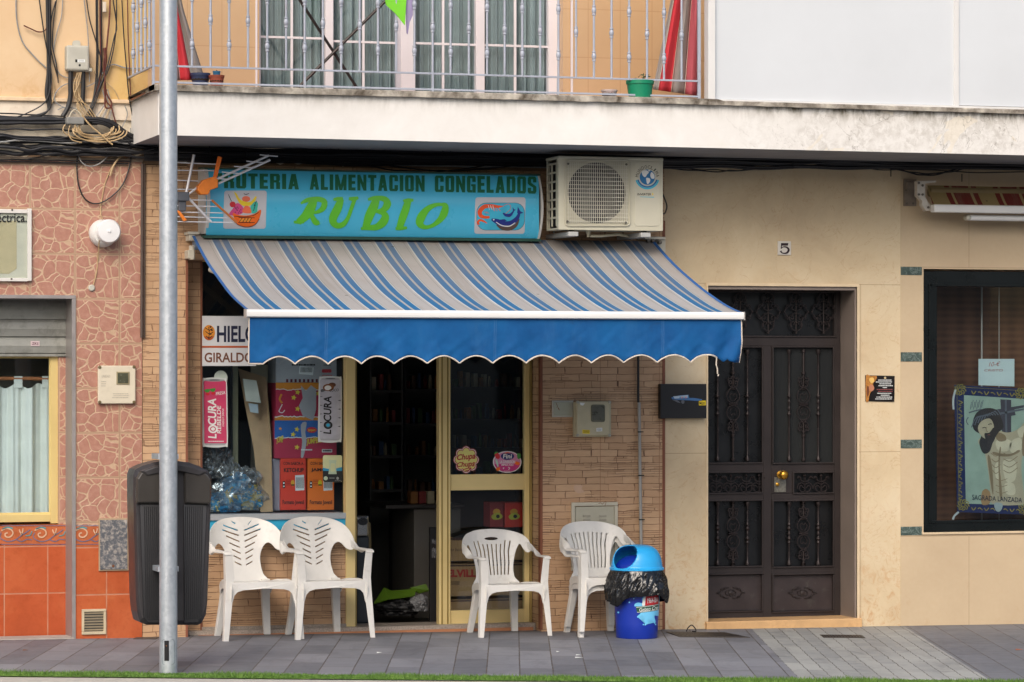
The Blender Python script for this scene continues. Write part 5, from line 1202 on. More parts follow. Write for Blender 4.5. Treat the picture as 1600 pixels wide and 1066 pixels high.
        for z, xo, w1, d1, yf in ((.606, .262, .052, .050, -.252), (.50, .256, .056, .052, -.245), (.42, .252, .060, .054, -.242), (.34, .256, .056, .052, -.246), (.2, .264, .047, .046, -.256), (.0, .276, .036, .040, -.268)):
            o_, i_ = sx * (xo + .018), sx * (xo + .018 - w1); r = [(o_, yf), (i_, yf), (i_, yf + .008), (o_ - sx * .008, yf + .010), (o_ - sx * .010, yf + d1), (o_, yf + d1)]
            if sx > 0: r = r[::-1]
            rs.append([Vector((x, y, z)) for x, y in r])
        mb.rings(rs, 0, False); mb.build('leg', PLAST, t, bevel=.003)
        mb = MB(); rs = []
        for z, xo, w1, d1, yb_ in ((.40, .172, .060, .05, .165), (.25, .182, .054, .046, .19), (0, .205, .044, .038, .235)):
            r = [(sx * xo, yb_ - d1), (sx * (xo - w1), yb_ - d1 + .01), (sx * (xo - w1), yb_), (sx * (xo - w1/2), yb_ - .014), (sx * xo, yb_)]
            if sx > 0: pass
            else: r = r[::-1]
            rs.append([Vector((x, y, z)) for x, y in r])
        mb.rings(rs, 0, False); mb.build('leg', PLAST, t, bevel=.003)
        # side skirt
        mb = MB(); v, f = flat_shape(spx([(-.24, .402), (.15, .385), (.15, .30), (.11, .335), (.0, .352), (-.12, .348), (-.2, .32), (-.24, .25)], 3), [], .006, .002, fn=lambda u, v_, w_: Vector((sx * (.232 - .05 * (u + .235)/.4 + w_), u, v_))); mb.raw(v, f); mb.build('side_skirt', PLAST, t)
    mb = MB(); v, f = flat_shape([(-.235, .402), (.235, .402), (.238, .27), (.226, .27), (.214, .315), (.19, .340), (.15, .352), (0, .360), (-.15, .352), (-.19, .340), (-.214, .315), (-.226, .27), (-.238, .27)], [], .007, .0025, fn=lambda u, v_, w_: Vector((u, -.243 + w_ - .012 * (1 - (u/.24)**2), v_))); mb.raw(v, f); mb.build('front_apron', PLAST, t)
    return t
def place_chair(t, px, y, rz, sc_=1.0, dz=0.0):
    x = WX(px, y - .25); t.location = (x, y, GZ(x) + dz); t.rotation_euler = (0, 0, math.radians(rz)); t.scale = (sc_, sc_, sc_)
c1 = make_chair('white plastic armchair with leaf-vein slots in its back, nearest the dark litter bin', 'palm')
c2 = copy_tree(c1); c2['label'] = 'white plastic armchair with leaf-vein slots in its back, beside the open shop door'
c3 = make_chair('white plastic armchair with an oval grip hole, alone before the gold sliding door', 'slat')
c4 = make_chair('white plastic armchair on top of a stacked pair beside the blue bin', 'fan')
c5 = copy_tree(c4); c5['label'] = 'white plastic armchair underneath another in the stack beside the blue bin'
place_chair(c1, 407, -.12, 6, .94); place_chair(c2, 519, -.10, 6, .94); place_chair(c3, 803, -.17, 4, .92); place_chair(c4, 957, -.285, 5, .92, .04)
place_chair(c5, 957, -.27, 5, .92, 0)
c4.location.y -= .012
c3.scale = (.885, .92, .86)
for q_ in (c4, c5): q_.scale = (.885, .92, .88)

# ================================================================ blue bin, liner
def base_xy(px, py):
    x, y, _, _ = uvp(px, py); return x, y
bx, by = WX(995, -.62), -.62; bz_ = GZ(bx)
SCB = 5000 / (D0 - .62 * CT)      # survey units per metre near the bin
def bh(py): return CZ + (HZ - py) / 237.5
BIN = thing('litter_bucket', 'blue plastic ice cream litter bin with sky blue slanted lid beside the stacked chairs', 'bin', (bx, by, bz_))
BLP = P('deep_blue_plastic', '#10309c', .35, 0, .06, 9, dirt=.05, dcol='#6f7fae', ds=30); SKP = P('sky_blue_plastic', '#2ba5e6', .33, 0, .04, 9)
rb0, rb1 = .138, .163
zt0 = .440
mb = MB(); mb.lathe((bx, by, bz_), [(.001, .0), (rb0 - .006, .0), (rb0, .008), (rb0 + .004, .1), (rb1, zt0), (rb1 + .004, zt0 + .01), (rb1 - .004, zt0 + .01), (rb0 - .004, .02), (.001, .02)], 48); mb.build('body', BLP, BIN)
# lid: dome with a slanted mouth cut from it
rl = .178; LH = .185; mb = MB(); LS = .93
prof = [(rl, 0), (rl + .004, .004), (rl + .004, .016), (rl - .006, .024), (rl - .010, .05), (rl - .018, .09), (rl - .038, .135), (rl - .07, .165), (rl - .11, .178), (.001, .182)]; prof = [(a, b * LS) for a, b in prof]
pr = spl([(a, b) for a, b in prof[2:]], 5); pr = [(rl, 0), (rl + .004, .004), (rl + .004, .012)] + [(max(.001, a.x), a.y) for a in pr]
NS = 72; vv = []; zl = bz_ + zt0 + .012
AX_, TV_ = Vector((CT, -ST, 0)), Vector((-ST, -CT, 0))
m_dir = (AX_ * -.085 + TV_ * .100 + Vector((0, 0, .088))).normalized()
def cutf(p): # positive: removed. round slanted mouth facing the viewer's left
    q = p - Vector((bx, by, zl + .012)); a = q.dot(m_dir)
    if a < 0: return -1
    return .094 - (q - m_dir * a).length
idx = {}
for i, (r, h) in enumerate(pr):
    for k in range(NS): vv.append(Vector((bx + r * math.cos(2*PI*k/NS), by + r * math.sin(2*PI*k/NS), zl + h)))
ff = []
bm = bmesh.new(); bv = [bm.verts.new(p) for p in vv]
for i in range(len(pr) - 1):
    for k in range(NS): bm.faces.new((bv[i*NS+k], bv[i*NS+(k+1)%NS], bv[(i+1)*NS+(k+1)%NS], bv[(i+1)*NS+k]))
bmesh.ops.subdivide_edges(bm, edges=bm.edges[:], cuts=1, use_grid_fill=True)
bmesh.ops.delete(bm, geom=[f for f in bm.faces if cutf(f.calc_center_median()) > 0], context='FACES')
for v_ in [v for v in bm.verts if v.is_boundary and v.co.z > zl + .02]:      # smooth the rim of the mouth
    for _ in range(6):
        g = cutf(v_.co); e = .0008
        gr = Vector(((cutf(v_.co + Vector((e,0,0))) - g)/e, (cutf(v_.co + Vector((0,e,0))) - g)/e, (cutf(v_.co + Vector((0,0,e))) - g)/e)); v_.co -= gr * g / max(gr.length_squared, .2) * .7
bmesh.ops.delete(bm, geom=[v for v in bm.verts if not v.link_faces], context='VERTS')
bm.verts.index_update(); mb.raw([v.co.copy() for v in bm.verts], [tuple(x.index for x in f.verts) for f in bm.faces], 0, True); bm.free()
lid = mb.build('lid', SKP, BIN); so_ = lid.modifiers.new('t', 'SOLIDIFY'); so_.thickness = .004; so_.offset = -1
# inner swing hood
mb = MB(); rs = []
for j in range(13):
    a = math.radians(4 + 70 * j / 12); r, h = (rl - .032) * math.cos(a), .0 + .10 * math.sin(a); rs.append([Vector((bx + r * math.cos(2*PI*k/36), by + .01 + r * math.sin(2*PI*k/36), zl + h)) for k in range(36)])
mb.rings(rs); mb.build('inner_hood', BLP, BIN)
# printed badge on the body: follows the cone
RDP = P('badge_red', '#b8202c', .4); DGP = P('badge_green', '#1f4a34', .4); LBP = P('splash_blue', '#6fc3ee', .35)
def onbin(px, py, o=.0012):
    z = bh(py); r = rb0 + (rb1 - rb0) * max(0, (z - bz_)) / zt0 + o
    p = W(px, py, by); dx_ = (px - 995) / 237.5     # across the view
    s_ = max(-.98, min(.98, dx_ / r)); a = math.asin(s_)
    # axis across = (CT, -ST), towards viewer = (-ST, -CT)
    x = bx + CT * math.sin(a) * r - ST * math.cos(a) * r; y = by - ST * math.sin(a) * r - CT * math.cos(a) * r
    return Vector((x, y, z))
def bpoly(mb, pts, m, o=.0012):
    bm = bmesh.new(); f = bm.faces.new([bm.verts.new((x, y, 0)) for x, y in pts]); bmesh.ops.triangulate(bm, faces=[f]); x = min(p[0] for p in pts) + 2
    while x < max(p[0] for p in pts): bmesh.ops.bisect_plane(bm, geom=bm.verts[:] + bm.edges[:] + bm.faces[:], plane_co=(x, 0, 0), plane_no=(1, 0, 0)); x += 2
    bm.verts.index_update(); mb.raw([onbin(v.co.x, v.co.y, o) for v in bm.verts], [tuple(x.index for x in fc.verts) for fc in bm.faces], m); bm.free()
def btext(mb, s, q, m, bold=0, shear=0, o=.003):
    v, f = glyphs(s, bold, shear); tl, tr, br, bl_ = [Vector(x) for x in q]
    mb.raw([onbin(*tl.lerp(tr, x).lerp(bl_.lerp(br, x), 1 - y), o) for x, y in v], f, m)
mb = MB()
bpoly(mb, spx([(991, 946), (996, 944), (1003, 945), (1002, 939), (1008, 932), (1030, 930), (1031, 966), (1024, 962), (1022, 968), (1024, 975), (1022, 979), (1018, 970), (1016, 966), (1012, 972), (1009, 979), (1006, 980), (1008, 970), (1010, 963), (1002, 964), (996, 968), (994, 966), (1000, 960), (996, 951), (990, 950)], 3), 0, .001)
for x, y, r in ((982, 944, 1.2), (989, 938, 1), (1004, 979, 1.2), (965, 961, 1.6), (1024, 980, 1.2)): bpoly(mb, ell(x, y, r, r, 8), 0, .001)
bpoly(mb, [(1008, 932), (1029, 929.5), (1029, 949), (1006.5, 950)], 1, .0022); bpoly(mb, spx([(1002, 948), (1004, 938), (1010, 931), (1009, 940), (1006, 949)], 3), 3, .0018)
bpoly(mb, [(992, 950.5), (1029, 947.5), (1029, 957.5), (994, 960.5)], 2, .0026)
bpoly(mb, [(992.6, 951.3), (1029, 948.3), (1029, 949), (992.7, 952)], 3, .003); bpoly(mb, [(994, 959.2), (1029, 956.2), (1029, 956.8), (994, 959.9)], 3, .003)
btext(mb, '1964-BA', [(1010.5, 937.5), (1028, 936), (1028, 944.5), (1010.5, 946)], 3, .012); btext(mb, 'Gelato Cre', [(997, 952.8), (1028, 950), (1028, 956), (998, 958.5)], 3, .005, .35)
btext(mb, 'HELADOS ITALIA', [(1012, 931.8), (1026, 930.8), (1026, 932), (1012, 933)], 3)
mb.build('printed_badge', [LBP, RDP, DGP, PAPER], BIN)
# bin liner
LN = NB('black_bin_liner'); lp = LN.pos()[0]; LN.bump(LN.noise(lp, 18, 3, .5, 1.2), .5, .015); LINER = LN.fin(C('#101113'), .16, None, .7)
mb = MB(); NK = 260; rs = []
for j in range(27):
    t = j / 26; row = []
    for k in range(NK):
        a = 2*PI*k/NK; fold = 1 - 2.6 * abs(nz(math.cos(a) * 3.4 + t * .5, math.sin(a) * 3.4, t * 1.3)); fine = 1 - 3 * abs(nz(math.cos(a + t * .5) * 9, math.sin(a + t * .5) * 9, t * 3.2))
        Ld = .168 + .055 * nz(math.cos(a) * 1.6 + 4, math.sin(a) * 1.6) + .05 * max(0, math.cos(a - 3.45)) ** 3 + .045 * max(0, math.cos(a + .35)) ** 4
        z = zl + .006 - t * Ld; flare = math.sin(min(1, t * 1.25) * PI * .55)
        r = rl - .004 + .028 * flare + .013 * fold * flare + .008 * fine * flare - .012 * max(0, t - .8) / .2
        r = max(r, rb0 + (rb1 - rb0) * (z - bz_) / zt0 + .004); row.append((bx + r * math.cos(a), by + r * math.sin(a), z))
    rs.append(row)
mb.rings(rs, 0, True, False); ln = mb.build('bin_liner', LINER); tag(ln, 'crumpled black plastic liner folded over the rim of the blue bin', 'bin liner')
ln.modifiers.new('t', 'SOLIDIFY').thickness = .0015

# ================================================================ lamp post with litter bin behind it
px_, py_ = base_xy(263, 1055.5)
LPST = thing('street_pole', 'galvanised steel street pole rising from the turf edge in front of the facade', 'pole', (px_, py_, GZ(px_)))
rp_ = .0525
mb = MB(); rs = []
for i in range(60):
    z = GZ(px_) - .05 + i * .12; r = rp_ * (1 - .004 * i / 10) ; rs.append([(px_ + r * math.cos(2*PI*k/40), py_ + r * math.sin(2*PI*k/40), z) for k in range(40)])
mb.rings(rs); mb.build('shaft', GALV, LPST)
def onpole(dx, z, o=.001):
    r = rp_ + o; a = math.asin(max(-.99, min(.99, dx / r))); return Vector((px_ + CT * math.sin(a) * r - ST * math.cos(a) * r, py_ - ST * math.sin(a) * r - CT * math.cos(a) * r, z))
zz = lambda py: CZ + (HZ - py) / (5000 / ((py_ - CY) * CT + (px_ - CX) * ST))
q = [((x - 262.8) / 272, y) for x, y in rrect(254.5, 998.5, 273.5, 1037, 3)]
mb = MB(); mb.tube([onpole(a, zz(b), .0005) for a, b in q], .0012, 5, closed=True)
mb.build('hatch_outline', P('dull_zinc_seam', '#7d8790', .5, .6), LPST)
mb = MB(); grid(mb, 4, 1, lambda u, v: onpole((258 + 7.4*u - 262.8)/272, zz(1000 + 31.5*(1-v)), .0012)); mb.build('hatch_slot', BLACKM, LPST)
mb = MB(); mb.lathe(onpole((261.5-262.8)/272, zz(1008), .004), [(.001, 0), (.004, 0), (.004, .004)], 8, axis='y'); mb.build('hatch_bolt', P('rusty_bolt', '#7a4a2c', .6, .4), LPST)
# litter bin
yl = py_ + .30
LBN = thing('litter_bin', 'dark grey hooded litter bin standing behind the galvanised pole', 'litter bin', (WX(264, yl), yl, WZ(264, 975, yl)))
DKP = P('dark_grey_plastic', '#343234', .38, 0, .08, 9, dirt=.06, dcol='#5b5750', ds=20); DKG = P('glossy_smoked_hood', '#3d3a37', .2, 0, .06, 7); RIB = P('black_ribbed_plastic', '#1e1e21', .5, 0, .06, 9)
Yf, Yb = yl - .12, yl + .12
outl = [(204, 742), (207, 733), (219, 727), (235, 722), (250, 719.5), (270, 719.5), (290, 722), (306, 728), (320, 735), (325, 743), (325, 770), (319, 940), (317, 958), (310, 972), (304, 975), (224, 974.5), (214, 970), (210, 955), (208, 935), (204, 780)]
def ext(mb, pts, y0, y1, m=0, inset=0.0, yin=0.0):
    """solid with a chamfered front"""
    c = Vector((sum(p[0] for p in pts)/len(pts), sum(p[1] for p in pts)/len(pts)))
    fr_ = [Vector(p).lerp(c, inset) for p in pts]; R0 = [W(p[0], p[1], yl) for p in pts]; R1 = [W(p.x, p.y, yl) for p in fr_]
    mb.rings([[Vector((p.x, y1, p.z)) for p in R0], [Vector((p.x, y0 + yin, p.z)) for p in R0], [Vector((p.x, y0, p.z)) for p in R1]], m, False)
mb = MB(); ext(mb, outl, Yf, Yb, 0, .05, .03); mb.build('shell', DKP, LBN, bevel=.006)
mb = MB()
for q in ([(212, 786), (247, 786), (246, 972), (224, 971), (218, 962)], [(280, 786), (316, 786), (308, 962), (302, 971), (281, 972)]): ext(mb, q, Yf - .012, Yf + .02, 0, .02, .006)
for q0, q1, n_ in ((219, 244, 9), (283, 309, 9)):
    for i in range(n_):
        x = q0 + (q1 - q0) * i / (n_ - 1); xc = 264 + (x - 264) * .93; a = W(x, 790, yl); c = W(xc, 965, yl)
        mb.tube([(a.x, Yf - .014, a.z), (c.x, Yf - .014, c.z)], .003, 5)
mb.build('ribbed_panel', RIB, LBN)
mb = MB()
hood = [(206, 786), (206, 746), (212, 736), (228, 731), (246, 728), (246, 784), (242, 786)]; hood2 = [(281, 786), (280, 728), (298, 731), (314, 737), (322, 746), (322, 786), (318, 788)]
for q in (hood, hood2): mb = MB(); ext(mb, q, Yf - .035, Yf + .02, 0, .10, .02); mb.build('hood', DKG, LBN, bevel=.006)
mb = MB(); ext(mb, [(212, 735), (235, 727), (264, 723), (292, 727), (316, 736), (306, 742), (264, 733), (220, 742)], Yf - .045, Yf, 0, .1, .01); mb.build('hood_rim', DKP, LBN, bevel=.004)
mb = MB(); 
p = W(246, 789, yl); mb.lathe((p.x, Yf - .02, p.z), [(.001, 0), (.008, 0), (.008, .012)], 10, axis='y'); mb.build('lock', P('steel_lock', '#b5b5b8', .3, .8), LBN)
mb = MB(); z0_ = GZ(px_); p = W(264, 974, yl); mb.tube([(p.x, yl, z0_ - .02), (p.x, yl, p.z + .3)], .03, 12); 
mb.build('foot_post', P('dark_post_metal', '#242427', .5, .3), LBN)
mb = MB(); mb.box(px_ - .06, px_ + .06, py_ - .0, Yf + .02, 1.25, 1.28); mb.box(px_ - .06, px_ + .06, py_ - .0, Yf + .02, .6, .63); mb.build('pole_strap', GALV, LBN)

# ================================================================ antenna hung on the wall
YA = -.42
AN = thing('tv_antenna', 'orange and aluminium television antenna beside the end of the turquoise sign', 'antenna', W(290, 320, -.1))
ALA = P('antenna_aluminium', '#cfcfd4', .4, .25, .1, 20); AOR = P('antenna_orange_plastic', '#e07a1c', .45, 0, .1, 20); AOB = P('faded_orange_bar', '#b06a34', .5, 0, .1, 20)
def A(x, y, d=0): return W(x, y, YA + d)
mb = MB(); ext_ = lambda pts, y0, y1: mb.ppoly(pts, y0, y1 - y0)
ext_([(309, 292), (318, 281), (334, 276), (341, 280), (341, 293), (329, 297), (326, 304), (314, 304), (309, 298)], YA - .05, YA + .03); mb.build('junction_box', AOR, AN, bevel=.006)
mb = MB(); ext_([(333, 279), (341, 244), (347, 246), (338, 282)], YA - .01, YA + .01); mb.build('dipole_arm', P('bright_orange_arm', '#e56f14', .5), AN, bevel=.002)
mb = MB(); mb.ppoly([(276, 328), (281, 330), (292, 344), (287, 346)], YA - .01, .02) ; mb.build('dipole_arm', AOR, AN)
mb = MB(); mb.tube([A(331, 313), A(370, 348)], .008, 6); mb.build('lower_boom', AOB, AN)
for (a, b) in (((339, 280), (420, 243)), ((341, 287), (422, 250))):
    mb = MB(); mb.tube([A(*a), A(*b)], .0075, 8); mb.build('boom', ALA, AN)
for k, (x, y) in enumerate(((417, 244), (398, 254), (379, 262), (360, 271), (341, 280))):
    mb = MB(); mb.tube([A(x - 11 - (x < 410) * 2, y - 2, -.01), A(x + 17, y + .5, -.01)], .0042, 5); mb.build('director', ALA, AN)
for k, (a, b) in enumerate((((276, 253), (339, 257)), ((276, 266), (338, 267)), ((276, 281), (310, 283)), ((276, 296), (310, 296)), ((276, 312), (332, 313)), ((276, 321), (341, 323)), ((276, 331), (352, 333)), ((276, 338), (362, 341)), ((276, 346), (370, 348)))):
    mb = MB(); mb.tube([A(a[0] - 22, a[1], .02), A(*b, .02)], .004, 5); mb.build('reflector_rod', ALA, AN)
mb = MB(); mb.tube([A(303, 242), A(293, 292), A(290, 306)], .009, 8); mb.build('mast_clamp_arm', ALA, AN)
mb = MB(); mb.tube([A(291, 306), A(330, 347)], .008, 8); mb.tube([A(289, 308), A(312, 290)], .007, 6); mb.build('mast_clamp_arm', ALA, AN)
mb = MB(); mb.pbox(277, 300, 296, 314, YA - .02, YA + .05); mb.pbox(279, 311, 291, 330, YA, -.0); mb.build('wall_clamp', P('dark_grey_clamp', '#55585f', .5, .3), AN, bevel=.005)

# ================================================================ round lamp on the pink wall, noticeboard, boxes
LM = thing('wall_lamp', 'round white wall lamp on the pink stone tiles', 'lamp', W(163, 365, 0))
mb = MB(); c = W(160, 365, 0); mb.lathe((c.x, 0, c.z), [(.001, 0), (.088, 0), (.092, -.012), (.088, -.055), (.07, -.075), (.001, -.08)], 36, axis='y'); mb.build('lamp_base', P('white_lamp_plastic', '#d6d5d2', .4, 0, .03), LM)
c2 = W(170.5, 361.5, -.13); mb = MB(); mb.lathe((c2.x, -.075, c2.z), [(.001, .02), (.06, .02), (.074, 0), (.079, -.03), (.079, -.045), (.07, -.058), (.012, -.062), (.010, -.068), (.001, -.07)], 36, axis='y'); mb.build('lamp_cover', P('white_lamp_cover', '#dfdfe0', .3, 0, .02), LM)
mb = MB(); mb.tube(spl([tuple(W(160, 343, -.10)), tuple(W(157, 330, -.012)), tuple(W(162, 295, -.006)), tuple(W(168, 276, -.006)), tuple(W(176, 258, -.01))], 6), .004, 5)
mb.tube(spl([tuple(W(155, 376, -.08)), tuple(W(153, 405, -.006)), tuple(W(150, 430, -.006)), tuple(W(144, 450, -.006))], 6), .004, 5); mb.build('lamp_cable', CABLEB, LM)
c = W(143, 450, 0); mb = MB(); mb.lathe((c.x, 0, c.z), [(.001, 0), (.022, 0), (.022, -.008), (.016, -.014), (.001, -.014)], 16, axis='y'); tag(mb.build('cable_gland', GREYBX), 'small round beige cable cap low on the pink tiles under the lamp', 'cable cap')
NBD = thing('noticeboard', 'white framed glass noticeboard with brown paper on the pink tiles', 'noticeboard', W(0, 439, 0))
WFR = P('white_board_edge', '#d0cdc8', .45, 0, .05, 9)
mb = MB(); mb.pbox(43, 326, 49.5, 439, -.03, 0); mb.pbox(-160, 326, 43, 332, -.03, 0); mb.pbox(-160, 434, 43, 439, -.03, 0); mb.build('frame', WFR, NBD, bevel=.002)
mb = MB(); mb.pbox(-160, 332, 43, 434, -.012, 0, 0); mb.build('backing', P('faded_paper_backing', '#dccbb0', .8, 0, .12, 6), NBD)
mb = MB(); mb.ppoly([(-90, 345), (26, 345), (26, 420), (14, 428), (-90, 426)], -.014); mb.build('brown_paper_sheet', P('tan_paper', '#d3b88c', .8, 0, .08, 7), NBD)
mb = MB(); text(mb, 'eléctrica.', (-16, 333, 42, 347.5), -.018, 0, .012); mb.build('lettering', P('dark_brown_lettering', '#2d211b', .6), NBD)
mb = MB(); mb.pbox(-160, 332, 43, 434, -.024, -.022); mb.build('glass', GLASS, NBD)
# bolts
for px, py in ((19, 328), (18, 436)):
    c = W(px, py, -.03); mb = MB(); mb.lathe((c.x, -.03, c.z), [(.001, -.004), (.006, -.003), (.007, 0)], 8, axis='y'); mb.build('frame_screw', P('dull_steel', '#6d675f'), NBD)
MX = thing('meter_box', 'white square meter box with small dark window on the pink tiles', 'meter box', W(183, 632, 0))
mb = MB(); mb.pbox(153.5, 571.5, 212, 631, -.03, 0); mb.build('cover', P('white_meter_enamel', '#cfc6b2', .45, 0, .06, 9, dirt=.12, dcol='#8d8063', ds=14), MX, bevel=.006)
mb = MB(); mb.pbox(182, 581, 202.5, 601, -.036, -.03, 0); mb.build('window_rim', P('khaki_rim', '#8e8466', .5), MX, bevel=.003)
mb = MB(); mb.pbox(184, 583, 200.5, 599, -.038, -.036, 0); mb.build('inspection_window', P('dark_green_pane', '#4d4f40', .25, 0, .3, 30), MX)
for px, py in ((156, 574), (209.5, 573.5), (156, 628.5), (209.5, 628.5)):
    c = W(px, py, -.03); mb = MB(); mb.lathe((c.x, -.03, c.z), [(.001, -.006), (.009, -.005), (.011, 0), (.011, .006)], 12, axis='y'); mb.build('corner_screw', P('brass_screw', '#6f6346', .5, .4), MX)
mb = MB(); text(mb, 'UNIDAD', (159, 586, 172, 590), -.0315, 0, 0, .2); scribble(mb, 158, 596, 166, 606, -.0315, 0, 3, .3, 4); scribble(mb, 175, 615, 203, 624, -.0315, 0, 3, .3, 5); mb.build('faint_marking', P('faint_grey_mark', '#a39d90', .6), MX)
# hatch covers low on the left wall
SP = P('peeling_grey_paint', '#53565c', .5, 0, .15, 12, dirt=.55, dcol='#bdb3a8', ds=38)
MC = thing('wall_hatch', 'scratched dark grey wall hatch with peeling paint above the orange tiles', 'hatch', W(178, 892, 0))
mb = MB(); mb.pbox(154.5, 810, 201, 892, -.016, 0); mb.build('hatch_frame', P('rust_beige_frame', '#a08b70', .6, 0, .2, 20), MC, bevel=.002)
mb = MB(); mb.pbox(156.5, 812.5, 199, 890, -.022, -.016); mb.build('hatch_door', SP, MC, bevel=.002)
c = W(177, 884.5, -.022); mb = MB(); mb.lathe((c.x, -.022, c.z), [(.001, -.003), (.008, -.002), (.01, .002)], 10, axis='y'); mb.build('latch', P('rusty_bolt', '#7a4a2c'), MC)
VG_ = thing('vent_grille', 'cream plastic vent grille on the orange tiles near the ground', 'vent', W(148, 992, 0))
VC = P('dirty_cream_vent', '#bcae92', .6, 0, .1, 12, dirt=.2, dcol='#77684e', ds=22)
mb = MB()
for r in ((128, 952, 166, 956), (128, 987, 166, 991.5), (128, 956, 132, 987), (162, 956, 166, 987)): mb.pbox(*r, -.018, 0)
mb.build('frame', VC, VG_, bevel=.002)
for i in range(7):
    mb = MB(); y = 957 + i * 4.3; a = W(147, y, -.012); mb.raw([Vector((WX(132, -.01), -.014, a.z)), Vector((WX(162, -.01), -.014, a.z)), Vector((WX(162, -.01), -.006, a.z - .011)), Vector((WX(132, -.01), -.006, a.z - .011))], [(0, 3, 2, 1)]); mb.build('slat', VC, VG_)
mb = MB(); mb.pbox(132, 956, 162, 987, -.004, .0); mb.build('dark_backing', DARKIN, VG_)
# right wall boxes
SB = thing('switch_box', 'small flat grey box with square lid on the brick tiles beside the meter', 'box', W(880, 652, 0))
mb = MB(); mb.pbox(863, 626, 896, 652, -.012, 0); mb.build('frame', GREYBX, SB, bevel=.002)
mb = MB(); mb.pbox(866, 628.5, 893, 649.5, -.017, -.012); mb.build('lid', P('grey_green_lid', '#a6a794', .5, 0, .06, 9), SB, bevel=.003)
mb = MB(); ribbon(mb, [(869, 630), (871, 635), (870, 637)], .8, -.0178); ribbon(mb, [(872, 637), (874, 641)], 1.2, -.0178); mb.build('pen_mark', BROWNP, SB)
EM = thing('electricity_meter', 'cream electricity meter box with grey window and yellow sticker on the brick tiles', 'meter box', W(927, 683, 0))
mb = MB(); mb.pbox(898, 628.5, 955, 683, -.05, 0); mb.build('back_box', GREYPL, EM, bevel=.006)
mb = MB(); mb.pbox(901, 627, 953, 681, -.075, -.05); mb.build('cover', GREYPL, EM, bevel=.008)
mb = MB(); q = rrect(924, 632.5, 945.5, 659.5, 3); mb.ppoly(q, -.082, .008); mb.build('meter_window', P('smoky_grey_window', '#6a6a5c', .2, 0, .15, 20), EM, bevel=.002)
mb = MB(); q = rrect(925.5, 634.5, 944, 656, 2); mb.ppoly(q, -.083, .001); mb.build('meter_face', P('dark_meter_face', '#54544a', .3, 0, .25, 30), EM)
for px, py in ((903, 628.5), (952.5, 628.5), (903, 680.5), (952.5, 680.5)):
    c = W(px, py, -.078); mb = MB(); mb.lathe((c.x, -.078, c.z), [(.001, -.006), (.008, -.005), (.011, 0), (.011, .02)], 12, axis='y'); mb.build('corner_screw', P('pale_screw', '#a7a598', .4), EM)
for q_, m_ in (([(910, 671.5), (921.5, 672), (921.5, 678), (910, 677.5)], YEL), ([(932, 669), (941, 668.5), (941, 674), (932, 674.5)], PAPER), ([(906, 629), (914, 630), (911, 634), (907, 633)], PAPER)): mb = MB(); mb.ppoly(q_, -.0765); mb.build('warning_sticker', m_, EM)
mb = MB()
scribble(mb, 911, 672.8, 921, 677, -.0775, 2, 3, .4, 3); scribble(mb, 933, 670, 940, 674, -.0775, 2, 3, .35, 8); mb.build('sticker_print', [YEL, PAPER, INK], EM)
LC_ = thing('meter_cabinet', 'tall pale grey cabinet door with vent slots, low on the bricks behind the stacked chairs', 'cabinet', W(929, 892, 0))
mb = MB()
for r in ((893.5, 785, 965.5, 790.5), (893.5, 886, 965.5, 891.5), (893.5, 790.5, 898.5, 886), (960.5, 790.5, 965.5, 886)): mb.pbox(*r, -.02, 0)
mb.build('frame', P('pale_cabinet_frame', '#bcb6a4', .5, 0, .08, 9, dirt=.1, dcol='#7d765f', ds=12), LC_, bevel=.002)
mb = MB(); mb.pbox(899.2, 791.5, 959.8, 885, -.012, 0); mb.build('door', P('pale_cabinet_door', '#aeaa98', .5, 0, .06, 9), LC_, bevel=.002)
for a, b in ((911, 805), (936, 805), (911, 811), (936, 811)):
    mb = MB(); mb.ppoly(rrect(a, b, a + 12, b + 3, 1.4), -.017, .006); mb.build('vent_slot', P('pale_cabinet_slot', '#9d998a'), LC_, bevel=.001)
mb = MB(); ribbon(mb, [(935, 787), (939, 786), (941, 788), (944, 785), (947, 784), (945, 791)], .7, -.0215); mb.build('scratch_mark', BROWNP, LC_)
# patches on the bricks
mb = MB(); mb.ppoly(spx([(897, 759), (910, 758.5), (909, 764), (913, 769), (904, 771), (898, 767)], 3), -.0025, .002); tag(mb.build('plaster_patch', P('pinkish_plaster', '#bf9f86', .8)), 'small pale plaster patch on the bricks above the cabinet door', 'patch')
# downpipe
DPI = thing('downpipe', 'thin conduit down the brick tiles, black above and grey below', 'pipe', W(1000, 880, 0))
mb = MB(); mb.tube([W(997, 380, -.03), W(997.2, 629, -.03)], .0085, 10); mb.build('upper_section', CABLE, DPI)
mb = MB(); mb.tube([W(998.5, 629, -.03), W(1003.5, 985, -.03)], .0105, 10); mb.build('lower_section', P('grey_pvc', '#9b9994', .5, 0, .06, 12), DPI)
for y in (675, 743, 812):
    mb = MB(); c = W(998.5 + (y - 629) * .014, y, -.03); mb.lathe((c.x, -.03, c.z), [(.011, -.004), (.0135, -.004), (.0135, .004), (.011, .004)], 12); mb.box(c.x, c.x + .03, -.03, 0, c.z - .003, c.z + .003); mb.build('pipe_clip', BLACKM, DPI)
mb = MB(); mb.tube([W(222.5, 256, -.02), W(221.5, 528, -.02)], .0105, 8); mb.tube([W(226.5, 256, -.015), W(225.5, 528, -.015)], .005, 6); tag(mb.build('wall_conduit', P('grimy_brown_conduit', '#4d3f38', .6, 0, .2, 20)), 'dark vertical conduit between the pink tiles and the brick pillar', 'conduit')
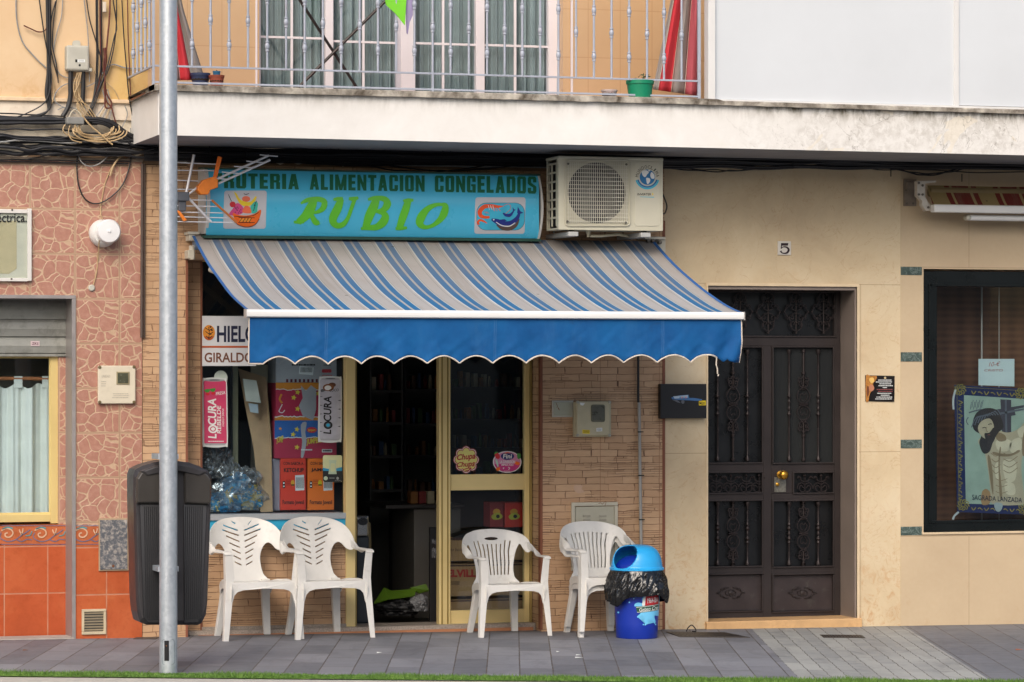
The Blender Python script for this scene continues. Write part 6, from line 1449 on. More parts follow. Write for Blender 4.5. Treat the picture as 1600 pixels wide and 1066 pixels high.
# black plate
BP = thing('mailbox', 'flat black letter box with blue racing picture and yellow tag left of the iron door', 'letter box', W(1067, 654, 0))
mb = MB(); mb.pbox(1032, 600, 1104, 654, -.05, -.002); mb.build('case', P('matt_black_case', '#131215', .45, 0, .1, 9), BP, bevel=.004)
mb = MB(); Yp = -.0535
mb.ppoly([(1049, 621), (1062, 618), (1076, 617), (1077, 622), (1084, 622), (1097, 624), (1096, 627), (1080, 626), (1060, 625), (1050, 624)], Yp, 0, 0); mb.ppoly([(1052, 619.5), (1075, 617.5), (1074, 622), (1054, 623)], Yp - .0006, 0, 1)
for i in range(4): mb.ppoly([(1062 + i*3, 620), (1063.5 + i*3, 619.8), (1063.5 + i*3, 622.3), (1062 + i*3, 622.5)], Yp - .001, 0, 2 if i % 2 else 0)
mb.ppoly(ell(1067, 628, 2.6, 3.2, 10), Yp, 0, 3); mb.ppoly([(1050, 625), (1058, 625), (1064, 630), (1059, 629)], Yp, 0, 3); mb.ppoly([(1092, 626), (1103, 626), (1103, 633.5), (1092, 633.5)], Yp, 0, 4); text(mb, 'M50', (1093, 628, 1101, 632.5), Yp - .0008, 5, .01)
mb.build('race_picture', [P('steel_blue_print', '#3e6a9c'), P('pale_blue_print', '#a9bccb'), RED, P('grey_print', '#5b5e66'), YEL, INK], BP)
# house number
HN = thing('house_number', 'white tile plate with a black number 5 above the iron door', 'number plate', W(1225.5, 398, 0))
mb = MB(); mb.pbox(1215.5, 377, 1236, 398.5, -.01, .002); mb.build('plate', P('white_tile_plate', '#d5d0c6', .3, 0, .03), HN, bevel=.002)
mb = MB()
mb.ppoly([(1220.5, 380), (1232, 380), (1231, 384), (1221.8, 384)], -.0115); mb.ppoly([(1220.5, 380), (1222, 380), (1221.4, 389), (1219.8, 389)], -.0115)
L_, R_ = rib([(1220.5, 388.5), (1224, 386), (1229, 386.5), (1232.3, 390), (1230.5, 394.5), (1226, 396), (1221.5, 395), (1219.8, 392)], [1, 1.6, 2.4, 3.2, 3, 2, 1.8, 3])
for i in range(len(L_) - 1): mb.ppoly([(q.x, q.y) for q in (L_[i], L_[i+1], R_[i+1], R_[i])], -.012)
mb.build('numeral', P('dark_maroon_numeral', '#2a0f14', .4), HN)
# small notice
PN = thing('wall_notice', 'small black printed notice with golden saint picture right of the iron door', 'notice', W(1375, 628, 0))
mb = MB(); mb.ppoly([(1352, 586.5), (1398, 587.5), (1397.5, 628), (1352.5, 627)], -.004, .005); mb.build('paper', P('black_glossy_paper', '#16110f', .3), PN)
mb = MB(); Yq = -.0055
mb.ppoly(spx([(1353, 588), (1360, 587.5), (1370, 588), (1368, 595), (1364, 600), (1366, 607), (1361, 612), (1358, 620), (1357, 626.5), (1353, 626)], 3), Yq, 0, 0); mb.ppoly(spx([(1358, 592), (1364, 590), (1366, 596), (1361, 599)], 3), Yq - .0006, 0, 1); mb.ppoly(spx([(1359, 602), (1364, 602), (1366, 608), (1361, 612), (1358, 608)], 3), Yq - .0008, 0, 2); mb.ppoly(spx([(1354, 606), (1357, 604), (1358, 614), (1355, 620)], 3), Yq - .0006, 0, 3)
mb.ppoly(ell(1383, 590.5, 1.9, 1.9, 10), Yq, 0, 5)
for i, (a, b) in enumerate(((1370, 1396), (1368, 1396), (1372, 1394), (1372, 1396), (1379, 1386), (1368, 1397), (1370, 1396), (1370, 1393), (1376, 1390), (1368, 1396), (1366, 1396))): scribble(mb, a, 593.5 + i*2.95, b, 595.5 + i*2.95, Yq, 4 if i not in (5, 6) else 6, 1, .55, i)
mb.build('print', [P('gold_embroidery_print', '#a8702f', .5, 0, .4, 90), P('pale_gold_print', '#d8b060'), P('flesh_print', '#b87a5c'), P('dark_amber_print', '#6e3c1e'), PAPER, P('beige_print', '#b9a780'), P('rose_print', '#8f4a4a')], PN)
# ================================================================ window stickers and advertising
YG = Ys + .026       # on the outside of the shop glass
def sticker(name, label, cat, loc): return thing(name, label, cat, loc)
ICE = thing('ice_sign', 'white ice advertising sign with sun picture half hidden by the awning', 'sign', W(352, 572, .16))
mb = MB(); mb.pbox(316, 494, 400, 541.5, .17, .18, 0); mb.pbox(316, 543.5, 400, 572, .17, .18, 0); mb.build('board', P('white_sign_board', '#d2d4d8', .4, 0, .03, 6), ICE, bevel=.001)
mb = MB(); Yi = .1685
mb.ppoly(ell(326.5, 520, 9.5, 12, 24), Yi, 0, 0); mb.ppoly([(x, y) for x, y in ell(326.5, 520, 9.5, 12, 24) if y > 524], Yi - .0006, 0, 1)
ribbon(mb, [(326, 530), (327, 520), (326, 511)], 1, Yi - .001, 2)
for a, b in ((320, 512), (332, 513), (321, 518), (333, 519), (322, 525), (332, 525)): ribbon(mb, [(326.5, b + 4), (a, b)], 1.1, Yi - .001, 2)
for a, b in ((329, 511), (331, 516), (329, 522)): mb.ppoly(ell(a, b, 1.8, 1.4, 8), Yi - .0012, 0, 2)
text(mb, 'HIELO', (339, 509, 401, 535), Yi, 3, .028); mb.ppoly([(316, 540.6), (400, 540.6), (400, 543.6), (316, 543.6)], Yi, 0, 4); text(mb, 'GIRALDO', (319.5, 551, 396, 566.5), Yi, 5, .022)
mb.build('print', [P('sun_orange_print', '#d98c2e'), P('deep_orange_print', '#b8581f'), INK, P('navy_lettering', '#1b2340'), P('rust_line', '#b4552a'), P('brown_lettering', '#6e4330')], ICE)
# drink can stickers
def can_sticker(name, label, x0, y0, x1, y1, body, ink, word2, tilt):
    t = thing(name, label, 'sticker', W((x0+x1)/2, y1, YG)); wd, hh = x1 - x0, y1 - y0
    T = lambda u, v: (x0 + u * wd + (1-v) * tilt, y0 + v * hh)
    mb = MB(); mb.ppoly([T(*p) for p in spx([(.02, .05), (.12, .01), (.5, 0), (.88, .01), (.98, .05), (1.0, .5), (1.0, .95), (.9, .985), (.5, 1), (.1, .985), (0, .95), (0, .5)], 3)], YG, .002); mb.build('backing', P('white_sticker_edge', '#c9d0cf'), t)
    mb = MB(); mb.ppoly([T(*p) for p in ((.06, .065), (.14, .03), (.86, .03), (.95, .065), (.96, .93), (.86, .965), (.14, .965), (.07, .93))], YG - .001, 0, 0)
    mb.ppoly([T(*p) for p in ell(.5, .04, .40, .018, 20)], YG - .0016, 0, 1); mb.ppoly([T(*p) for p in ell(.5, .036, .22, .008, 14)], YG - .002, 0, 2)
    mb.ppoly([T(*p) for p in ((.07, .94), (.95, .94), (.86, .965), (.14, .965))], YG - .0016, 0, 1)
    text(mb, 'L   CURA', [T(.22, .30), T(.56, .30), T(.56, .87), T(.22, .87)], YG - .002, 3, .025, .12, True)
    for k in range(1): 
        o_ = ell(.42, .735, .19, .06, 18); i_ = ell(.42, .735, .08, .025, 12)
        mb.ppoly([T(*p) for p in o_], YG - .0022, 0, 3); mb.ppoly([T(*p) for p in ell(.42, .735, .12, .038, 14)], YG - .0026, 0, 0 if word2 else 2); mb.ppoly([T(*p) for p in i_], YG - .003, 0, 3 if word2 else 6)
    if word2:
        text(mb, 'REBELDE', [T(.58, .40), T(.74, .40), T(.74, .80), T(.58, .80)], YG - .002, 3, .012, .1, True); text(mb, 'ENERGY DRINK', [T(.79, .44), T(.86, .44), T(.86, .70), T(.79, .70)], YG - .002, 3, 0, .2, True)
        text(mb, 'FRESA', [T(.55, .21), T(.92, .19), T(.92, .235), T(.55, .255)], YG - .002, 3, .01)
        for a, b in ((.2, .2), (.42, .19)): mb.ppoly([T(*p) for p in spx([(a - .12, b - .02), (a, b - .035), (a + .12, b - .03), (a + .04, b + .02), (a - .05, b + .01)], 3)], YG - .002, 0, 4); mb.ppoly([T(*p) for p in ell(a + .02, b + .035, .08, .022, 12)], YG - .0024, 0, 5)
        scribble(mb, *T(.15, .905), *T(.9, .92), YG - .002, 3, 1, .8, 2)
    else:
        mb.ppoly([T(*p) for p in ell(.58, .13, .16, .035, 16)], YG - .002, 0, 5); mb.ppoly([T(*p) for p in ell(.42, .17, .24, .055, 18)], YG - .0024, 0, 4); mb.ppoly([T(*p) for p in ell(.40, .175, .15, .036, 18)], YG - .0028, 0, 7)
        mb.ppoly([T(*p) for p in spx([(.1, .2), (.25, .19), (.3, .215), (.12, .24)], 3)], YG - .0022, 0, 2); text(mb, 'COCO', [T(.46, .195), T(.86, .185), T(.86, .225), T(.46, .235)], YG - .0032, 3, .01)
        for k in range(9): v = .3 + k * .065; mb.ppoly([T(.82, v), T(.95, v - .012), T(.95, v + .012)], YG - .0014, 0, 2) if k % 2 else mb.ppoly([T(.08, v), T(.2, v + .006), T(.08, v + .016)], YG - .0014, 0, 2)
    mb.build('can_print', [body, P('can_top_silver', '#a7a9ad', .3, .4), P('can_dark_grey', '#55575c'), ink, GREENP if word2 else BROWNP, RED if word2 else P('coconut_brown', '#5c3a28'), CYAN, PAPER], t)
can_sticker('can_sticker', 'pink drink can sticker with white vertical lettering at the left of the shop window', 316.5, 590, 356, 699.5, P('raspberry_can_print', '#bf3c63', .4, 0, .08, 12), PAPER, True, -1)
can_sticker('can_sticker', 'silver drink can sticker with black vertical lettering at the right of the shop window', 497, 588, 533.5, 692, SILVER, INK, False, 1)
mb = MB(); mb.ppoly(ell(345, 590, 10.5, 11, 20), YG + .001, .001); tag(mb.build('round_sticker', P('pale_mint_sticker', '#b9c7be')), 'plain pale round sticker just above the pink can sticker', 'sticker')
AL = thing('alarm_sticker', 'black and pale yellow alarm notice sticker beside the orange snack box', 'sticker', W(519, 753, YG))
mb = MB(); mb.ppoly(rrect(504.5, 711.5, 534.5, 753.5, 3), YG, .001, 0); mb.ppoly([(504.5, 735), (534.5, 735), (534.5, 751), (532, 753.4), (507, 753.4), (504.5, 751)], YG - .001, 0, 1); mb.ppoly([(504.5, 731), (514, 733), (525, 732), (534.5, 730), (534.5, 736), (504.5, 736)], YG - .0014, 0, 2)
mb.ppoly([(514, 719), (526, 719), (524.5, 726), (526, 741), (513, 741), (515, 727)], YG - .002, 0, 3); mb.ppoly(rrect(516.5, 724, 523.5, 737, 2), YG - .0024, 0, 0); mb.ppoly(ell(509, 747.5, 3.2, 3.2, 14), YG - .002, 0, 3); mb.ppoly(ell(527.5, 747.5, 2, 2.4, 10), YG - .002, 0, 4); scribble(mb, 514, 746.5, 523, 748, YG - .002, 4, 1, .8, 3); text(mb, 'SISTEMA', (523, 750.5, 532.5, 752), YG - .002, 4)
mb.build('print', [P('pale_yellow_print', '#c3c79a'), P('near_black_print', '#16191d'), P('sea_blue_print', '#2b86ad'), P('celadon_print', '#aebfa4'), P('faded_grey_print', '#8d918f')], AL)
YG2 = y0 = Ys + .018
LOL = thing('flower_sticker', 'yellow flower shaped sticker with red edge and red script on the sliding door', 'sticker', W(728, 739, YG2))
def flower(cx, cy, r, a, n=8): return [(cx + (r + a * abs(math.cos(n/2 * t))**.7 - a*.5) * math.cos(t) * .94, cy + (r + a * abs(math.cos(n/2 * t))**.7 - a*.5) * math.sin(t)) for t in [2*PI*k/96 for k in range(96)]]
mb = MB(); mb.ppoly(flower(728.5, 718.5, 19.6, 4), YG2, .001, 0); mb.ppoly(flower(728.5, 718.5, 18.6, 4), YG2 - .0008, 0, 1); mb.ppoly(flower(728.5, 718.5, 17.6, 4), YG2 - .0014, 0, 0) ; mb.ppoly(flower(728.5, 718.5, 16.2, 4), YG2 - .002, 0, 2)
text(mb, 'Chupa', [(714, 710.5), (743, 707), (743, 720), (714, 722)], YG2 - .0028, 0, .03, .25); text(mb, 'Chups', [(713.5, 723), (742, 719), (742, 732), (713.5, 732)], YG2 - .0028, 0, .03, .25); ribbon(mb, [(724, 734), (730, 732), (736, 731.5), (732, 735), (727, 735)], 1.4, YG2 - .0028, 0)
mb.build('print', [P('cherry_red_print', '#a8202c'), PAPER, P('butter_yellow_print', '#d9d37a')], LOL)
FIN = thing('oval_sticker', 'pink oval sweets sticker with dark blue badge on the sliding door', 'sticker', W(792, 738, YG2))
mb = MB(); mb.ppoly(ell(792.5, 722, 22.3, 17, 40), YG2, .001, 0); mb.ppoly(ell(792.5, 722, 21, 15.8, 40), YG2 - .0008, 0, 1); mb.ppoly([p for p in ell(792.5, 722, 21, 15.8, 60) if p[1] > 725], YG2 - .0014, 0, 2)
mb.ppoly(ell(793, 713, 10.5, 5.8, 28), YG2 - .002, 0, 3); text(mb, 'Fini', (786, 709.5, 800, 716.5), YG2 - .003, 0, .02, .1); mb.ppoly(spx([(788, 709), (793, 706.5), (798, 709), (793, 708)], 3), YG2 - .0026, 0, 4)
text(mb, 'LA DIVERSION', (781, 719.5, 805, 724), YG2 - .003, 0, .025); text(mb, 'EMPIEZA AQUI', (783.5, 725, 802, 728.5), YG2 - .003, 0, .02)
mb.ppoly(spx([(773, 709), (777, 707), (781, 712), (780, 717), (775, 716)], 3), YG2 - .0026, 0, 5); mb.ppoly(spx([(772, 710), (774, 706), (778, 707)], 3), YG2 - .003, 0, 6); mb.ppoly(spx([(808, 709), (813, 709.5), (813, 716), (809, 717)], 3), YG2 - .0026, 0, 6); mb.ppoly(spx([(805, 721), (812, 723), (810, 727), (804, 725)], 3), YG2 - .0026, 0, 4); mb.ppoly(spx([(775, 732), (781, 730), (781, 734), (777, 736)], 3), YG2 - .0026, 0, 4); mb.ppoly(spx([(774, 719), (777, 719), (779, 728), (777, 729)], 3), YG2 - .0026, 0, 7)
mb.ppoly([(785.5, 731), (788, 730.5), (787, 733.5)], YG2 - .003, 0, 0); ribbon(mb, [(794, 730), (796.5, 731.5), (794.5, 734)], 1, YG2 - .003, 0); scribble(mb, 787, 736, 797, 737, YG2 - .003, 0, 1, .8, 4)
mb.build('print', [PAPER, P('soft_pink_print', '#c983a8'), P('magenta_print', '#c2307c'), NAVY, ORG, RED, GREENP, P('mint_sweet_print', '#a8c9b8')], FIN)

# ================================================================ goods in the shop window
ZL = WZ(430, 803, .35)
TBL = thing('display_shelf', 'white display shelf behind the lower edge of the shop window', 'shelf', (WX(430, .5), .5, ZL - .03))
mb = MB(); mb.box(WX(313, .3), WX(545, .3), .34, .95, ZL - .035, ZL); mb.build('shelf_board', P('grey_white_shelf', '#9a9ea2', .5), TBL, bevel=.003)
mb = MB(); mb.box(WX(313, .3), WX(545, .3), .93, .95, 0, ZL - .035); mb.build('shelf_back', DARKIN, TBL)
def pack(name, label, x0, y0, x1, y1, Y, dep, mats, art, side=None):
    t = thing(name, label, 'box', (WX((x0+x1)/2, Y), Y + dep/2, WZ((x0+x1)/2, y1, Y)), 'snack boxes stacked in the shop window')
    mb = MB(); mb.pbox(x0, y0, x1, y1, Y, Y + dep, 0); mb.build('carton', mats[0], t, bevel=.002)
    mb = MB(); art(mb, Y - .0012); mb.build('carton_print', mats, t); return t
KR = P('red_snack_carton', '#dc3c22', .55, 0, .05); OR_ = P('orange_snack_carton', '#f07518', .55, 0, .05); BK = P('warm_black_print', '#3a1c14')
def art_k(w1, w2, x0, x1):
    def a(mb, Y):
        text(mb, w1, (x0 + 4, 722, x1 - 4, 726.5), Y, 1, .025); text(mb, w2, (x0 + 5, 731.5, min(x1 - 3, x0 + 36), 738), Y, 1, .04); text(mb, 'Formato Juvenil', (x0 + 3, 781.5, x1 - 3, 790), Y, 1, .025)
        mb.ppoly([(x1 - 17, 743), (x1 - 3, 742), (x1 - 2.5, 766), (x1 - 16.5, 767)], Y, 0, 2)
        for i in range(7): mb.ppoly([(x1 - 15.5 + i*1.8, 746), (x1 - 14.7 + i*1.8, 746), (x1 - 14.5 + i*1.8, 763), (x1 - 15.3 + i*1.8, 763)], Y - .0006, 0, 1)
        mb.ppoly(rrect(x0 + 3, 752, x0 + 7, 763, 1), Y, 0, 1); mb.ppoly(ell(x0 + 5, 755, 1.2, 1.4, 8), Y - .0006, 0, 2); mb.ppoly(ell(x0 + 5, 760, 1.2, 1.2, 8), Y - .0006, 0, 2)
        scribble(mb, x0 + 8, 750, x0 + 16, 760, Y, 3, 4, .35, 3); mb.ppoly(ell(x0 + 19, 755, 3, 5, 12), Y, 0, 4); mb.ppoly([(x0 + 16.5, 757), (x0 + 21.5, 757), (x0 + 21.5, 759), (x0 + 16.5, 759)], Y - .0006, 0, 1)
    return a
Yk = .40
pack('snack_box', 'tall red ketchup flavour snack box with barcode in the shop window', 438.5, 716.5, 478, 797, Yk, .26, [KR, BK, PAPER, P('dull_red_print', '#8a2a1a'), P('amber_print2', '#d79a2a')], art_k('CON SABOR A', 'KETCHUP', 438.5, 478))
pack('snack_box', 'tall orange ham flavour snack box behind the alarm notice sticker', 481, 716.5, 522, 797, Yk, .26, [OR_, BK, PAPER, P('dull_red_print', '#8a2a1a'), YEL], art_k('CON SABOR A', 'JAMON', 481, 522))
mb = MB(); mb.pbox(423, 717, 437.5, 798, Yk + .03, Yk + .25); tag(mb.build('grey_box', P('lavender_grey_box', '#8b8791', .6), bevel=.002), 'narrow plain grey box standing left of the red snack box', 'box')
star = lambda x, y, r: [(x + (r if k % 2 == 0 else r*.5) * math.sin(k*PI/5 + .2), y - (r if k % 2 == 0 else r*.5) * math.cos(k*PI/5 + .2)) for k in range(10)]
def torn(x0, x1, y, a=2, s_=1): r = random.Random(s_); n = int((x1-x0)/3); return [(x0 + (x1-x0)*i/n, y + r.uniform(-a, a)) for i in range(n+1)]
CR = P('crimson_carton', '#b02845', .55, 0, .06); BLC = P('blue_carton_print', '#255ea6'); ORC = P('orange_carton_print', '#d3852a')
def art2(mb, Y):
    e = torn(429, 527, 684, 1.2, 2); mb.ppoly([(429, 657), (527, 657)] + e[::-1], Y, 0, 1); ribbon(mb, e, 1.2, Y - .0006, 2, 1)
    for x, y in ((464, 671), (458, 679), (464, 699)): mb.ppoly(star(x, y, 4.5), Y - .0012, 0, 3)
    text(mb, 'JUMPERS', [(479, 686), (503, 682), (503, 694), (479, 697)], Y - .0012, 3, .04, .1); mb.ppoly(ell(487, 672, 8, 4.5, 16), Y - .0012, 0, 5); text(mb, 'Jumpers', (481, 670, 493, 675), Y - .002, 3, .02)
    text(mb, 'JUMP', [(432, 684), (443, 680), (443, 695), (432, 694)], Y - .0012, 3, .04); mb.ppoly(star(438, 670, 3), Y - .0012, 0, 4); mb.ppoly(spx([(470, 664), (479, 660), (477, 676), (479, 690), (474, 714), (470, 713), (472, 690)], 3), Y - .0018, 0, 6)
    mb.ppoly([(503, 702), (519, 702), (519, 707), (503, 707)], Y - .0012, 0, 2); scribble(mb, 504, 703, 518, 706, Y - .002, 7, 1, .9, 4); scribble(mb, 470, 702, 488, 704.5, Y - .0022, 2, 1, .8, 8)
def art1(mb, Y):
    mb.ppoly([(431, 598), (527, 598), (527, 609)] + torn(431, 527, 609, 1.2, 4)[::-1], Y, 0, 4); e = torn(429, 527, 651, 1.4, 6); mb.ppoly(e + [(527, 657), (429, 657)], Y, 0, 4); ribbon(mb, e, 1.3, Y - .0006, 2, 1); ribbon(mb, torn(431, 527, 609, 1.2, 4), 1.1, Y - .0006, 2, 1)
    for x, y in ((465, 613), (459, 621.5), (465, 639), (497, 615)): mb.ppoly(star(x, y, 4.5), Y - .0012, 0, 3)
    mb.ppoly([(470, 602), (478, 611), (486, 602), (494, 608), (494, 640), (489, 657), (473, 650), (467, 634), (473, 622)], Y - .0018, 0, 6); ribbon(mb, [(441, 632), (438, 638), (436, 643), (441, 645), (445, 641)], 1.3, Y - .0012, 2)
    ribbon(mb, [(440, 616), (437, 624), (441, 630)], 3, Y - .0012, 4)
M2 = [CR, BLC, PAPER, P('star_yellow_print', '#d6bd3c'), ORC, RED, P('grey_torn_tape', '#a9a8ab'), INK]
pack('snack_box', 'crimson and blue star patterned snack box on top of the ketchup box', 429, 657.5, 526, 716, Yk, .26, M2, art2)
pack('snack_box', 'crimson and orange star patterned snack box with torn grey tape', 431, 598.5, 526, 656.8, Yk + .004, .25, M2, art1)
def art0(mb, Y):
    for i in range(12): mb.ppoly([(447 + i*6.6, 592.5), (450.4 + i*6.6, 592.5), (450.4 + i*6.6, 597.5), (447 + i*6.6, 597.5)], Y, 0, 1)
    mb.ppoly([(468, 572), (490, 574), (489, 586.5), (467, 584.5)], Y, 0, 2)
    for i in range(10): mb.ppoly([(470 + i*1.9, 574), (471 + i*1.9, 574), (470.6 + i*1.9, 582), (469.6 + i*1.9, 582)], Y - .0006, 0, 3)
    mb.ppoly(rrect(503, 577, 518, 582.5, 2), Y, 0, 4); scribble(mb, 455, 569, 494, 574, Y, 3, 1, .5, 3); scribble(mb, 502, 586, 520, 588, Y, 4, 1, .5, 6); scribble(mb, 505, 569, 517, 573, Y, 3, 2, .4, 9)
pack('snack_box', 'pale grey carton with barcode at the top of the box stack under the awning', 431, 548, 526, 598, Yk + .008, .24, [P('pale_grey_carton', '#a7a8ab', .6), P('dark_crimson_print', '#5f1e2e'), PAPER, INK, RED], art0)
# leaning cardboard, thick white card with a smaller pale card below
CB = thing('cardboard_sheet', 'tall piece of brown cardboard leaning behind the window glass', 'cardboard', W(403, 800, .42))
mb = MB(); mb.raw([W(372, 576, .52), W(416, 590, .50), W(424, 690, .42), W(426, 800, .38), W(407, 800, .38), W(396, 700, .44), W(384, 640, .48)], [range(7)]); o = mb.build('sheet', P('soft_brown_cardboard', '#b39370', .85, 0, .15, 7), CB); o.modifiers.new('t', 'SOLIDIFY').thickness = .004
LF = thing('window_cards', 'thick white card with a smaller pale card below it in the shop window', 'leaflet box', W(393, 645, .36))
mb = MB(); mb.raw([W(379, 592, .37), W(400, 595, .37), W(407, 630, .36), W(384, 627, .36)], [(0, 1, 2, 3)]); o = mb.build('card', P('cream_white_card', '#bfbfb4', .6), LF); o.modifiers.new('t', 'SOLIDIFY').thickness = .012
mb = MB(); mb.raw([W(388, 630, .365), W(403, 632, .365), W(404, 646, .36), W(391, 644, .36)], [(0, 1, 2, 3)]); mb.build('lower_card', P('blue_white_card', '#a9b4bb', .5), LF)
mb = MB(); mb.ppoly([(390, 615), (396, 615.5), (397, 621), (391, 621)], .357); mb.build('code_patch', P('faint_grey_mark', '#a39d90'), LF)
BS_ = thing('back_panel', 'pale plaster panel deep in the shop window behind the cardboard', 'panel', W(410, 700, 1.05))
mb = MB(); mb.pbox(392, 570, 445, 735, 1.0, 1.03); mb.build('panel', P('pale_olive_panel', '#a39b88', .8, 0, .15, 3), BS_)
mb = MB(); mb.pbox(340, 620, 362, 720, .9, .95); mb.build('dark_red_strip', P('dark_red_panel', '#5c2420', .6), BS_)
# snack bags: crumpled pillows in clear bags
def bag(name, label, cx, cy, rx, ry, Y, dep, mat, seed, cat='snack bag', grp='snack bags in the shop window', amp=.25, parent=None, vs=1.0):
    mb = MB(); c = W(cx, cy, Y + dep/2); sx, sz = rx / 232, ry / 232; b_ = []
    def f(u, v):
        a = 2*PI*u; b_ = PI*(v - .5); d = Vector((math.cos(a)*math.cos(b_), math.sin(a)*math.cos(b_), math.sin(b_)))
        k = 1 + .10 * (1 - 3 * abs(noise.noise(d * 3.3 + Vector((seed, 2, 1))))) + .05 * (1 - 3 * abs(noise.noise(d * 8 + Vector((seed, 5, 1))))) + amp * noise.noise(d * 1.8 + Vector((seed, 0, 0))) + amp * .6 * noise.noise(d * 5 + Vector((0, seed, 0))) + amp * .35 * abs(noise.noise(d * 11 + Vector((0, 0, seed))))
        return c + Vector((d.x * sx * k, d.y * dep/2 * k, max(-sz * .8, d.z * sz * k)))
    grid(mb, 56, 36, f); o = mb.build(name, mat, parent)
    if parent is None: tag(o, label, cat, grp)
    return o
def m_bag(name, c0, c1, c2, sc_=9, rough=.3):
    b = NB(name); p = b.pos()[0]; n = b.noise(p, sc_, 3, .5, 1.2); col = b.ramp(n, [(.44, C(c0)[:3]), (.48, C(c1)[:3]), (.56, C(c1)[:3]), (.60, C(c2)[:3])]); b.bump(b.noise(p, 40, 4, .6), .6, .01); return b.fin(col, rough)
BB = m_bag('blue_snack_bag_print', '#1c6f9c', '#2a8fbc', '#b9a548'); BY = m_bag('yellow_snack_bag_print', '#ad9a45', '#2a86b0', '#c9c0a0', 12); BO_ = m_bag('pale_snack_bag_print', '#9aa09c', '#2a7fa8', '#c8b878', 11)
bag('snack_bag', 'blue and yellow snack bag at the bottom left of the shop window', 352, 786, 24, 18, .36, .14, BB, 1); bag('snack_bag', 'blue snack bag lying on top of the others in the shop window', 366, 757, 24, 17, .36, .14, BB, 3)
bag('snack_bag', 'golden yellow snack bag between blue bags in the shop window', 392, 780, 20, 20, .37, .14, BY, 5); bag('snack_bag', 'pale snack bag at the left edge of the window near the ledge', 333, 792, 14, 10, .35, .1, BO_, 8)
CLR = NB('crinkled_clear_plastic'); CLR.nt.nodes.remove(CLR.b); _t = CLR.n('ShaderNodeBsdfTransparent'); _t.inputs[0].default_value = (.8, .8, .8, 1); _g = CLR.n('ShaderNodeBsdfGlossy'); _g.inputs['Roughness'].default_value = .15
_d = CLR.n('ShaderNodeBsdfDiffuse'); _d.inputs[0].default_value = (.7, .7, .7, 1); _m1 = CLR.n('ShaderNodeMixShader'); _m1.inputs[0].default_value = .5; CLR.l(_g.outputs[0], _m1.inputs[1]); CLR.l(_d.outputs[0], _m1.inputs[2])
_m2 = CLR.n('ShaderNodeMixShader'); CLR.l(CLR.ramp(CLR.noise(CLR.pos()[0], 14, 5, .7, 1.5), [(.4, .08), (.75, .65)]), _m2.inputs[0]); CLR.l(_t.outputs[0], _m2.inputs[1]); CLR.l(_m1.outputs[0], _m2.inputs[2]); CLR.l(_m2.outputs[0], CLR.out.inputs[0])
bag('clear_bag', 'large crinkled clear plastic bag wrapped round the blue snack bags', 372, 768, 40, 36, .31, .22, CLR.mat, 12, 'plastic bag', None, .3); bag('clear_bag', 'crinkled clear plastic bag at the upper left above the snack bags', 340, 725, 26, 28, .34, .2, CLR.mat, 17, 'plastic bag', None, .35)

# ================================================================ inside the shop (seen through door and glass)
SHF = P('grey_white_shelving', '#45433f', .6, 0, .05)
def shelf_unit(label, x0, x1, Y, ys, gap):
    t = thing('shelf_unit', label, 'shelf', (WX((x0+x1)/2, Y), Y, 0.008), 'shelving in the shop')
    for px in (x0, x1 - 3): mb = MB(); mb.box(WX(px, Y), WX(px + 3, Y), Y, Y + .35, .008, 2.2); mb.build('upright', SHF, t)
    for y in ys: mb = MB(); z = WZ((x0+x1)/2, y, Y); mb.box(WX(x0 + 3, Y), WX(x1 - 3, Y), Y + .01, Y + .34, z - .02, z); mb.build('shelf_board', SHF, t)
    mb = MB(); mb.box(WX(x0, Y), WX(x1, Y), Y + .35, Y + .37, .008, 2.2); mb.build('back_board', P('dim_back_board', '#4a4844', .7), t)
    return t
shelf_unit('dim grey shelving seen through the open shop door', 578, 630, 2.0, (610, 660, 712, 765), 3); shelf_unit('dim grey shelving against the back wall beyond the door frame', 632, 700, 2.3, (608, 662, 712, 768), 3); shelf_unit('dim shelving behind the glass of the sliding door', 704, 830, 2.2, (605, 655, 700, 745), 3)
rnd = random.Random(21); gc = [P('goods_amber', '#8a5a22'), P('goods_red', '#7c2420'), P('goods_green', '#3c5a2c'), P('goods_cream', '#a39a80'), P('goods_blue', '#2f4a6a'), P('goods_brown', '#5a3c26')]
for (x0, x1, Y, ys) in ((582, 626, 2.02, (610, 660, 712, 765)), (637, 695, 2.32, (608, 662, 712, 768)), (710, 824, 2.22, (605, 655, 700, 745))):
    for y in ys:
        x = x0 + rnd.uniform(0, 3)
        while x < x1 - 6:
            w_ = rnd.uniform(4, 8); h = rnd.uniform(12, 26); z0 = WZ(x, y, Y) + .001; mb = MB(); c = Vector((WX(x + w_/2, Y), Y + .06, z0)); r = w_/2/210; H_ = h/215; m_ = rnd.choice(gc)
            if rnd.random() < .5: mb.lathe(c, [(.001, 0), (r, .002), (r, H_*.7), (r*.6, H_*.82), (r*.62, H_), (.001, H_)], 10); o = mb.build('jar', m_); tag(o, 'small jar standing on a dim shelf inside the shop', 'jar', 'goods on the shop shelves')
            else: mb.box(c.x - r, c.x + r, c.y - .03, c.y + .05, z0, z0 + H_); o = mb.build('packet', m_, bevel=.003); tag(o, 'small packet standing on a dim shelf inside the shop', 'packet', 'goods on the shop shelves')
            x += w_ + rnd.uniform(.5, 6)
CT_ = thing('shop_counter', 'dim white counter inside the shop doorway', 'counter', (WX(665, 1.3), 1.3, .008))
mb = MB(); mb.box(WX(647, 1.1), WX(720, 1.1), 1.1, 1.7, .008, WZ(665, 795, 1.1)); mb.build('cabinet', P('dim_white_counter', '#66625c', .5, 0, .06, 4), CT_, bevel=.006)
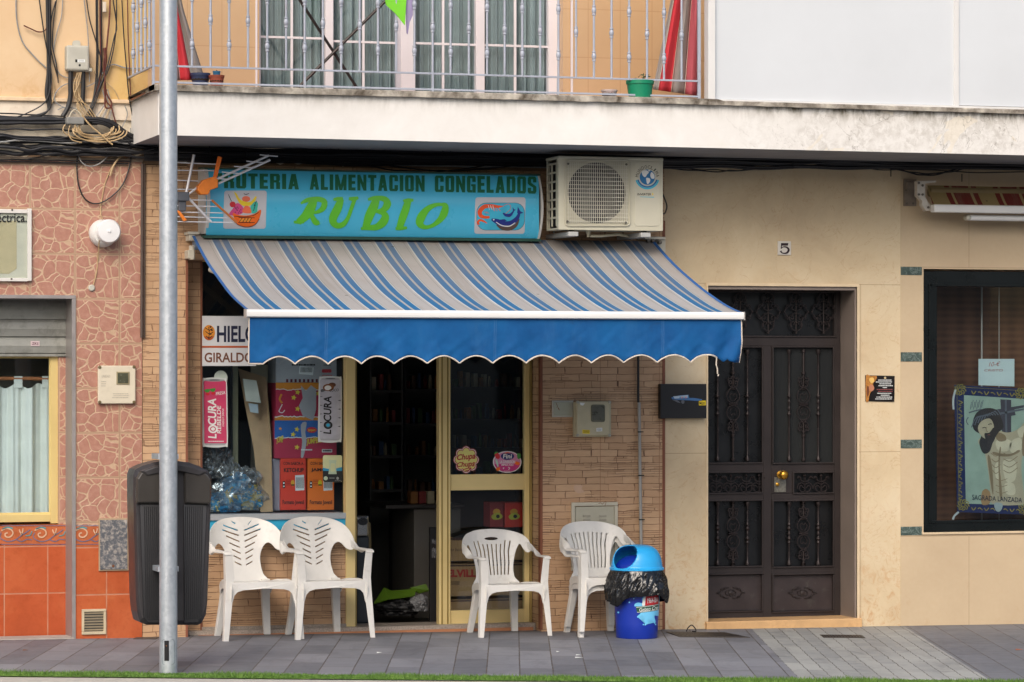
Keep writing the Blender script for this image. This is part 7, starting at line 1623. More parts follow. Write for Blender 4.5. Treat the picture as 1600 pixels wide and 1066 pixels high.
mb = MB(); mb.box(WX(600, 1.1), WX(722, 1.1), 1.05, 1.75, WZ(665, 794, 1.1), WZ(665, 788, 1.1)); mb.build('worktop', P('dim_dark_worktop', '#35322f', .4), CT_, bevel=.004)
mb = MB(); c = W(668, 786, 1.3)
for k, (px, m_) in enumerate(((642, 'goods_amber'), (655, 'goods_red'), (668, 'goods_cream'))):
    mb = MB(); mb.pbox(px, 768, px + 11, 787, 1.2, 1.3); tag(mb.build('packet', _M[m_], bevel=.004), ('amber', 'red', 'cream')[k] + ' packet lying on the counter inside the shop doorway', 'packet')
mb = MB(); mb.pbox(672, 824, 686, 974, .42, .45, 0); BD = mb.build('menu_board', P('chalkboard_black', '#0f0f11', .5), bevel=.002); tag(BD, 'narrow black board with white script beside the open doorway', 'board')
mb = MB(); text(mb, 'Mejor', (675, 842, 684.5, 852), .4185, 0, .01); text(mb, 'de', (675, 855, 681, 861), .4185, 0, .01); text(mb, '10%', (675, 860, 684.5, 872), .4185, 0, .015); mb.build('board_script', P('dim_chalk', '#7d7d80'), BD)
VM = thing('vending_stand', 'dark toy dispenser with shiny chrome front just inside the shop door', 'dispenser', (WX(567, .5), .6, .008))
mb = MB(); mb.pbox(557, 838, 577, 975, .5, .85); mb.build('cabinet', P('blue_black_cabinet', '#1f262c', .35, .1), VM, bevel=.01)
mb = MB(); mb.pbox(556, 806, 577, 838, .46, .8); mb.build('chrome_head', P('chrome_head', '#9a9c9c', .18, .9), VM, bevel=.015)
mb = MB(); mb.ppoly(ell(567, 815, 8, 6, 20), .455, .01); mb.build('dome_window', P('dark_dome', '#1c1f22', .15), VM)
mb = MB(); c = W(577, 850, .62); mb.lathe((c.x, .7, c.z - .2), [(.001, 0), (.03, .02), (.035, .2), (.03, .34), (.001, .36)], 16); mb.build('side_post', P('tan_side_post', '#7c7052', .5), VM)
GB = thing('shopping_bag', 'crumpled lime green and black bag on the dark shop floor', 'bag', (WX(622, .7), .75, .008))
GNB = P('lime_bag_fabric', '#55761c', .5, 0, .1, 9)
mb = MB(); mb.raw([W(585, 944, .7), W(600, 920, .74), (W(612, 925, .72)), W(650, 922, .72), W(648, 932, .66), W(608, 937, .62)], [(0, 1, 5), (1, 2, 5), (2, 3, 4, 5)]); mb.raw([W(640, 920, .8), W(665, 914, .8), W(670, 924, .78), W(655, 928, .74)], [(0, 1, 2, 3)]); o = mb.build('green_panel', GNB, GB); o.modifiers.new('t', 'SOLIDIFY').thickness = .01
bag('black_body', '', 622, 948, 36, 16, .62, .3, P('black_bag_fabric', '#1a1a1c', .6), 31, parent=GB); bag('clear_lining', '', 655, 944, 14, 14, .6, .14, P('grey_clear_lining', '#77787a', .4), 33, parent=GB)
# behind the sliding door glass
for k, (x0, y0, x1, y1, Y, lab, w_, col) in enumerate(((700, 839, 822, 876, .50, 'upper brown cardboard box behind the lower door glass', None, 0), (700, 881, 822, 931, .48, 'large brown cardboard box with red lettering behind the door glass', 'ELVILLE', 0), (700, 936, 822, 968, .50, 'lowest brown cardboard box behind the lower door glass', None, 0))):
    t = thing('cardboard_box', lab, 'cardboard box', (WX(760, Y), Y + .15, WZ(760, y1, Y)), 'cardboard boxes behind the sliding door')
    mb = MB(); mb.pbox(x0, y0, x1, y1, Y, Y + .3); mb.build('carton', CARD, t, bevel=.004)
    mb = MB(); mb.pbox(x0, y0 + 1, x1, y0 + 3.4, Y - .001, Y); mb.build('dark_top_strip', P('dark_brown_strip', '#4a2e24', .5), t)  # thin dark brown strip along the top edge of each carton
    if w_:
        mb = MB(); text(mb, 'MELVILLE', (686, 890, 752, 902), Y - .0015, 0, .05); 
        for i in range(11): mb.ppoly([(705 + i*1.2, 908), (705.6 + i*1.2, 908), (705.6 + i*1.2, 914.5), (705 + i*1.2, 914.5)], Y - .0015, 0, 1)
        mb.build('box_print', [P('faded_red_print', '#b4332c'), P('brown_ink', '#5c4030')], t)
    elif k == 0:
        mb = MB(); text(mb, 'to back packed', (704, 856, 742, 863), Y - .0015, 0, 0, .25); mb.build('box_print', P('brown_ink', '#5c4030'), t)
mb = MB(); v, f = flat_shape(spx([(-.5, 0), (-.2, .04), (0, .045), (.25, .03), (.5, .01), (.5, -.02), (0, -.02), (-.5, -.02)], 3), [], .2, .005, fn=lambda u, v_, w_: W(757, 838, .6) + Vector((u * .5, w_, v_))); mb.raw(v, f); tag(mb.build('black_sheet', P('black_plastic_film', '#1c1b1d', .4), None), 'black plastic film over the top cardboard box behind the door', 'plastic sheet')
for (x0, x1, lab, c_) in ((765, 787, 'dim red snack packet on the pile behind the door glass', P('dim_red_packet', '#8f2420')), (789, 817, 'bright red snack packet with yellow picture behind the door glass', P('bright_red_packet', '#d0321e'))):
    t = thing('snack_packet', lab, 'packet', W((x0+x1)/2, 824, .55)); mb = MB(); mb.pbox(x0, 785, x1, 824, .55, .7); mb.build('packet_body', c_, t, bevel=.004)
    mb = MB(); cx = (x0+x1)/2; mb.ppoly(ell(cx, 800, 6, 5, 12), .5485, 0, 0); mb.ppoly(spx([(cx-8, 806), (cx+2, 801), (cx+9, 806), (cx+6, 811), (cx-5, 812)], 3), .548, 0, 1); mb.ppoly(ell(cx + 2, 807, 3, 3, 10), .547, 0, 2); mb.build('packet_print', [P('amber_print2', '#d79a2a'), P('leafy_yellow_print', '#b8b432'), INK], t)
# ================================================================ balcony clutter
def sheet(name, label, pts_l, pts_r, Y, cols, amp=.02, folds=5, cat='sheet', grp=None):
    """hanging striped cloth between a left and a right edge (survey units), columns of stripes"""
    L_, R_ = spl([(x, y) for x, y in pts_l], 6), spl([(x, y) for x, y in pts_r], 6); n = min(len(L_), len(R_)); mb = MB(); edges = [0]
    for c_, w_ in cols: edges.append(edges[-1] + w_)
    tot = edges[-1]
    for i, (c_, w_) in enumerate(cols):
        u0, u1 = edges[i]/tot, edges[i+1]/tot
        def f(u, v):
            uu = u0 + (u1-u0)*u; k = v * (n-1); k0 = min(n-2, int(k)); fr_ = k - k0; a = L_[k0].lerp(L_[k0+1], fr_).lerp(R_[k0].lerp(R_[k0+1], fr_), uu)
            return W(a.x, a.y, Y + amp * math.sin(uu * folds * PI * 2 + v))
        grid(mb, max(2, int(24*w_/tot)), 18, f, i)
    o = mb.build(name, [c for c, _ in cols]); tag(o, label, cat, grp); o.modifiers.new('t', 'SOLIDIFY').thickness = .003; return o
RC = P('coral_red_canvas', '#c4303a', .8, 0, .06, 6); GC = P('grey_canvas', '#8e8681', .8, 0, .06, 6); WC = P('cream_canvas_line', '#c9bfae', .8); DR = P('dull_rose_canvas', '#b0525c', .8, 0, .06)
sheet('awning_cloth', 'red and grey striped canvas hanging at the left end of the balcony', [(262, -60), (262, 0), (262, 60), (262, 126)], [(279, -60), (283, 0), (300, 60), (320, 125)], -.72, [(RC, 3), (WC, .25), (GC, 2), (WC, .25), (RC, 5), (GC, 6)], .015, 3, 'canvas', 'striped canvases on the balcony')
sheet('awning_cloth', 'red and grey striped canvas hanging at the right end of the balcony', [(1060, -60), (1048, 0), (1034, 70), (1020, 140)], [(1093, -60), (1093, 0), (1092, 60), (1090, 150)], -.74, [(GC, 1.2), (WC, .15), (RC, 3), (WC, .15), (GC, 3), (WC, .2), (DR, 3)], .02, 3, 'canvas', 'striped canvases on the balcony')
LG = P('lime_green_cloth', '#6fc02a', .8, 0, .06); LV = P('lavender_cloth', '#8f84a8', .8, 0, .06)
mb = MB(); mb.raw([W(590, -60, -.9), W(640, -60, -.88), W(634, 10, -.91), W(632.5, 40, -.92), (W(618, 22, -.91)), W(603, 8, -.9)], [range(6)]); o = mb.build('green_cloth', LG); tag(o, 'lime green cloth hanging over the balcony railing', 'cloth'); o.modifiers.new('t', 'SOLIDIFY').thickness = .004
mb = MB(); mb.raw([W(632, -60, -.885), W(646, -60, -.885), W(645, 24, -.89), W(640, 35, -.89), W(637, 54, -.885), W(635, 52, -.89), W(634, 30, -.885)], [range(7)]); o = mb.build('lavender_cloth', LV); tag(o, 'lavender cloth hanging beside the green cloth on the railing', 'cloth'); o.modifiers.new('t', 'SOLIDIFY').thickness = .004
DRK = thing('drying_rack', 'folded drying rack with crossed dark legs on the balcony before the windows', 'drying rack', W(520, 145, -.55))
for a, b in (((450, -28), (566, 150)), ((622, -18), (455, 148))):
    mb = MB(); d = -.5 if a[0] < 500 else -.53; mb.tube([W(*a, d), W(*b, d)], .010, 8); mb.build('leg', P('dark_brown_tube', '#2e2624', .4, .3), DRK)
def pot(name, label, px, py0, py1, wt, wb, Y, col, rim=True, plant=False, cat='flower pot'):
    t = thing(name, label, cat, W(px, py1, Y)); c = W(px, py1, Y); H_ = (py1 - py0) / 232; r1, r0 = wt / 2 / 225, wb / 2 / 225
    mb = MB(); pr = [(.001, 0), (r0, 0), (r1 * .96, H_ * .82), (r1 * 1.02, H_ * .82), (r1 * 1.03, H_), (r1 * .93, H_), (r1 * .85, H_ * .6), (.001, H_ * .6)]
    mb.lathe(c, pr, 28); mb.build('pot', col, t)
    mb = MB(); mb.lathe(c + Vector((0, 0, H_ * .7)), [(.001, .02), (r1 * .9, .0), (r1 * .9, -.02)], 16); mb.build('soil', P('dark_soil', '#2c2119', .9, 0, .3, 60), t)
    if plant:
        mb = MB(); rr = random.Random(4)
        for k in range(26):
            a = rr.random() * 6.28; r = rr.uniform(0, .05); z = c.z + H_ * .8 + rr.uniform(0, .07); p = Vector((c.x + .02 + r*math.cos(a), c.y + r*math.sin(a), z)); d = Vector((rr.uniform(-1, 1), rr.uniform(-1, 1), rr.uniform(-.3, 1))).normalized() * .018; e = d.orthogonal().normalized() * .008
            mb.raw([p - d, p + e, p + d, p - e], [(0, 1, 2, 3)])
        mb.tube([c + Vector((.02, 0, H_*.7)), c + Vector((.025, 0, H_ + .05))], .003, 5); mb.build('leaves', P('dark_leaf', '#33482a', .6, 0, .3, 40), t)
    return t
zf = zB1
pot('flower_pot', 'green plastic flower pot with a small plant on the balcony edge', 1000, 127, 157, 41, 33, -.85, P('green_plastic_pot', '#0f7f5c', .4, 0, .06), True, True)
pot('flower_pot', 'small white patterned pot beside the green pot on the balcony', 952, 141, 155, 24, 16, -.85, P('painted_white_pot', '#b9a9a4', .5, 0, .3, 30, dirt=.4, dcol='#8a3a4a', ds=40))
pot('flower_pot', 'terracotta pot with blue cup at the left end of the balcony', 338.5, 119, 136, 22, 17, -.8, P('terracotta_pot', '#9a4a34', .7, 0, .1))
pot('flower_pot', 'dark blue pot standing before the left striped canvas', 313, 116, 137, 28, 20, -.74, P('dark_blue_pot', '#2f3a5c', .5, 0, .1))
pot('blue_cup', 'small blue cup standing in the terracotta pot on the balcony', 338.5, 112, 122, 11, 9, -.8, P('steel_blue_cup', '#2f6f94', .4), cat='cup')
# ================================================================ retracted awning on the right
YB = -.24
RA = thing('retracted_awning', 'retracted brown and beige striped awning with white bar above the right window', 'awning', W(1500, 290, -.1))
x0_, x1_ = WX(1449, -.12), WX(1457, YB)
RAM = m_awning('brown_striped_cloth', (WX(1575.5) - WX(1500)) , WX(1486, YB), [(0, '#6a2822'), (.1, '#9a875f'), (.15, '#6a2822'), (.49, '#9a875f'), (.55, '#6a2822'), (.65, '#8f7d55')], '#4a3d2a', WZ(1500, 318, YB), WZ(1500, 290, -.12), .35)
mb = MB()
def rf(u, v): y = -.12 + (YB + .12) * v; x = (x0_ + (x1_ - x0_) * v) + u * 5; z = WZ(1520, 291, -.12) + (WZ(1520, 320, YB) - WZ(1520, 291, -.12)) * (v ** .8) + .004 * nz(x * 3, v * 2); return (x, y, z)
grid(mb, 60, 10, rf); mb.build('canopy_cloth', RAM, RA)
mb = MB(); mb.tube([W(1452, 300, -.12) , Vector((9, -.12, WZ(1452, 300, -.12)))], .035, 12); mb.build('roller_tube', P('brown_roller', '#7a6a4a', .7), RA)
mb = MB(); mb.box(x1_, 9, YB - .03, YB + .04, WZ(1530, 333, YB), WZ(1530, 321, YB)); mb.build('front_bar', WHITE, RA, bevel=.008)
mb = MB(); q0 = W(1512, 340, YB + .06); mb.tube([(q0.x, YB + .06, q0.z), (9, YB + .06, q0.z)], .022, 10); mb.build('arm_profile', WHITE, RA)
mb = MB(); mb.lathe(W(1513, 340, YB + .05) + Vector((0, .04, 0)), [(.001, -.06), (.02, -.05), (.02, .0), (.001, .01)], 10, axis='y'); mb.build('arm_joint', GREYBX, RA)
mb = MB(); mb.pbox(1413, 280, 1432, 322, -.02, 0, 0); mb.pbox(1417, 285, 1430, 296, -.045, -.02, 0); mb.build('wall_plate', P('rusty_grey_plate', '#7f7468', .6, .2, .2, 20, dirt=.3, dcol='#6a4a34', ds=30), RA, bevel=.002)
mb = MB(); mb.ppoly([(1433, 283), (1463, 282), (1463, 285), (1446, 287), (1446, 308), (1451, 317), (1456, 321), (1456, 329), (1447, 330), (1440, 320), (1441, 314), (1433, 306)], -.2, .05); mb.build('end_bracket', P('white_cast_bracket', '#bdb6ac', .45, .1, .1, 20, dirt=.15, dcol='#8a6a50', ds=30), RA, bevel=.004)
for px, py in ((1436, 286), (1442, 290), (1436, 304), (1442, 304), (1451, 324), (1416, 297), (1417, 318), (1427, 318)):
    mb = MB(); c = W(px, py, -.21 if px > 1430 else -.024); mb.lathe(c, [(.001, -.003), (.008, -.002), (.009, .006)], 8, axis='y'); mb.build('bracket_bolt', P('dull_steel', '#6d675f'), RA)
# ================================================================ posters behind the right window
PS = thing('devotional_poster', 'framed devotional poster of a crucified figure in the right window', 'poster', W(1550, 800, .16))
TILT = lambda x, y: (x, y + (x - 1492) * .06)
Yp = .16
mb = MB(); mb.ppoly([(1491.5, 601.5), (1640, 610), (1640, 806), (1496, 800.5)], Yp, .012); mb.build('poster_sheet', P('deep_blue_border', '#141f4a', .45, 0, .1, 9), PS, bevel=.002)
mb = MB(); mb.ppoly([(1506, 617.5), (1640, 626), (1640, 791), (1509, 787)], Yp - .0015, 0, 0)
GLD = P('antique_gold_print', '#8a7a35', .45, .2, .3, 60); rr = random.Random(8)
for x, y in ((1500, 609), (1505, 789), (1595, 615), (1600, 795)):      # ornate corners
    for k in range(9): a = k * .7; ribbon(mb, [(x + 2*math.cos(a), y + 2*math.sin(a)), (x + 7*math.cos(a + .4), y + 7*math.sin(a + .4)), (x + 10*math.cos(a + 1), y + 9*math.sin(a + 1))], 1.6, Yp - .002 - .0002*k, 1, 3)
for i in range(15):
    y = 626 + i * 10.5; s_ = 1 if i % 2 else -1; ribbon(mb, [(1499.5 + s_*2, y), (1501 - s_*3, y + 3), (1500 + s_*2, y + 6), (1502, y + 8)], 1.5, Yp - .002, 1, 3)
for i in range(12):
    x = 1518 + i * 10; s_ = 1 if i % 2 else -1
    if abs(x - 1557) > 8 or True: ribbon(mb, [(x, 610.5 + (x-1500)*.055 + s_), (x + 3, 613 + (x-1500)*.055 - s_*2), (x + 7, 612 + (x-1500)*.055 + s_*2)], 1.7, Yp - .002, 1, 3); ribbon(mb, [(x, 793 + (x-1500)*.04 + s_), (x + 3, 794.5 + (x-1500)*.04 - s_*2), (x + 7, 794 + (x-1500)*.04 + s_*2)], 1.5, Yp - .002, 1, 3)
ribbon(mb, [(1494, 604.5), (1640, 613)], .7, Yp - .002, 1); ribbon(mb, [(1495, 604), (1499, 798)], .7, Yp - .002, 1)
# sky in the picture, cross, figure, all flat print
Y1 = Yp - .0025
def pp(pts, m, o=0, s=True): mb.ppoly(spx(pts, 4) if s else pts, Y1 - o, 0, m)
pp([(1563, 624), (1580, 625), (1580, 680), (1566, 680)], 2, 0, False); pp([(1538, 643), (1600, 633), (1600, 646), (1542, 658)], 2, .0003, False); pp([(1545, 648), (1600, 638), (1600, 641), (1546, 651)], 3, .0006, False); pp([(1570, 625), (1573, 625), (1574, 680), (1571, 680)], 3, .0006, False)
pp([(1585, 640), (1600, 637), (1600, 651), (1588, 653)], 0, .0005, False)
pp([(1528, 690), (1540, 678), (1556, 672), (1572, 676), (1584, 674), (1594, 668), (1602, 662), (1606, 700), (1598, 712), (1596, 735), (1600, 775), (1600, 788), (1550, 787), (1547, 760), (1543, 730), (1538, 706)], 4, .001)     # torso
pp([(1603, 668), (1597, 690), (1598, 712), (1606, 705)], 5, .0013); pp([(1543, 716), (1547, 714), (1551, 738), (1552, 772), (1549, 762)], 5, .0013); pp([(1562, 700), (1564, 702), (1562, 725), (1566, 775), (1562, 775), (1560, 725)], 5, .0013)
for q_ in ([(1556, 690), (1568, 686), (1580, 690), (1576, 704), (1560, 704)], [(1580, 690), (1594, 684), (1597, 700), (1586, 708), (1578, 704)], [(1567, 722), (1580, 718), (1588, 726), (1586, 750), (1572, 752)], [(1555, 726), (1562, 724), (1563, 748), (1556, 746)], [(1570, 756), (1584, 756), (1586, 772), (1573, 772)], [(1590, 672), (1602, 665), (1604, 676), (1594, 684)]): pp(q_, 11, .0012)
pp([(1552, 706), (1566, 709), (1580, 709), (1592, 703), (1592, 707), (1578, 713), (1562, 713), (1552, 710)], 5, .0013); pp([(1560, 676), (1570, 680), (1572, 688), (1562, 690), (1556, 684)], 5, .0013)
for i in range(4): ribbon(mb, [(1548 + i, 708 + i*9), (1556, 713 + i*9), (1563, 708 + i*9)], 1.0, Y1 - .0014, 5); ribbon(mb, [(1568, 708 + i*9), (1578, 712 + i*9), (1590, 704 + i*9)], 1.1, Y1 - .0014, 5)
for i in range(3): ribbon(mb, [(1556, 748 + i*10), (1564, 751 + i*10), (1574, 748 + i*10)], .9, Y1 - .0014, 5)
pp([(1520, 660), (1526, 645), (1540, 638), (1556, 640), (1564, 652), (1568, 668), (1560, 676), (1552, 690), (1546, 706), (1536, 708), (1530, 692), (1533, 680), (1522, 672)], 6, .0018)      # hair
pp([(1528, 668), (1534, 658), (1546, 654), (1552, 662), (1553, 676), (1547, 686), (1538, 685), (1531, 678)], 4, .0022)      # face
pp([(1538, 678), (1546, 676), (1553, 668), (1556, 680), (1551, 692), (1543, 692)], 6, .0025); ribbon(mb, [(1535, 669), (1538, 668), (1541, 669)], 1.2, Y1 - .0027, 6); ribbon(mb, [(1544, 664), (1547, 662.5), (1550, 663)], 1.2, Y1 - .0027, 6); ribbon(mb, [(1541, 667), (1541.5, 674), (1544, 674)], .8, Y1 - .0027, 5); ribbon(mb, [(1543, 680), (1547, 679)], 1, Y1 - .003, 7)
for k in range(9): a = .25 * k; ribbon(mb, [(1518 + k * 5, 668 - k*3.4), (1524 + k*4.4, 654 - k*1.6), (1532 + k*4, 650 - k*.2)], 1.7, Y1 - .0028 - .0001*k, 3, 3)
for k in range(8): ribbon(mb, [(1516 + k*2.5, 640 - 3*(k % 2)), (1518 + k*2.6, 628 - 3*(k % 2))], .9, Y1 - .001, 3)
ribbon(mb, [(1514, 645), (1524, 642), (1534, 640)], 2, Y1 - .0011, 3); ribbon(mb, [(1513, 652), (1510, 658), (1513, 664)], 1.5, Y1 - .0011, 3)
pp([(1534, 770), (1540, 764), (1546, 768), (1548, 778), (1545, 788), (1534, 788)], 8, .0013)
text(mb, 'SAGRADA LANZADA', [(1519, 773), (1597, 778), (1597, 785.5), (1519, 781)], Y1 - .004, 9, .006)
pp([(1554, 786), (1566, 787), (1565, 796), (1560, 800), (1555, 796)], 10, .004)
mb.build('poster_print', [P('pale_mint_sky_print', '#8fa08d'), GLD, P('dark_wood_print', '#3d3a42'), P('grey_wood_print', '#575a60'), P('ivory_flesh_print', '#a89a7c'), P('shadowed_flesh_print', '#7f6a4c'), P('dark_hair_print', '#2a2422'), P('lip_print', '#7c463a'), P('tan_cloth_print', '#96744c'), P('blue_black_lettering', '#1c2634'), P('silver_badge_print', '#8f9893'), P('lit_flesh_print', '#c2b596')], PS)
for a, b in (((1493, 609), (1490, 640)), ((1498, 800), (1489, 812))):
    mb = MB(); ribbon(mb, [a, ((a[0]+b[0])/2 - 2, (a[1]+b[1])/2), b], 3, Yp - .004, 0, 4, .002); mb.build('ribbon_tie', P('white_ribbon', '#b9bab4', .6), PS)
PT = thing('price_note', 'pale blue paper price note with red handwriting above the poster', 'paper note', W(1557, 605, .2))
mb = MB(); mb.ppoly([(1529, 561), (1585, 561), (1585, 604), (1529, 602)], .2, .002); mb.build('paper', P('pale_aqua_paper', '#c3cfc8', .7, 0, .03), PT)
mb = MB(); text(mb, '10-€', [(1545, 565.5), (1563, 565), (1563, 572), (1545, 573)], .1985, 0, 0, .3); text(mb, 'CRISTO', [(1538, 577), (1567, 577), (1567, 580.5), (1538, 580.5)], .1985, 0, 0, .1); mb.build('handwriting', P('red_ballpoint', '#a8544c'), PT)
mb = MB(); mb.tube([W(1561, 440, .205), W(1561, 561, .205)], .0022, 5); mb.build('hanging_string', P('pale_cord', '#b8ada0'), PT)
# ================================================================ cables
def zig(pts, r, Y, n=7): return [W(q.x, q.y, Y + (q.z)) for q in spl([(p[0], p[1], p[2] if len(p) > 2 else 0) for p in pts], n)]
def bundle(name, label, strands, mat, cat='cable'):
    mb = MB()
    for s_ in strands:
        pts, r, Y = s_[:3]; m_ = s_[3] if len(s_) > 3 else 0; mb.tube(zig(pts, r, Y), r, 6, m_)
    o = mb.build(name, mat); tag(o, label, cat); return o
rc = random.Random(14); CM = [CABLE, CABLEG, CABLEB, CABLER]
def run(x0, x1, y0, y1, sag, wob, r, Y, m=0, n=9):
    ph = rc.uniform(0, 9); return ([(x0 + (x1-x0)*i/n, y0 + (y1-y0)*i/n + sag*math.sin(PI*i/n) + wob*nz(i*.9 + ph, ph), .01*nz(i*.7, ph, 3)) for i in range(n + 1)], r, Y, m)
# long run below the balcony
st = []
for k in range(13): st.append(run(225, 1640, 231 + k*1.7 + rc.uniform(-1, 1), 252 + k*1.0 + rc.uniform(-1, 1), rc.uniform(0, 3), 4, rc.uniform(.007, .013), -.035 - rc.random()*.05, 0, 22))
bundle('cable_bundle', 'thick black cable bundle running along the wall under the balcony', st, CM, 'cable bundle')
st = [run(560, 760, 256, 258, 12, 2, .005, -.06), run(600, 800, 257, 259, 9, 2, .005, -.05), run(430, 700, 250, 254, 7, 2, .005, -.06), run(830, 1040, 256, 262, 8, 3, .005, -.03), run(1040, 1190, 262, 261, 7, 3, .005, -.04), run(1060, 1230, 263, 264, 3, 3, .004, -.03), run(1400, 1500, 262, 262, 12, 2, .006, -.05), run(1390, 1520, 263, 261, 9, 2, .005, -.05), run(1300, 1640, 262, 268, 2, 4, .004, -.03)]
bundle('loose_cable', 'loose thin black cables sagging below the bundle under the balcony', st, CM, 'cables')
st = [run(270, 1110, 249, 262, 4, 2, .0055, -.045, 1, 16)]; bundle('grey_cable', 'single grey cable clipped along the wall above the turquoise sign', st, CM)
for k, (x, y) in enumerate(((328, 233), (385, 237), (427, 222), (437, 222), (517, 225), (529, 226), (601, 228), (692, 231), (704, 231), (783, 234), (1239, 256), (1392, 268), (1503, 276))):
    mb = MB(); mb.tube([W(x, y - 4, -.09), W(x, y + 8, -.1)], .004, 5); 
    if k == 0: keep = mb
    else: keep.v_off = None
    o = mb.build('cable_hook', BLACKM); tag(o, 'short black hook fixed in the wall above the cable bundle', 'hook', 'hooks holding the cable bundle')
# left: horizontal mass
st = []
for k in range(6): st.append(run(-60, 112 + k*8, 184 + k*2.0, 186 + k*1.4, -1, 1.5, .011, -.04 - .008*(k % 3)))
bundle('cable_bundle', 'taut thick black cable bundle across the white band left of the junction box', st, CM, 'cable bundle')
st = []
for k in range(15): st.append(run(-60, 240, 203 + k*2.6 + rc.uniform(-4, 4), 214 + k*2.0 + rc.uniform(-3, 3), rc.uniform(-3, 6), 6, rc.uniform(.005, .011), -.03 - rc.random()*.06, 0 if k != 7 else 1, 14))
bundle('cable_bundle', 'loose tangled mass of black cables above the pink tiles', st, CM, 'cable bundle')
st = []
for k in range(9): st.append(([(128 + k*2, 184 + k), (150 + k*2, 184 + k*1.5), (175 + k*2, 190 + k*3), (196 + k, 205 + k*2.5), (215, 214 + k*1.8), (245, 218 + k*2)], .0085, -.06 - .01*(k % 3)))
bundle('cable_bundle', 'black cable bundle curving down beside the balcony end', st, CM, 'cable bundle')
bundle('taut_cable', 'thin straight black cables just above the pink tile edge', [run(-60, 205, 249, 252, 0, .6, .005, -.03), run(-60, 200, 251, 256, 0, .8, .005, -.025), run(40, 125, 250, 232, 0, .5, .004, -.04), run(-40, 100, 175, 182, 0, .6, .005, -.04)], CM, 'cables')
# left vertical bundle
st = []
for k in range(7): st.append(([(72 + k*1.0, -20), (73.5 + k*.9, 60), (74 + k*.7, 110), (71 + k*1.3, 145), (75 + k*.6, 168), (70 - k, 178), (52 - k*4, 186)], .006, -.03 - .006*(k % 3), 0))
st += [([(60, -10), (70, 60), (78, 100), (80, 130), (70, 160), (40, 178), (16, 186)], .0045, -.05), ([(87, 2), (80, 30), (77, 60), (82, 90), (90, 120)], .0045, -.03)]
bundle('cable_bundle', 'black cable bundle hanging down the wall left of the grey telephone box', st, CM, 'cable bundle')
bundle('thin_wire', 'pale thin wire curving down the far left of the yellow wall', [([(25, -10), (26, 30), (35, 65), (55, 90), (72, 106)], .0045, -.015, 1)], CM, 'wire')
bundle('cut_cable', 'short brown cut cable end sticking out from the left bundle', [([(37, 40), (50, 46), (60, 50), (70, 48), (75, 38)], .0045, -.03, 3)], CM, 'cable')
bundle('thin_wire', 'twisted dark and grey wire drooping right of the left bundle', [([(98, -5), (96, 25), (88, 55), (84, 80), (90, 110), (100, 120), (112, 122), (122, 121)], .0035, -.02, 1), ([(90, -10), (84, 30), (82, 70), (88, 100), (91, 130)], .004, -.025, 0)], CM, 'wire')
bundle('thin_wire', 'pale looping wire from the telephone box down to the cables', [([(78, 112), (84, 130), (83, 155), (76, 172)], .004, -.03, 2), ([(133, 129), (110, 130), (95, 136), (86, 148), (86, 158), (94, 165), (108, 172), (118, 178)], .004, -.03, 1), ([(90, 172), (100, 168), (118, 170), (124, 178)], .004, -.03, 1)], CM, 'wire')
# telephone box and its leads
TBX = thing('junction_box', 'pale grey telephone box with white label on the yellow wall', 'junction box', W(124, 111, 0))
mb = MB(); mb.pbox(104, 71, 139.5, 110, -.09, -.0); mb.build('cover', GREYBX, TBX, bevel=.012)
mb = MB(); mb.pbox(106, 106, 144, 111.5, -.075, -.0); mb.build('base_lip', GREYBX, TBX, bevel=.004)
mb = MB(); mb.ppoly(spx([(114, 72), (114, 65), (118, 63.5), (122, 63.5), (125, 65), (125, 72)], 3), -.02, .01); mb.build('hanging_tab', GREYBX, TBX)
mb = MB(); mb.ppoly([(121, 93), (133, 93), (133, 97.5), (121, 97.5)], -.0915, 0, 0); mb.ppoly([(117.5, 93), (121, 93), (121, 97.5), (117.5, 97.5)], -.0915, 0, 1); mb.ppoly(ell(124.5, 102, 1.8, 1.8, 12), -.0915, 0, 1); scribble(mb, 122, 94, 132, 97, -.0925, 2, 2, .4, 5); mb.build('label_plate', [PAPER, INK, CABLEG], TBX)
bundle('rubber_sleeve', 'two thick black rubber sleeves below the telephone box', [([(110.5, 112), (110, 130), (110, 150), (106, 168), (98, 182)], .017, -.05), ([(130, 112), (130, 135), (129, 164)], .015, -.05)], CM, 'sleeve')
JB = thing('junction_box', 'small grey cast junction box on the black cable bundle', 'junction box', W(117, 196, -.05))
mb = MB(); mb.pbox(104, 183, 132, 194.5, -.13, -.04); mb.build('casing', P('weathered_grey_cast', '#7f7f7c', .6, .2, .15, 20), JB, bevel=.008)
mb = MB(); mb.tube([W(108, 184, -.1), W(112, 175, -.1), W(117, 171, -.1), W(124, 176, -.1), (W(128, 184, -.1))], .006, 6); mb.build('strap', P('pale_strap', '#b3aa96', .6), JB)
st = []
for k in range(6): st.append(([(119 + k*1.6, 113), (115 + rc.uniform(0, 9), 132), (116 + rc.uniform(0, 10), 150), (120 + k*3.4, 166 + rc.uniform(-3, 3)), (130 + k*4, 184)], .0036, -.05 - .004*k, 2))
bundle('beige_wires', 'fan of thin beige wires between telephone box and cable bundle', st, CM, 'wires')
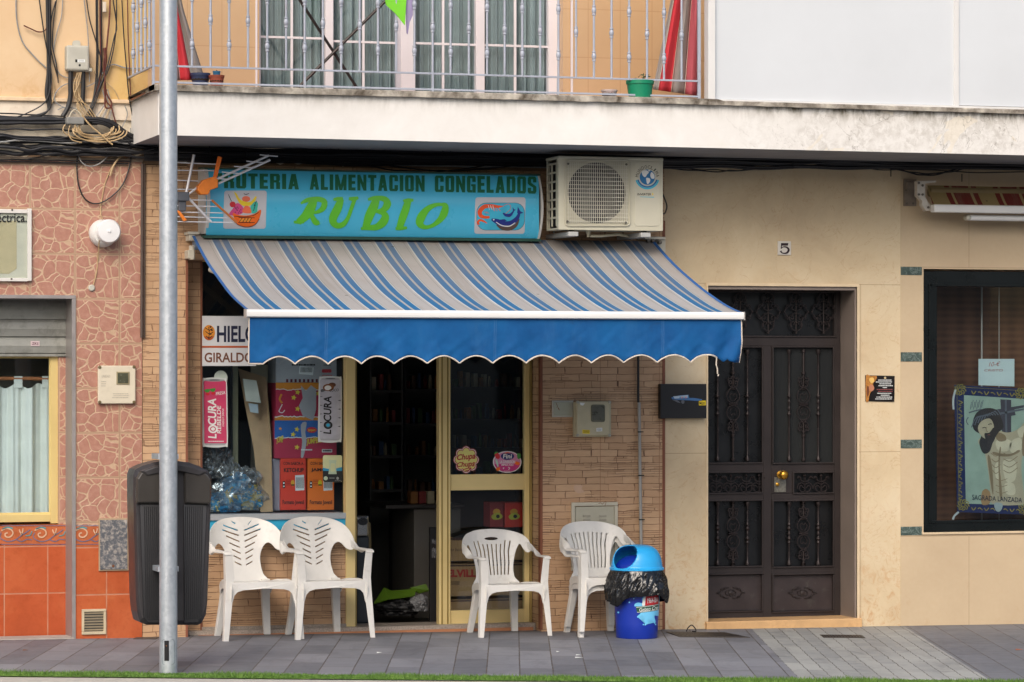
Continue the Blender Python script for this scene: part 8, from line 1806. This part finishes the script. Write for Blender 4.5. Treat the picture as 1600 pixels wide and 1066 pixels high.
# right vertical group
st = []
for k, (x, m_) in enumerate(((150, 0), (152, 0), (154, 2), (156, 3), (158, 0))): st.append(([(x, -10), (x + .5, 50), (x + 1, 90), (x - 1, 130), (x - 6 - k*2, 160), (x - 16 + k, 182)], .0045, -.03 - .005*(k % 2), m_))
bundle('cable_bundle', 'straight group of black and brown cables right of the telephone box', st, CM, 'cable bundle')
bundle('rusty_cable', 'rust coloured cable with a long twisted loop on the yellow wall', [([(172, -10), (171, 25), (168, 60), (164, 100), (163, 118), (165, 140), (168, 150), (174, 160), (173, 168), (165, 168), (164, 155), (166, 140)], .006, -.04, 3), ([(163, 90), (162, 105), (164, 122), (163, 140), (166, 158), (174, 168), (178, 182), (184, 204), (178, 220), (160, 225), (130, 218)], .005, -.05, 3), ([(163, 75), (165, 92), (162, 112)], .011, -.04, 3)], CM, 'cable')
bundle('thin_cable', 'pair of thin black cables hanging straight beside the balcony end', [([(190, -10), (193, 50), (197, 100), (201, 145), (208, 185), (219, 214)], .004, -.03, 0), ([(199, -10), (200, 50), (202, 100), (204, 150)], .004, -.03, 3)], CM, 'cables')
bundle('thin_cable', 'thin dark cables slanting from the top across to the junction box', [([(182, -10), (181, 50), (172, 100), (160, 130), (145, 170), (138, 182)], .0045, -.045, 0), ([(175, -10), (182, 40), (178, 60), (166, 110), (150, 150), (137, 184)], .0045, -.05, 0), ([(134, -10), (140, 30), (152, 72), (158, 100), (150, 140), (140, 175)], .004, -.04, 0), ([(130, -10), (137, 50), (139, 100), (140, 128)], .0035, -.03, 1)], CM, 'cables')
bundle('thin_wire', 'grey wire running right from the cables to the balcony end', [([(166, 106), (178, 101), (195, 106), (215, 107), (232, 105)], .005, -.02, 1), ([(141, 100), (150, 115), (158, 120), (150, 130)], .0035, -.03, 2)], CM, 'wire')
mb = MB(); mb.pbox(160.5, 3, 166, 19, -.05, -.035); tag(mb.build('cable_tag', P('white_cable_tag', '#cdbfae', .6), bevel=.002), 'small white tag with print tied to the cables at the top', 'tag')
# coils of beige wire
mb = MB(); rr = random.Random(77)
for k in range(9):
    cx, cy, rx, ry = 150 + rr.uniform(-5, 8), 202 + rr.uniform(-3, 4), 34 + rr.uniform(-8, 14), 12 + rr.uniform(-3, 8); a0 = rr.uniform(-.3, .1) + PI*.0; a1 = PI * rr.uniform(.9, 1.1)
    pts = [(cx + rx*math.cos(a0 + (a1-a0)*i/9 * 1.05) + nz(i, k)*2, cy + 6*(i/9) * -1 + ry*math.sin(a0 + (a1-a0)*i/9) + nz(k, i)*1.5, -.02*math.sin(i)) for i in range(10)]
    mb.tube(zig(pts, .004, -.085 - .004*k), .0045, 6)
mb.tube(zig([(128, 180), (140, 195), (155, 208), (168, 220), (176, 226)], .005, -.12), .0055, 6); mb.tube(zig([(112, 190), (107, 205), (112, 218), (128, 223)], .004, -.11), .004, 6)
tag(mb.build('wire_coil', CABLEB), 'coil of loose beige wires hanging in front of the black cables', 'wire coil')
bundle('rising_wires', 'beige wires spreading from the coil up towards the yellow wall', [([(150 + k*5, 182 + k*2), (158 + k*4, 172), (164 + k*3, 160 + k*3), (160 + k*2, 140)], .0035, -.04, 2 if k % 2 else 1) for k in range(5)] + [([(135, 136), (150, 128), (162, 112)], .0035, -.03, 1), ([(186, 155), (178, 140), (165, 128), (155, 122)], .0035, -.03, 2), ([(204, 200), (206, 222), (214, 232)], .004, -.05, 1), ([(195, 165), (199, 180), (190, 200)], .0035, -.03, 1)], CM, 'wires')
bundle('hanging_loop', 'black cable loop hanging over the upper pink tiles', [([(120, 200), (121, 235), (120, 262), (123, 290), (132, 310), (145, 318), (160, 316), (178, 304), (192, 288), (201, 265), (205, 240), (203, 215)], .005, -.02, 0)], CM, 'cable')
bundle('hanging_loop', 'grey wire loop drooping just above the pink tiles', [([(122, 222), (122, 240), (128, 254), (140, 260), (155, 256), (168, 244), (164, 236), (145, 228)], .004, -.04, 1)], CM, 'wire')
bundle('hanging_loop', 'pale plastic conduit end leaning from the cables to the tiles', [([(199, 238), (188, 245), (178, 258), (172, 275)], .007, -.03, 2)], CM, 'conduit')
# ================================================================ opposite side of the street (seen only as reflections)
OP = thing('opposite_building', 'cream building across the street reflected in the window glass', 'building', (-6, -34, -.13))
mb = MB(); mb.box(-30, 20, -40, -34, -.13, 7.0); mb.build('wall', P('cream_far_wall', '#b9b0a0', .8, 0, .08, 1), OP)
for i in range(10):
    for j in range(2):
        mb = MB(); x = -28 + i*4.8; z = .9 + j*3.1; mb.box(x, x + 1.5, -34.0, -33.96, z, z + 1.7); mb.build('window', P('far_dark_window', '#2a2c2e', .2), OP)
# small litter on the paving
for k, (px, py, s_, m_) in enumerate(((904, 1022, .02, PAPER), (905, 1026, .03, PAPER), (593, 1021, .02, PAPER), (1593, 1007, .03, P('orange_scrap', '#b8653a')), (40, 1022, .02, BROWNP), (872, 1017, .012, PAPER))):
    x, y, _, _ = uvp(px, py); mb = MB(); mb.raw([(x - s_, y - .3*s_, GZ(x) + .003), (x + s_*.8, y - .5*s_, GZ(x) + .006), (x + s_, y + .6*s_, GZ(x) + .004), (x - .6*s_, y + .7*s_, GZ(x) + .008)], [(0, 1, 2, 3)])
    tag(mb.build('litter_scrap', m_), ['white paper scrap on the paving below the stacked chairs', 'slightly larger white scrap on the paving below the stacked chairs', 'white scrap on the paving before the open doorway', 'orange scrap on the paving at the far right', 'brown speck on the paving at the far left', 'tiny pale scrap left of the two white scraps'][k], 'litter')
mb = MB(); x, y, _, _ = uvp(1079, 982); mb.tube(spl([(x - .03, y, GZ(x) + .004), (x - .02, y - .01, GZ(x) + .03), (x + .01, y, GZ(x) + .045), (x + .035, y, GZ(x) + .02), (x + .03, y - .02, GZ(x) + .004), (x, y - .03, GZ(x) + .006)], 6), .004, 5); tag(mb.build('cable_end', CABLE), 'small black cable end curling from the foot of the marble pier', 'cable')
